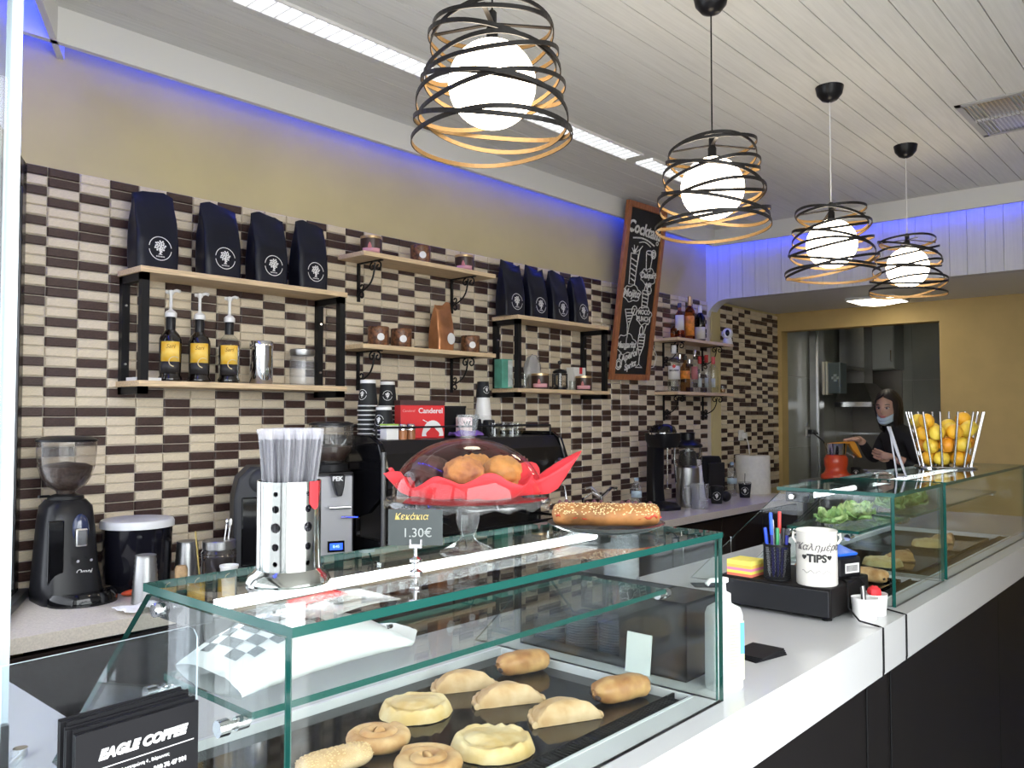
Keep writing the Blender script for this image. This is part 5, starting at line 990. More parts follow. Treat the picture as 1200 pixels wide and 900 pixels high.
# pies and pastries
PZ = 0.9853
doughs = [mat('dough_a', (0.70, 0.48, 0.24), 0.6, var=0.35, scale=28, bump=0.8, col2=(0.46, 0.23, 0.075)), mat('dough_pale', (0.74, 0.60, 0.33), 0.6, var=0.25, scale=26, bump=0.8, col2=(0.60, 0.40, 0.14)), mat('dough_brown', (0.60, 0.36, 0.14), 0.5, var=0.4, scale=28, bump=0.8, col2=(0.34, 0.14, 0.04)), mat('dough_sand', (0.66, 0.48, 0.28), 0.65, var=0.25, scale=30, bump=0.8, col2=(0.48, 0.29, 0.12))]
fillm = mat('filling_dark', (0.03, 0.012, 0.01), 0.5)
def pastry(kind, u, v, size, rz, label, di, seed=0, z=PZ, grp='savoury pastries in the pie case', at=None):
    p = on_z(u, v, z) if at is None else Vector(at); t = thing({'spiral': 'spiral_pie', 'pie': 'round_pie', 'half': 'half_moon_pie', 'roll': 'filled_roll', 'stick': 'sesame_stick'}[kind], label, 'pastry', (p.x, p.y, z), rz, grp)
    m = doughs[di]; R = size/2
    if kind == 'spiral':
        n = 90; turns = 2.3; pr = R*0.235; pts = []; rs2 = []
        for k in range(n+1):
            f = k/n; a = -turns*2*PI*f; q = (R-pr)*(1-f)**0.85; pts.append((q*math.cos(a), q*math.sin(a), pr*0.80+0.010*f)); rs2.append(pr*(1.0-0.25*f)*(0.55 if k in (0, n) else 1))
        b = MB(); b.tube(pts, pr, 12, rs=rs2); b.v = [(x, y, max(0, z_*0.9)) for x, y, z_ in b.v]; b.build('dough_coil', m, t, smooth=80)
    elif kind == 'pie':
        def f(uu, vv):
            a = 2*PI*uu; r = R*vv*(1+0.04*math.sin(2*a+seed)+0.05*noise.noise((math.cos(a)*3, math.sin(a)*3, seed)))
            rim = math.exp(-((vv-0.86)/0.10)**2); h = 0.016*(1-vv**6)**0.7+0.008*rim*(1+0.5*noise.noise((math.cos(a)*4, math.sin(a)*4, seed))+0.12*math.sin(13*a+seed))+0.007*(1-vv*vv)*(1+0.8*noise.noise((r*22*math.cos(a), r*22*math.sin(a), seed+5)))+0.0015*noise.noise((r*80*math.cos(a), r*80*math.sin(a), seed))
            return (r*math.cos(a), r*math.sin(a), max(0.0, h))
        b = MB(); b.grid(lambda uu, vv: f(uu, 0.01+0.99*vv), 60, 22, wrap=True); n0 = 60*22; b.add([f(i/60, 1) for i in range(60)], [tuple(range(60))[::-1]]); b.build('crust', m, t, smooth=80)
        b = MB(); b.grid(lambda uu, vv: (lambda p_: (p_[0], p_[1], p_[2]+0.0015))(f(uu, 0.01+0.66*vv)), 40, 8, wrap=True); b.build('top_sheet', m, t, smooth=80)
    elif kind == 'half':
        def f(uu, vv):
            a = PI*uu; d = vv; rad = R*(1+0.03*noise.noise((uu*5, seed, 0)))
            x = rad*math.cos(a)*1.0; yy = (rad*math.sin(a)*1.0)*1.32
            cx, cy = 0.0, R*0.34
            X = cx+(x-cx)*d; Y = cy+(yy-cy)*d
            h = 0.026*(1-d**3.0)**0.8+0.004*(1-d**20)+0.002*noise.noise((X*50, Y*50, seed))
            return (X, Y-R*0.4, max(0, h))
        b = MB()
        per = [(uu/32, 1.0) for uu in range(33)]
        def edge(k, vv):   # closed outline: the arc, then back along the straight fold
            if k <= 40: return f(k/40, vv)
            q = (k-40)/16; x0 = R*(-1+2*q); cx, cy = 0, R*0.34; X = cx+(x0-cx)*vv; Y = cy+(0-cy)*vv
            return (X, Y-R*0.4, max(0, 0.026*(1-vv**4)**0.8+0.008*(1-vv**16)+0.002*noise.noise((X*50, Y*50, seed))))
        b.grid(lambda uu, vv: edge(round(uu*56), 0.01+0.99*vv), 56, 14, wrap=True); b.add([edge(k, 1) for k in range(56)], [tuple(range(56))[::-1]]); b.build('crust', m, t, smooth=80)
        b = MB(); b.tube([(lambda p_: (p_[0], p_[1], 0.005))(f(i/40, 1.0)) for i in range(41)], 0.005, 8, rs=[0.003+0.003*abs(math.sin(i*0.9)) for i in range(41)]); b.build('crimped_edge', m, t, smooth=80)
    elif kind == 'roll':
        def f(uu, vv):
            a = 2*PI*uu; x = -R+2*R*vv; e = (0.92+0.08*math.sin(PI*vv)+0.10*noise.noise((vv*5, math.cos(a)*1.5, seed+math.sin(a))))*max(0.30, (1-abs(2*vv-1)**7)**0.4); c, s_ = math.cos(a), math.sin(a)
            return (x+0.003*noise.noise((c*4, s_*4, seed)), 0.026*e*math.copysign(abs(c)**0.8, c), 0.021+0.021*e*math.copysign(abs(s_)**0.75, s_))
        b = MB(); b.grid(lambda uu, vv: f(uu, vv), 32, 40, wrap=True)
        for e_ in (0, 1):
            ring = [f(i/32, e_) for i in range(32)]; inn = [(p_[0]+(0.003 if e_ == 0 else -0.003), p_[1]*0.7, 0.021+(p_[2]-0.021)*0.7) for p_ in ring]
            fs = [(i, (i+1) % 32, 32+(i+1) % 32, 32+i) for i in range(32)]; b.add(ring+inn, fs if e_ else [q[::-1] for q in fs]); b.add(inn, [tuple(range(32)) if e_ else tuple(range(32))[::-1]])
        b.build('pastry_sleeve', m, t, smooth=60)
        b = MB(); b.ball((-R+0.002, -0.008, 0.014), (0.005, 0.007, 0.005), 12, 8, fn=lambda d: 1+0.3*noise.noise(d*3)); b.ball((-R+0.004, 0.012, 0.017), (0.005, 0.006, 0.004), 12, 8, fn=lambda d: 1+0.3*noise.noise(d*3)); b.build('filling', fillm, t)
    elif kind == 'stick':
        b = MB(); b.grid(lambda uu, vv: (-R+2*R*vv, 0.022*(1-abs(2*vv-1)**5)**0.5*math.cos(2*PI*uu), 0.017+0.017*(1-abs(2*vv-1)**5)**0.5*math.sin(2*PI*uu)), 24, 20, wrap=True); b.build('dough', m, t, smooth=80)
        b = MB(); r3 = random.Random(8)
        for k in range(260):
            vv, a = r3.uniform(0.04, 0.96), r3.uniform(0, PI); q = (1-abs(2*vv-1)**5)**0.5; c = Vector((-R+2*R*vv, 0.0222*q*math.cos(a), 0.017+0.0172*q*math.sin(a))); b.ball(c, (0.0016, 0.0011, 0.0009), 5, 3)
        o = b.build('sesame', MATS['sesame'], t); o['kind'] = 'stuff'
    return t
pastry('spiral', 440, 873, 0.116, 0.4, 'small coiled pie beside the round crimped pie', 0, 1)
pastry('spiral', 498, 905, 0.124, 1.6, 'coiled pie in front of the pale crimped pie', 0, 2)
pastry('stick', 392, 905, 0.12, -0.2, 'sesame-coated pastry stick at the case corner', 3)
pastry('pie', 487, 836, 0.122, 0.3, 'round crimped pie behind the small coiled pie', 1, 3)
pastry('pie', 577, 878, 0.126, 1.2, 'pale yellow crimped pie with open top', 1, 6)
pastry('half', 543, 806, 0.122, VR+0.30, 'half-moon pie touching the round crimped pie', 3, 4)
pastry('half', 594, 822, 0.124, VR+0.32, 'half-moon pie between two other half-moon pies', 3, 5)
pastry('half', 660, 842, 0.124, VR+0.38, 'half-moon pie beside the air grille', 3, 6)
pastry('roll', 613, 788, 0.112, VR+0.5, 'golden filled roll at the back corner of the case', 2, 7)
pastry('roll', 728, 820, 0.116, VR+0.5, 'golden filled roll next to the grille end', 2, 8)

# ================================================================== leaflets and holder
ang = 0.05
t = thing('leaflet_holder', 'clear acrylic leaflet stand on the white counter', 'holder', (0.352, 0.842, CTZ), ang)
acr = glass('acrylic', (0.90, 0.93, 0.95), 1.18, 0.02, (0.75, 0.82, 0.9), 0.008)
b = MB(); pl = [(-0.095, 0), (0.095, 0), (0.095, 0.262), (0.091, 0.271), (0.085, 0.275), (-0.095, 0.275)]; b.prism(pl, 0, 0.003, 'y'); b.m = [0, 0]+[1]*6; b.build('back_sheet', [acr, mat('acrylic_edge', (0.62, 0.70, 0.74), 0.2)], t, smooth=0, fix=True)
b = MB(); b.box(-0.095, 0.095, -0.055, 0, 0, 0.003); b.box(-0.095, 0.095, -0.055, -0.052, 0, 0.035); b.build('tray', acr, t, smooth=0)
leafm = mat('leaflet_charcoal', (0.013, 0.013, 0.015), 0.5, spec=0.12); leafe = mat('leaflet_edge', (0.025, 0.025, 0.04), 0.5)
rl = random.Random(4)
for k in range(8):
    y0 = 0.836-0.0048*k; lx = 0.364+rl.uniform(-0.0025, 0.0025)
    t = thing('leaflet', ('front charcoal leaflet with white shop lettering in the acrylic stand' if k == 7 else 'charcoal leaflet in the pile behind the lettered one'), 'leaflet', (lx, y0-0.004, CTZ+0.0035), ang+rl.uniform(-0.008, 0.008), 'charcoal leaflets in the stand')
    hh = 0.215-0.0012*k+rl.uniform(-0.0015, 0.0015); b = MB(); b.box(-0.060, 0.060, 0, 0.0022, 0, hh); o = b.build('sheet', leafm, t, smooth=0); 
    if k == 7:
        T = lambda z: Matrix.Translation((0.003, -0.0006, z)) @ FACE_Y
        text('lettering', 'EAGLE COFFEE', 0.02, printw, t, T(hh-0.024), shear=0.3, fit=0.088, bold=0.0012, space=1.05)
        b = MB(); b.box(-0.048, 0.055, -0.0004, 0, hh-0.0365, hh-0.0357); b.build('rule', printw, t, smooth=0)
        text('lettering', 'Κολοκοτρώνη 4 , Βύρωνας', 0.02, printw, t, T(hh-0.043), fit=0.052); text('lettering', 'Τηλ παραγγελιών : 210 76 47 991', 0.02, printw, t, T(hh-0.0525), fit=0.088, bold=0.0008)
        text('lettering', 'ΚΑΦΕΣ / ΡΟΦΗΜΑΤΑ', 0.02, printw, t, T(hh-0.068), fit=0.066, bold=0.0005)
t = thing('chrome_clip', 'small chrome clip lying on the white counter behind the leaflets', 'clip', (0.425, 1.335, CTZ), 0.9)
b = MB(); b.tube([(-0.03, -0.008, 0.006), (0.025, -0.008, 0.006), (0.032, 0, 0.006), (0.025, 0.008, 0.006), (-0.03, 0.008, 0.006)], 0.0055, 8); b.build('loop', clear, t)
b = MB(); b.lathe([(0, 0), (0.010, 0), (0.010, 0.012), (0, 0.012)], 16, c=(0.03, 0, 0)); b.build('cap', chrome, t)

# ================================================================== lid caddy behind the case, sanitiser, flyers
CX0, CX1, CY0, CY1, CH = 1.385, 1.52, 0.80, 1.21, 0.145
t = thing('lid_caddy', 'black open caddy for lids beside the pie case', 'caddy', (0, 0, CTZ))
b = MB(); w_ = 0.004
b.box(CX0, CX1, CY0, CY1, 0, 0.004); b.box(CX1-w_, CX1, CY0, CY1, 0, CH); b.box(CX0, CX1, CY0, CY0+w_, 0, CH); b.box(CX0, CX1, CY1-w_, CY1, 0, CH); b.box(CX0, CX1, CY0+0.095, CY0+0.099, 0, CH); b.box(CX0, CX0+w_, CY0, CY0+0.15, 0, CH); b.box(CX0, CX0+w_, CY0+0.15, CY1, 0, 0.02); b.build('shell', smoke if False else mat('caddy_black', (0.015, 0.016, 0.02), 0.15), t, smooth=0)
b = MB(); b.box(CX0, CX1, CY0, CY0+0.10, CH-0.004, CH); b.build('lid', mat('caddy_lid', (0.03, 0.035, 0.03), 0.1), t, smooth=0)
lidm = mat('lid_blueblack', (0.04, 0.05, 0.075), 0.25)
ld = MB(); ld.lathe([(0, 0.004), (0.030, 0.004), (0.040, 0.0), (0.042, 0.001), (0.042, 0.004), (0.033, 0.007), (0, 0.007)], 26); ldd = ld.data('lid', lidm)
for (cx, cy, n) in ((1.437, 0.99, 14), (1.437, 1.075, 15), (1.437, 1.16, 12)):
    for k in range(n):
        o = bpy.data.objects.new('cup_cover', ldd); COL.objects.link(o); tag(o, ('dark plastic cup lid in the stack nearest the napkin', 'dark plastic cup lid in the middle stack of the caddy', 'dark plastic cup lid in the stack at the caddy back')[(0.99, 1.075, 1.16).index(cy)], 'lid', 'cup lids in the caddy'); o.location = (cx, cy, CTZ+0.005+k*0.0052)
b = MB(); b.box(0, 0.002, -0.028, 0.028, 0, 0.075); nk = tag(b.build('white_card', paper, smooth=0), 'small white card leaning on the black lid caddy', 'card'); nk.location = (CX0-0.012, 0.90, CTZ); nk.rotation_euler = (0, 0.12, 0)
ccl = MB(); ccl.lathe([(0, 0.003), (0.028, 0), (0.040, 0.11), (0.042, 0.112), (0.0405, 0.113), (0.0395, 0.111), (0.0276, 0.004)], 24, cap=False)
ccd = ccl.data('clear_cup', glass('cup_plastic', (0.92, 0.93, 0.94), 1.5, 0.03, (0.8, 0.82, 0.85), 0.2))
for (cx, cy, n) in ((1.60, 1.09, 10), (1.69, 1.15, 9)):
    for k in range(n):
        o = bpy.data.objects.new('clear_cup', ccd); COL.objects.link(o); tag(o, ('clear plastic cup in the nested stack next to the lid caddy', 'clear plastic cup in the nested stack farther from the caddy')[0 if cx < 1.65 else 1], 'cup', 'clear plastic cups stacked on counter'); o.location = (cx, cy, CTZ+k*0.0125)
# sanitiser bottle
L = place(849, 806, CTZ); t = thing('sanitiser_bottle', 'white pump bottle with blue-edged label beside the pie case', 'bottle', (1.405, 0.733, CTZ), VR+0.35)
b = MB(); loft(b, [(0, 0.030, 0.020, 0, 0), (0.004, 0.032, 0.022, 0, 0), (0.135, 0.032, 0.022, 0, 0), (0.147, 0.028, 0.019, 0, 0), (0.155, 0.012, 0.012, 0, 0), (0.16, 0.011, 0.011, 0, 0)]); b.build('body', mat('hdpe', (0.52, 0.54, 0.55), 0.4), t, smooth=50)
b = MB(); b.lathe([(0.013, 0.158), (0.013, 0.172), (0.005, 0.176), (0.004, 0.19), (0.009, 0.193), (0.009, 0.2), (0, 0.202)], 18); b.tube([(0, 0, 0.196), (-0.028, 0, 0.197), (-0.036, 0, 0.190)], 0.0045, 8); b.build('pump', white, t)
b = MB(); b.box(-0.006, 0.028, -0.0228, -0.022, 0.02, 0.125); b.build('paper_label', mat('label_pale', (0.55, 0.57, 0.36), 0.6), t, smooth=0)
b = MB(); b.box(0.019, 0.0275, -0.0234, -0.0228, 0.066, 0.122); b.build('blue_edge', mat('label_blue', (0.10, 0.38, 0.68), 0.5), t, smooth=0)
b = MB()
for k in range(14): b.box(-0.003, 0.016-0.004*(k % 3), -0.0232, -0.0228, 0.045+k*0.0055, 0.0468+k*0.0055)
b.build('small_print', mat('print_grey', (0.3, 0.3, 0.3), 0.6), t, smooth=0)
for k, (u, v, rz, lb) in enumerate(((884, 776, 0.5, 'fan of black flyers on the counter beyond the pump bottle'),)):
    for j in range(4):
        p = place(884, 774, CTZ); o = tag(MB().box(-0.05, 0.05, -0.035, 0.035, 0, 0.0025).build('flyer', leafm, smooth=0), 'black flyer in the small fan beyond the pump bottle', 'flyer', 'black flyers on the counter'); o.location = (p[0]+0.04, p[1]+0.012, CTZ+0.0026*j); o.rotation_euler = (0, 0, VR+0.62+0.07*j)
p = place(832, 686, CTZ); o = tag(MB().box(-0.05, 0.05, -0.03, 0.03, 0, 0.002).build('flyer', leafm, smooth=0), 'single black flyer lying beside the cash drawer', 'flyer'); o.location = (p[0], p[1], CTZ); o.rotation_euler = (0, 0, VR)
# ================================================================== cash drawer and what stands on it
DX0, DX1, DY0, DY1, DH = 2.0, 2.265, 0.765, 1.06, 0.08
cd = thing('cash_drawer', 'low black cash drawer on the white counter', 'cash drawer', (0, 0, CTZ))
b = MB(); b.box(DX0+0.006, DX1, DY0, DY1, 0.008, DH); b.build('body', blackpanel, cd, smooth=0, bevel=0.004)
b = MB(); b.box(DX0, DX0+0.006, DY0+0.004, DY1-0.004, 0.012, DH-0.006); b.build('drawer_front', mat('drawer_black', (0.012, 0.013, 0.016), 0.3), cd, smooth=0, bevel=0.002)
for x in (DX0+0.03, DX1-0.03):
    for y in (DY0+0.02, DY1-0.02): b = MB(); b.lathe([(0, 0), (0.012, 0), (0.012, 0.009), (0, 0.009)], 14, c=(x, y, 0)); b.build('foot', blackmatte, cd)
DZ = CTZ+DH
MX = (2.055, 0.818)
t = thing('tip_mug', 'white enamel tip jar with handwritten lettering on the cash drawer', 'tip jar', (MX[0], MX[1], DZ)); a = facing(*MX)
enam = mat('enamel', (0.78, 0.76, 0.70), 0.25, coat=0.3)
b = MB(); b.lathe([(0, 0), (0.047, 0), (0.049, 0.003), (0.048, 0.128), (0.050, 0.131), (0.0485, 0.133), (0.0465, 0.128), (0.046, 0.005), (0, 0.005)], 48, cap=False); b.build('mug_body', enam, t)
for da in (-1.55, 1.55): 
    b = MB(); q = Vector((math.cos(a+da), math.sin(a+da), 0)); b.tube([q*0.048+Vector((0, 0, 0.10)), q*0.056+Vector((0, 0, 0.112)), q*0.054+Vector((0, 0, 0.126)), q*0.049+Vector((0, 0, 0.122))], 0.003, 7); b.build('ear', enam, t)
ink = mat('ink_black', (0.02, 0.02, 0.02), 0.6)
wrapped_text('lettering', '°Καλημέρα', 0.0235, mat('ink_grey', (0.12, 0.11, 0.11), 0.6), t, 0.049, 0.095, a, shear=0.35)
wrapped_text('lettering', 'TiPS', 0.026, ink, t, 0.049, 0.068, a, bold=0.0011)
for da in (-0.62, 0.62): wrapped_text('lettering', '♥', 0.011, ink, t, 0.049, 0.070, a+da)
b = MB(); b.tube([((0.0494)*math.cos(a+g), (0.0494)*math.sin(a+g), 0.036+0.003*math.sin(g*16)) for g in [-0.75+1.5*i/60 for i in range(61)]], 0.0005, 5); b.build('wavy_line', mat('ink_grey', (0.12, 0.11, 0.11), 0.6), t)
# pen cup of black mesh
px, py = 2.048, 0.918
t = thing('pen_cup', 'black wire-mesh pen cup beside the tip jar', 'pen cup', (px, py, DZ)); b = MB(); R = 0.033
b.lathe([(0, 0), (R, 0), (R, 0.003), (0, 0.003)], 28); b.lathe([(R, 0.084), (R+0.0015, 0.084), (R+0.0015, 0.09), (R, 0.09)], 28, cap=False)
b.build('base_and_rim', blackmetal, t)
b = MB()
for k in range(64): 
    for s_ in (-1, 1): b.tube([(R*math.cos(2*PI*k/64+s_*0.9*f), R*math.sin(2*PI*k/64+s_*0.9*f), 0.002+0.085*f) for f in (0, 0.25, 0.5, 0.75, 1)], 0.0006, 3)
o = b.build('mesh_wall', blackmetal, t); o['kind'] = 'stuff'
pens = [((0.02, 0.08, 0.65), -0.027, 0.006, 'blue ballpoint pen leaning out of the mesh cup'), ((0.03, 0.12, 0.75), -0.018, -0.010, 'second blue pen standing behind the leaning one in the mesh cup'), ((0.60, 0.62, 0.62), -0.008, 0.012, 'white-capped marker in the mesh cup'), ((0.05, 0.35, 0.12), 0.001, -0.002, 'green felt pen in the mesh cup'), ((0.65, 0.06, 0.05), 0.012, 0.014, 'red felt pen in the mesh cup'), ((0.02, 0.02, 0.02), 0.014, -0.011, 'black pen in the mesh cup'), ((0.05, 0.06, 0.55), 0.026, 0.002, 'short blue pen by the tip jar in the mesh cup')]
for k, (c_, ox_, oy_, lb) in enumerate(pens):
    e1 = Vector((RT.x*ox_, RT.y*ox_, 0))+Vector((FW.x*oy_, FW.y*oy_, 0)); p0 = Vector((px, py, DZ+0.004))+e1*0.62; p1 = Vector((px, py, DZ+0.004))+e1*1.02+Vector((0, 0, 0.125+0.02*((k*5) % 3)-(0.02 if k > 4 else 0)))
    t = thing('pen', lb, 'pen', p0, 0, 'pens in the mesh cup'); dv = p1-p0; t.rotation_mode = 'QUATERNION'; t.rotation_quaternion = Vector((0, 0, 1)).rotation_difference(dv.normalized()); H_ = dv.length
    b = MB(); b.lathe([(0, 0), (0.001, 0), (0.0035, 0.012), (0.004, 0.015), (0.004, H_*0.7)], 10); b.build('barrel', mat('pen_barrel%d' % (k % 2), ((0.6, 0.62, 0.65), (0.03, 0.03, 0.2))[k % 2], 0.3), t); b = MB(); b.lathe([(0.0045, H_*0.66), (0.0048, H_*0.97), (0.004, H_), (0, H_)], 10); b.box(0.004, 0.0065, -0.0015, 0.0015, H_*0.72, H_*0.96); b.build('cap', mat('pen_cap%d' % k, c_, 0.35), t)
# sticky notes
t = thing('sticky_notes', 'block of yellow, pink and orange sticky notes on the drawer', 'notes', (2.05, 1.005, DZ), -0.05)
z_ = 0; 
for c_, h_ in (((0.80, 0.20, 0.12), 0.007), ((0.85, 0.75, 0.12), 0.007), ((0.85, 0.25, 0.40), 0.007), ((0.88, 0.55, 0.10), 0.008), ((0.90, 0.78, 0.15), 0.011)):
    b = MB(); b.box(-0.035, 0.035, -0.035, 0.035, z_, z_+h_); b.build('note_pad', mat('note%d' % int(c_[1]*100+c_[2]*1000), c_, 0.8), t, smooth=0); z_ += h_
# card terminal
t = thing('card_terminal', 'black card terminal with blue face behind the tip jar', 'card terminal', (2.205, 0.835, DZ), -0.35)
b = MB(); b.prism([(-0.055, 0), (0.09, 0), (0.09, 0.085), (-0.055, 0.05)], -0.042, 0.042, 'x'); b.build('body', blackplastic, t, smooth=0, bevel=0.006, fix=True)
b = MB().at(Matrix.Translation((0, 0.0, 0.0645)) @ Matrix.Rotation(0.237, 4, 'X')); b.box(-0.036, 0.036, -0.05, 0.078, 0, 0.008); b.build('blue_face', mat('terminal_blue', (0.02, 0.13, 0.70), 0.3), t, smooth=0, bevel=0.003)
b = MB().at(Matrix.Translation((0, 0.02, 0.0665)) @ Matrix.Rotation(0.237, 4, 'X'))
for i in range(3):
    for j in range(4): b.box(-0.027+i*0.02, -0.013+i*0.02, -0.06+j*0.015, -0.05+j*0.015, 0.004, 0.009)
b.build('keypad', darkgrey, t, smooth=0)
b = MB(); b.box(-0.02, 0.03, -0.0575, -0.055, 0.012, 0.036); b.build('barcode_sticker', paper, t, smooth=0)
b = MB()
for k in range(12): b.box(-0.017+k*0.0036, -0.0155+k*0.0036, -0.0581, -0.0575, 0.016, 0.032)
b.build('barcode', ink, t, smooth=0)
# white paper holder with red thing
for k, (x, y, lb) in enumerate(((2.107, 0.722, 'white paper cup holding stirrers below the cash drawer'), (2.171, 0.720, 'white paper cup with red sachet below the cash drawer'))):
    t = thing('sachet_cup', lb, 'cup', (x, y, CTZ)); b = MB(); b.lathe([(0, 0.002), (0.027, 0), (0.031, 0.05), (0.0315, 0.052), (0.0295, 0.05), (0.026, 0.004), (0, 0.004)], 26, cap=False); b.build('cup_wall', white, t)
    if k: b = MB(); b.ball((0.0, 0, 0.055), (0.022, 0.016, 0.014), 16, 10, fn=lambda d: 1+0.3*noise.noise(d*4)); b.build('red_sachet', redpaper, t)
    else:
        for q in range(3): b = MB(); b.tube([(-0.008+0.008*q, 0, 0.006), (-0.012+0.012*q, 0.004, 0.078)], 0.0025, 6); b.build('stirrer', (ink, paper, ink)[q], t)
# two black cables running over the counter edge
for k, (pts, lb) in enumerate((([(970, 672, DZ+0.004), (985, 690, None), (1005, 718, None), (1024, 742, None)], 'black cable from the card terminal bending over the counter front'), ([(1000, 660, DZ+0.004), (1015, 680, None), (1035, 705, None), (1052, 735, None)], 'second black cable dropping over the counter front'))):
    xs_ = ((2.132, 2.108, 2.098, 2.062, 2.050, 2.040), (2.172, 2.186, 2.205, 2.222, 2.224, 2.212))[k]
    P = [Vector(q) for q in ((xs_[0], DY0+0.018, DZ+0.0024), (xs_[1], DY0-0.001, DZ+0.0026), (xs_[2], DY0-0.006, DZ-0.012), (xs_[3], 0.745, CTZ+0.030), (xs_[4], 0.715, CTZ+0.006), (xs_[5], 0.668, CTZ+0.0028), (xs_[5], 0.6572, CTZ+0.0015), (xs_[5], 0.6572, 0.90), (xs_[5], 0.660, 0.886), (xs_[5], 0.694, 0.872), (xs_[5], 0.6975, 0.85), (xs_[5], 0.6975, 0.3))]
    b = MB(); b.tube(P, 0.0022, 6); tag(b.build('cable', blackmatte), lb, 'cable')
# ================================================================== inside the two far cases
leafg = [mat('reflected_green_a', (0.24, 0.38, 0.10), 0.55, var=0.4, scale=40, bump=0.3, col2=(0.46, 0.55, 0.26)), mat('reflected_green_b', (0.13, 0.26, 0.06), 0.55, var=0.4, scale=40, bump=0.3, col2=(0.30, 0.44, 0.16))]
def lettuce(x, y, s, seed, label):  # solid leaf clusters added to imitate a plant's reflection in the glass
    t = thing('lettuce', label, 'lettuce', (x, y, SZ), seed, 'leaves imitating a reflected plant on the glass shelves'); r = random.Random(seed)
    for k in range(11):
        a = k*2.4; el = 0.25+0.10*k; m_ = leafg[k % 2]; q0 = r.uniform(0, 9)
        def lf(u, v):
            w_ = 0.030*math.sin(PI*min(1, 0.08+v*0.9))**0.6; x_ = (u-0.5)*2*w_; rad = 0.008+0.05*v*math.cos(el*0.8)*(1-0.08*k*0.1); z_ = 0.006+0.048*v*math.sin(el)+0.007*math.sin(u*22+q0)*v*v+0.004*math.cos(v*13+q0)*v
            return (s*(rad*math.cos(a)-x_*math.sin(a)), s*(rad*math.sin(a)+x_*math.cos(a)), max(0.002, s*z_))
        b = MB(); b.grid(lf, 14, 8); b.build('leaf', m_, t, solid=0.0008)
for k, (x, y, s) in enumerate(((2.37, 0.90, 0.92), (2.49, 0.88, 0.98), (2.61, 0.91, 0.95), (2.88, 0.90, 1.05), (3.01, 0.88, 1.05), (3.14, 0.91, 1.05))):
    lettuce(x, y, s, k+1, ('loose leaves imitating a reflected plant at the drawer end of the short case', 'loose leaves imitating a reflected plant in the middle of the short case', 'loose leaves imitating a reflected plant near the joint in the short case', 'frilly leaves imitating a reflected plant near the joint in the orange basket case', 'frilly leaves imitating a reflected plant between two others in the orange basket case', 'frilly leaves imitating a reflected plant farthest along in the orange basket case')[k])
def tray(x0, x1, y0, y1, label):
    t = thing('serving_tray', label, 'tray', ((x0+x1)/2, (y0+y1)/2, PZ), 0, 'black serving trays in the far cases'); hx, hy = (x1-x0)/2, (y1-y0)/2
    b = MB(); b.box(-hx, hx, -hy, hy, 0, 0.004); b.build('base', blackgloss, t, smooth=0)
    b = MB(); b.box(-hx, hx, -hy, -hy+0.005, 0.004, 0.014); b.box(-hx, hx, hy-0.005, hy, 0.004, 0.014); b.box(-hx, -hx+0.005, -hy, hy, 0.004, 0.014); b.box(hx-0.005, hx, -hy, hy, 0.004, 0.014); b.build('rim', blackgloss, t, smooth=0)
tray(2.35, 2.68, 0.81, 1.18, 'black serving tray of rolls in the short case'); tray(2.84, 3.3, 0.81, 1.18, 'black serving tray nearer the joint in the orange basket case'); tray(3.36, 3.8, 0.81, 1.18, 'black serving tray at the end of the orange basket case')
g2 = 'pastries in the far cases'
for k, (kd, x, y, s, rz, di, lb) in enumerate((('roll', 2.395, 0.875, 0.10, 1.25, 0, 'pale wrapped roll near the drawer in the short case'), ('half', 2.515, 0.93, 0.115, 0.3, 3, 'half-moon pastry in the middle of the short case'), ('roll', 2.635, 0.885, 0.11, 1.35, 0, 'bread roll by the joint in the short case'), ('half', 2.46, 1.06, 0.12, 1.1, 2, 'browned turnover at the back of the short case'), ('roll', 2.60, 1.08, 0.11, 0.2, 2, 'browned roll at the back of the short case'), ('pie', 2.95, 0.95, 0.13, 0, 1, 'pale pie on the nearer tray of the orange basket case'), ('half', 3.12, 0.93, 0.13, 0.4, 2, 'browned turnover on the nearer tray of the orange basket case'), ('pie', 3.50, 0.95, 0.13, 0, 1, 'pale pie on the end tray of the orange basket case'), ('half', 3.66, 0.93, 0.13, 0.2, 0, 'golden turnover on the end tray of the orange basket case'))):
    pastry(kd, 0, 0, s, rz, lb, di, k+20, z=PZ+0.0045, grp=g2, at=(x, y, 0))
# ================================================================== on top of the far cases
p = place(1108, 548, TZ); t = thing('fruit_basket', 'flared basket of upright steel rods full of oranges', 'basket', (p[0], p[1], TZ)); R0, R1, HB = 0.088, 0.135, 0.215
b = MB(); b.lathe([(0, 0), (0.108, 0), (0.11, 0.004), (0.108, 0.008), (0, 0.008)], 44); b.build('base_plate', chrome, t)
for k in range(14):
    a = 2*PI*(k+0.3)/14; b = MB(); b.tube([(R0*math.cos(a), R0*math.sin(a), 0.006), (R1*math.cos(a), R1*math.sin(a), HB)], 0.0042, 8); b.build('rod', mat('rod_steel', (0.42, 0.42, 0.43), 0.2, metal=1.0), t)
cit = [mat('orange_peel', (0.85, 0.33, 0.02), 0.4, var=0.15, scale=8, bump=0.2), mat('amber_peel', (0.88, 0.46, 0.03), 0.4, var=0.15, scale=8, bump=0.2), mat('lemon_peel', (0.86, 0.62, 0.07), 0.4, var=0.12, scale=8, bump=0.2)]
fr = []
ro_ = random.Random(12); r = 0.033
for lay in range(5):
    z_ = 0.009+r+lay*0.046; RR = R0+(R1-R0)*(z_/HB)-r-0.006; n_ = max(4, int(2*PI*RR/(2*r+0.001)))
    for k in range(n_): a = 2*PI*(k+0.5*lay)/n_+0.2*lay; fr.append((RR*math.cos(a), RR*math.sin(a), z_))
    if RR > r*1.6 or lay == 4: fr.append((0, 0, z_))
fr = [f for f in fr if f[2] < 0.205]
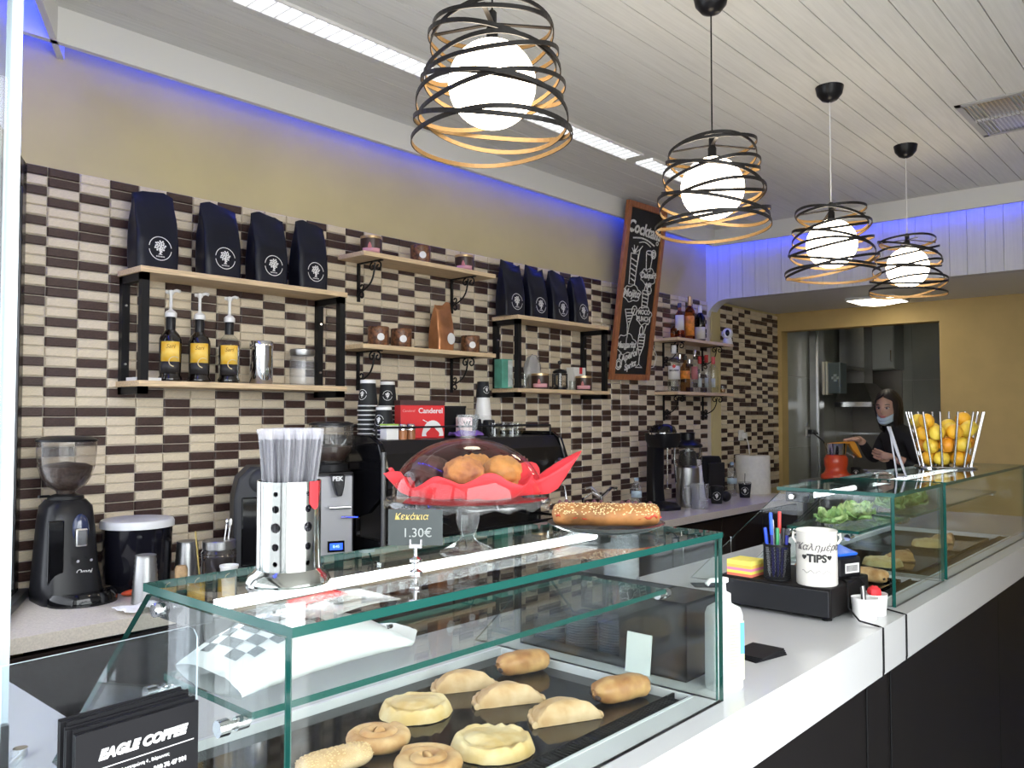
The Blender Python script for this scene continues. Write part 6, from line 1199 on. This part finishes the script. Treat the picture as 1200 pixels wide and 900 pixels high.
r = 0.0284
Pf = [Vector(f)+Vector((0, 0, 0.03 if math.hypot(f[0], f[1]) < 1e-3 else 0)) for f in fr]
for it in range(900):
    for q in Pf: q.z -= 0.0005 if it < 600 else 0.0
    for i in range(len(Pf)):
        for j in range(i+1, len(Pf)):
            dv_ = Pf[j]-Pf[i]; L_ = dv_.length
            if L_ < 2*r+0.0006: k_ = (2*r+0.0006-L_)/2; dv_ = dv_/L_ if L_ > 1e-6 else Vector((0, 0, 1)); Pf[i] -= dv_*k_; Pf[j] += dv_*k_
    for q in Pf:
        if q.z < 0.0085+r: q.z = 0.0085+r
        lim = R0+(R1-R0)*min(q.z, HB)/HB-0.0062-r*1.03; h_ = math.hypot(q.x, q.y)
        if h_ > lim: q.x *= lim/h_; q.y *= lim/h_
fr = [tuple(q) for q in Pf]
for k, f in enumerate(fr):
    c_ = ro_.choice((0, 1, 1, 2)) if f[2] < 0.14 else ro_.choice((1, 2, 2))
    o = tag(MB().ball((0, 0, 0), (r, r, r*(1.0 if c_ < 2 else 1.04)), 18, 12).build('orange', cit[c_], smooth=80), ('deep orange citrus fruit piled in the rod basket', 'amber citrus fruit piled in the rod basket', 'yellow lemon-coloured citrus fruit piled in the rod basket')[c_], 'fruit', 'citrus fruit in the rod basket'); o.location = (p[0]+f[0], p[1]+f[1], TZ+f[2]); o.rotation_euler = (ro_.uniform(0, 3), ro_.uniform(0, 3), 0)
p = place(1058, 558, TZ); t = thing('sign_stand', 'slim folded steel sign stand beside the rod basket', 'stand', (p[0], p[1], TZ), facing(p[0], p[1])+PI/2)
b = MB(); b.prism([(-0.02, 0.0), (0.012, 0.0), (0.012, 0.004), (-0.02, 0.004)], -0.06, 0.06, 'y'); b.prism([(0.006, 0.003), (0.012, 0.003), (-0.034, 0.165), (-0.046, 0.165)], -0.035, 0.035, 'y'); b.prism([(-0.02, 0.003), (-0.015, 0.003), (-0.036, 0.165), (-0.041, 0.165)], -0.035, 0.035, 'y'); b.build('folded_plate', mat('stand_steel', (0.22, 0.22, 0.24), 0.3, metal=0.9), t, smooth=0, fix=True)
p = place(1030, 557, TZ); b = MB(); b.lathe([(0, 0), (0.04, 0), (0.045, 0.006), (0.040, 0.010), (0.03, 0.012), (0, 0.012)], 28); o = tag(b.build('glass_coaster', clear), 'round clear glass coaster beside the sign stand', 'coaster'); o.location = p

# ================================================================== kitchen and prep corner
kst = mat('kitchen_steel', (0.36, 0.36, 0.34), 0.3, metal=0.9, var=0.15, scale=4)
pt = thing('prep_table', 'steel prep table by the kitchen doorway', 'table', (0, 0, 0)); JT = 1.05
b = MB(); b.box(5.55, 6.35, 1.925, 2.33, JT-0.03, JT); b.build('table_top', kst, pt, smooth=0, bevel=0.003)
for x in (5.58, 6.30):
    for y in (1.95, 2.29): b = MB(); b.box(x-0.015, x+0.015, y-0.015, y+0.015, 0, JT-0.03); b.build('leg', kst, pt, smooth=0)
b = MB(); b.box(5.58, 6.32, 2.0, 2.31, 0.3, 0.32); b.build('lower_shelf', kst, pt, smooth=0)
dep = 5.78
def at_depth(u, v, d): r_ = ray(u, v); return EYE + r_*d
J = at_depth(980, 560, dep); jr = mat('juicer_red', (0.78, 0.085, 0.02), 0.3, coat=0.4); jo = mat('juicer_orange', (0.85, 0.36, 0.03), 0.4)
t = thing('citrus_juicer', 'red-orange citrus juicer with steel bowl and orange lever', 'juicer', (J.x, J.y, JT), VR)
b = MB(); b.lathe([(0, 0), (0.10, 0), (0.105, 0.01), (0.10, 0.03), (0.078, 0.045), (0.070, 0.07), (0.078, 0.10), (0.080, 0.14), (0.066, 0.165), (0, 0.17)], 36); b.build('motor_housing', jr, t)
b = MB(); loft(b, [(0, 0.11, 0.06, 0.07, -0.03), (0.015, 0.11, 0.06, 0.07, -0.03), (0.03, 0.09, 0.05, 0.07, -0.03)]); b.build('foot', jr, t, smooth=50)
b = MB(); b.lathe([(0.058, 0.165), (0.066, 0.17), (0.074, 0.245), (0.0755, 0.247), (0, 0.243)], 32); b.build('bowl', chrome, t)
b = MB(); b.prism([(-0.06, 0.246), (0.12, 0.262), (0.135, 0.24), (0.175, 0.15), (0.16, 0.145), (0.11, 0.20), (0.085, 0.245), (-0.06, 0.240)], -0.022, 0.022, 'y'); b.build('lever', jo, t, smooth=0, bevel=0.006, fix=True)
b = MB(); b.tube([(0.07, 0, 0.18), (0.115, 0, 0.16), (0.125, 0, 0.15)], 0.010, 8); b.build('spout', chrome, t)
p = at_depth(1003, 556, dep); 
def prep_cup(u, label, h=0.07, r_=0.034):
    p = at_depth(u, 558, dep+0.10); t = thing('takeaway_cup', label, 'cup', (p.x, p.y, JT)); b = MB(); b.lathe([(0, 0), (r_*0.8, 0), (r_, h), (r_*0.95, h+0.002), (0, h-0.01)], 24); b.build('cup_wall', cupblack, t); cup_logo(t, r_*0.8, r_, h, h*0.5, facing(p.x, p.y), 0.02)
prep_cup(1003, 'black takeaway cup standing beside the red-orange juicer')
p = at_depth(1024, 556, dep+0.11); t = thing('plastic_tub', 'low clear plastic tub beside the juicer', 'tub', (p.x, p.y, JT), VR); b = MB(); b.box(-0.06, 0.06, -0.04, 0.04, 0, 0.055); b.build('tub_wall', glass('frosted_tub', (0.8, 0.8, 0.8), 1.4, 0.2, (0.6, 0.6, 0.58), 0.5), t, smooth=0, bevel=0.01); b = MB(); b.box(-0.063, 0.063, -0.043, 0.043, 0.05, 0.056); b.build('lid', mat('tub_lid', (0.45, 0.45, 0.44), 0.4), t, smooth=0, bevel=0.003)
p = at_depth(1012, 560, dep-0.12); o = tag(MB().ball((0, 0, 0.012), (0.03, 0.02, 0.012), 14, 8, fn=lambda d: 1+0.3*noise.noise(d*3)).build('orange_peel', cit[1]), 'scrap of orange peel on the prep table', 'peel'); o.location = (p.x, p.y, JT)
# cables by the socket on the kitchen side wall
p = on_y(946, 506, WY-0.03); t = thing('wall_socket', 'white wall socket with black cable in the kitchen', 'socket', (p.x, WY-0.029, p.z)); b = MB(); b.box(-0.04, 0.04, -0.012, 0, -0.04, 0.04); b.build('plate', white, t, smooth=0, bevel=0.004); b = MB(); b.box(-0.02, 0.02, -0.05, -0.012, -0.02, 0.02); b.build('plug', blackplastic, t, smooth=0, bevel=0.005)
b = MB(); b.tube([(0.0, -0.05, -0.005), (-0.02, -0.15, -0.08), (0.0, -0.21, -0.20), (0.06, -0.25, -0.36)], 0.006, 6); b.build('cable', blackmatte, t)
# steel pillar, hood, cupboard on the kitchen back wall
def kxy(u, X): p = on_x(u, 450, X); return p.y
def kz(u, v, X): return on_x(u, v, X).z
X_ = 7.2
t = thing('steel_pillar', 'tall steel corner post in the kitchen', 'post', (0, 0, 0)); y1, y0 = kxy(949, X_), kxy(960, X_)
y1 = min(y1, WY-0.029); b = MB(); b.box(X_, X_+0.1, y0, y1, 0, 2.44); b.build('post', kst, t, smooth=0); b = MB(); b.box(X_-0.004, X_, y0+0.01, y0+0.025, 0, 2.44); b.build('edge_strip', chrome, t, smooth=0)
t = thing('extractor_hood', 'stainless extractor hood with square duct in the kitchen', 'extractor hood', (0, 0, 0)); X_ = 7.75
b = MB(); b.box(X_, X_+0.22, kxy(1013, X_), kxy(984, X_), kz(1000, 449, X_), 2.44); b.build('duct', kst, t, smooth=0)
za = kz(1000, 473, X_); zb = kz(1000, 449, X_); ya, yb = kxy(1022, X_-0.2), kxy(978, X_-0.2)
b = MB(); b.add([(X_-0.2, ya, za), (X_+0.5, ya, za), (X_+0.5, yb, za), (X_-0.2, yb, za), (X_, kxy(1013, X_), zb), (X_+0.3, kxy(1013, X_), zb), (X_+0.3, kxy(984, X_), zb), (X_, kxy(984, X_), zb)], [(3, 2, 1, 0), (4, 5, 6, 7), (0, 1, 5, 4), (1, 2, 6, 5), (2, 3, 7, 6), (3, 0, 4, 7)]); b.build('canopy', kst, t, smooth=0)
b = MB(); b.box(X_-0.22, X_-0.2, ya, yb, za-0.03, za+0.012); b.build('front_lip', steel, t, smooth=0)
t = thing('kitchen_backsplash', 'dull steel sheet behind the extractor hood', 'panel', (0, 0, 0)); b = MB(); b.box(8.27, 8.289, kxy(1057, 8.27), min(kxy(965, 8.27), WY-0.029), 0.2, kz(1000, 434, 8.27)); b.build('sheet', mat('dull_steel', (0.22, 0.20, 0.17), 0.4, metal=0.6, var=0.2, scale=3), t, smooth=0); b = MB(); b.box(8.255, 8.27, kxy(1057, 8.27), min(kxy(965, 8.27), WY-0.029), 1.3, 1.32); b.build('rail', steel, t, smooth=0)
t = thing('wall_cabinet', 'pale grey wall cupboard in the kitchen', 'cupboard', (0, 0, 0)); X_ = 8.0
b = MB(); b.box(X_, 8.268, kxy(1049, X_), kxy(1014, X_), kz(1030, 433, X_), 2.44); b.build('carcass', mat('cupboard_grey', (0.36, 0.38, 0.33), 0.4), t, smooth=0); b = MB(); b.box(X_-0.018, X_, kxy(1048.5, X_), kxy(1014.5, X_), kz(1030, 432, X_), 2.42); d_ = b.build('door', mat('cupboard_door', (0.42, 0.43, 0.38), 0.35), t, smooth=0, bevel=0.003); b = MB(); b.tube([(X_-0.018, kxy(1046, X_), 1.98), (X_-0.04, kxy(1046, X_), 1.98), (X_-0.04, kxy(1046, X_), 2.08), (X_-0.018, kxy(1046, X_), 2.08)], 0.005, 6); b.build('handle', steel, d_)
X_ = 6.95; yb, ya = kxy(963, X_), kxy(985, X_); z0, z1 = kz(975, 461, X_), kz(975, 425, X_)
t = thing('control_box', 'grey electrical control box with plus sign by the hood', 'electrical box', (0, 0, 0)); b = MB(); b.box(X_, X_+0.14, ya, yb, z0, z1); b.build('housing', mat('box_grey', (0.10, 0.13, 0.13), 0.4), t, smooth=0, bevel=0.004)
b = MB(); b.box(X_-0.012, X_, ya, (ya+yb)/2+0.01, z0, z1); d_ = b.build('door', mat('box_door', (0.08, 0.11, 0.11), 0.25), t, smooth=0, bevel=0.003)
b = MB(); ym = (ya+(ya+yb)/2)/2; zm = (z0+z1)/2; b.box(X_-0.014, X_-0.012, ym-0.012, ym+0.012, zm-0.03, zm+0.03); b.box(X_-0.014, X_-0.012, ym-0.03, ym+0.03, zm-0.010, zm+0.010); b.build('plus_sign', mat('sign_pale', (0.40, 0.48, 0.45), 0.5), d_, smooth=0)
b = MB(); b.box(X_-0.02, X_+0.1, yb-0.03, yb-0.012, z0-0.01, z1+0.01); b.box(X_-0.02, X_+0.1, yb-0.055, yb-0.042, z0-0.01, z1+0.01); b.build('white_strip', mat('strip_white', (0.72, 0.70, 0.58), 0.4), t, smooth=0)
b = MB(); b.box(X_+0.10, X_+0.65, yb-0.15, yb-0.05, z1-0.05, z1-0.02); b.build('mounting_arm', kst, t, smooth=0)

# ================================================================== person at the juicer
PD = 5.72
base = at_depth(1058, 485, PD); yawp = math.atan2(-RT.y, -RT.x)       # she faces along -RT, towards the juicer
PE = thing('person', 'person in black top with face mask under chin working the juicer', 'person', (base.x, base.y, 0), yawp)
skin = mat('skin', (0.58, 0.35, 0.25), 0.5, var=0.08, scale=12, sub=0.15); top_m = mat('black_knit', (0.014, 0.014, 0.015), 0.85, bump=0.2, scale=60, var=0.2); jeans = mat('dark_trousers', (0.02, 0.022, 0.03), 0.8); shoe = mat('shoe_black', (0.012, 0.012, 0.012), 0.5)
def skinned(verts, edges, radii, root=0, levels=2):
    me = bpy.data.meshes.new('sk'); me.from_pydata(verts, edges, []); o = bpy.data.objects.new('sk', me); COL.objects.link(o)
    md = o.modifiers.new('skin', 'SKIN'); md.use_smooth_shade = True
    for i, r_ in enumerate(radii):
        rr = r_ if hasattr(r_, '__len__') else (r_, r_); me.skin_vertices[0].data[i].radius = rr; me.skin_vertices[0].data[i].use_root = (i == root)
    s2 = o.modifiers.new('s', 'SUBSURF'); s2.levels = levels; s2.render_levels = levels
    bpy.context.view_layer.update(); out = bpy.data.meshes.new_from_object(o.evaluated_get(bpy.context.evaluated_depsgraph_get()))
    bpy.data.objects.remove(o); bpy.data.meshes.remove(me); return out
V = []; E = []; Rr = []
def vx(p, r_, link=None):
    V.append(p); Rr.append(r_); i = len(V)-1
    if link is not None: E.append((link, i))
    return i
pel = vx((0, 0, 0.93), (0.135, 0.105)); wst = vx((0.0, 0, 1.06), (0.115, 0.085), pel); chs = vx((0.015, 0, 1.22), (0.125, 0.095), wst); ubk = vx((0.03, 0, 1.335), (0.115, 0.08), chs); nb = vx((0.055, 0, 1.405), (0.052, 0.052), ubk); nk_ = vx((0.085, 0.0, 1.475), (0.044, 0.044), nb)
for s_ in (-1, 1):
    hip = vx((0.0, 0.085*s_, 0.86), (0.095, 0.09), pel); kn = vx((0.02, 0.095*s_, 0.48), (0.06, 0.062), hip); an = vx((0.0, 0.10*s_, 0.09), (0.042, 0.045), kn); vx((0.12, 0.115*s_, 0.035), (0.036, 0.035), an)
# near (left) arm, bent, hand in front of the belly; far (right) arm reaching to the lever
ls = vx((0.025, 0.165, 1.345), (0.058, 0.058), ubk); le = vx((-0.02, 0.235, 1.125), (0.046, 0.046), ls); lwr = vx((0.165, 0.20, 1.215), (0.026, 0.030), le)
rs_a = vx((0.04, -0.165, 1.345), (0.058, 0.058), ubk); re = vx((0.12, -0.20, 1.17), (0.046, 0.046), rs_a); rw = vx((0.262, -0.082, 1.326), (0.026, 0.026), re)
body = skinned(V, E, Rr)
# hands: palm plus five fingers each
def hand(w, fwd, side, up, curl):
    w, fwd, side, up = Vector(w), Vector(fwd).normalized(), Vector(side).normalized(), Vector(up).normalized(); hv = []; he = []; hr = []
    def hx(p, r_, l=None):
        hv.append(tuple(p)); hr.append(r_)
        if l is not None: he.append((l, len(hv)-1))
        return len(hv)-1
    a = hx(w-fwd*0.02, (0.024, 0.022)); c = hx(w+fwd*0.045, (0.034, 0.018), a)
    for k, (o_, ln) in enumerate(((-0.030, 0.060), (-0.010, 0.072), (0.010, 0.068), (0.028, 0.055))):
        q = w+fwd*0.07+side*o_; k0 = hx(q, 0.0095, c); k1 = hx(q+fwd*ln*0.45-up*ln*0.30*curl, 0.0085, k0); hx(q+fwd*ln*0.62-up*ln*0.85*curl, 0.0075, k1)
    q = w+fwd*0.02-side*0.030; k0 = hx(q, 0.011, c); k1 = hx(q+fwd*0.03-side*0.014-up*0.012*curl, 0.0095, k0); hx(q+fwd*0.058-side*0.008-up*0.03*curl, 0.008, k1)
    return skinned(hv, he, hr, 0, 2)
lh = hand((0.17, 0.20, 1.218), (0.95, -0.25, 0.12), (0.1, 0.35, 0.9), (0.2, 0.9, -0.3), 0.8); rh = hand((0.268, -0.078, 1.3265), (0.99, 0.10, -0.06), (0.10, -0.99, 0), (0, 0, 1), 0.14)
# head: ellipsoid shaped into skull, brow, nose, lips, chin, ears
hb = MB()
def headfn(d):     # d: x forward, y left, z up
    k = 1.0
    x, y, z = d
    return k
hv = []; N, M_ = 44, 34
for j in range(M_+1):
    th = PI*j/M_
    for i in range(N):
        a = 2*PI*i/N; x, y, z = math.sin(th)*math.cos(a), math.sin(th)*math.sin(a), math.cos(th)
        X, Y, Z = 0.094*x, 0.074*y, 0.113*z
        if z < 0: f = -z; Y *= 1-0.36*f*f; X = X*(1-0.12*f) + (0.012*f if x > 0 else 0.02*f)
        if x > 0.2:
            X -= 0.006*math.exp(-((abs(y)-0.34)/0.16)**2-((z-0.03)/0.13)**2)                     # eye sockets
            X += 0.005*math.exp(-((z-0.20)/0.10)**2)*max(0, 1-abs(y)*1.5)                         # brow
            X += 0.024*math.exp(-(y/0.12)**2)*math.exp(-((z+0.20)/0.12)**2) + 0.010*math.exp(-(y/0.09)**2)*math.exp(-((z+0.03)/0.14)**2)    # nose
            X += 0.007*math.exp(-(y/0.26)**2-((z+0.50)/0.07)**2) - 0.003*math.exp(-(y/0.3)**2-((z+0.42)/0.04)**2) + 0.010*math.exp(-(y/0.3)**2-((z+0.82)/0.16)**2)
        hv.append((X, Y, Z))
hb.add(hv, [(j*N+i, (j+1)*N+i, (j+1)*N+(i+1) % N, j*N+(i+1) % N) for j in range(M_) for i in range(N)])
for s_ in (-1, 1): hb.ball((-0.004, 0.074*s_, -0.008), (0.018, 0.009, 0.030), 12, 8)        # ears
eyew = mat('eye_white', (0.75, 0.72, 0.70), 0.2); eyed = mat('eye_dark', (0.03, 0.018, 0.012), 0.15); lipm = mat('lips', (0.50, 0.17, 0.16), 0.45); browm = mat('brow_dark', (0.02, 0.014, 0.012), 0.7)
for s_ in (-1, 1):
    hb.ball((0.0765, 0.027*s_, 0.002), (0.010, 0.0145, 0.0075), 14, 10, 1); hb.ball((0.083, 0.0265*s_, 0.002), (0.0062, 0.0078, 0.0072), 12, 8, 2)
    hb.tube([(0.0885-0.012*f*f, s_*(0.011+0.034*f), 0.021+0.006*math.sin(PI*f*0.8)) for f in [i/8 for i in range(9)]], 0.0036, 6, 4); hb.tube([(0.0885-0.012*f*f, s_*(0.012+0.031*f), 0.0075+0.004*math.sin(PI*f)) for f in [i/8 for i in range(9)]], 0.0026, 5, 4)
hb.ball((0.091, 0, -0.052), (0.008, 0.023, 0.0045), 16, 8, 3); hb.ball((0.090, 0, -0.061), (0.009, 0.020, 0.0055), 16, 8, 3)
HM = Matrix.Translation((0.105, 0.012, 1.545)) @ Matrix.Rotation(math.radians(42), 4, 'Z') @ Matrix.Rotation(math.radians(6), 4, 'Y')
hm = hb.data('head', [skin, eyew, eyed, lipm, browm], 60); hm.transform(HM)
# one body mesh with clothes and skin as its materials
import bmesh
bm = bmesh.new()
MI = {'skin': 0, 'top': 1, 'jeans': 2, 'shoe': 3}
def addmesh(me, fn, off=None):
    n0 = len(bm.faces); bm.from_mesh(me); bm.faces.ensure_lookup_table()
    for f in bm.faces[n0:]:
        f.material_index = fn(f.calc_center_median(), f.material_index); f.smooth = True
def bodymat(c, _):
    if c.z > 1.455 and c.x > 0.02: return 0
    if c.z < 0.075: return 3
    if c.z < 0.93: return 2
    wl = Vector((0.165, 0.20, 1.215)); 
    if (c-wl).length < 0.075 and c.z > 1.15: return 0
    if (c-Vector((0.262, -0.082, 1.326))).length < 0.05: return 0
    return 1
addmesh(body, bodymat); addmesh(lh, lambda c, m_: 0); addmesh(rh, lambda c, m_: 0); addmesh(hm, lambda c, m_: {0: 0, 1: 4, 2: 5, 3: 6, 4: 7}[m_])
me = bpy.data.meshes.new('body'); bm.to_mesh(me); bm.free()
for m_ in (skin, top_m, jeans, shoe, eyew, eyed, lipm, browm): me.materials.append(m_)
o = bpy.data.objects.new('body', me); COL.objects.link(o); o.parent = PE
# polo neck, wristband, hair, mask
b = MB(); b.lathe([(0.056, -0.03), (0.052, 0.0), (0.050, 0.035), (0.047, 0.036), (0.044, 0.0)], 24, c=(0.072, 0.003, 1.43), cap=False); b.build('roll_neck', top_m, PE)
b = MB(); b.tube([(0.145+0.012*math.cos(a), 0.205+0.030*math.sin(a), 1.205+0.031*math.cos(a)*0.9) for a in [2*PI*i/20 for i in range(20)]], 0.005, 6, closed=True); b.build('wristband', blackmatte, PE)
hairm = mat('hair_dark', (0.016, 0.010, 0.008), 0.45, var=0.4, scale=40, stretch=(14, 14, 1), bump=0.4)
def hair(u, v):     # cap over the skull, falling behind the shoulders
    th_ = 0.02+min(1, v*2)*1.65; q_ = max(0, min(1, (th_-0.80)/0.45)); op = 0.85*q_*q_*(3-2*q_); a = op+(2*PI-2*op)*u      # leaves the face open
    if v < 0.5:
        th = 0.02+v*2*1.65; x, y, z = math.sin(th)*math.cos(a), math.sin(th)*math.sin(a), math.cos(th)
        s_ = 1.10+0.03*math.sin(a*17); return (0.094*x*s_-0.004, 0.074*y*(s_+0.03), 0.113*z*1.07+0.004)
    f = (v-0.5)*2; th = 0.02+1.65; x, y = math.sin(th)*math.cos(a), math.sin(th)*math.sin(a); back = max(0, -math.cos(a))
    L_ = 0.06+0.24*(0.35+0.65*back); return (0.094*x*1.10*(1-0.30*f)-0.004-0.03*f*back-0.02*f, 0.074*y*1.13*(1-0.25*f)+0.004*math.sin(a*23+f*5), 0.113*math.cos(th)*1.07+0.004-L_*f)
b = MB().at(HM); b.grid(hair, 60, 30); b.build('hair', hairm, PE, solid=0.008, smooth=80)
maskm = mat('mask_blue', (0.50, 0.62, 0.68), 0.8, bump=0.2, scale=40)
def mask(u, v):
    a = -1.15+2.3*u; r_ = 0.076+0.012*math.cos(a)+0.010*math.sin(PI*v)
    return (0.016+(0.072+0.018*math.sin(PI*v)+0.004*math.sin(v*18))*math.cos(a)*1.05, 0.062*math.sin(a)*(1-0.12*v), -0.062-0.052*v+0.030*abs(math.sin(a))**2)
b = MB().at(HM); b.grid(mask, 24, 14); b.build('face_mask', maskm, PE, solid=0.002, smooth=80)
b = MB().at(HM)
for s_ in (-1, 1): b.tube([(0.045, 0.058*s_, -0.045), (0.02, 0.072*s_, -0.02), (-0.01, 0.080*s_, 0.015), (-0.018, 0.076*s_, -0.015)], 0.0018, 5)
b.build('mask_loops', white, PE)
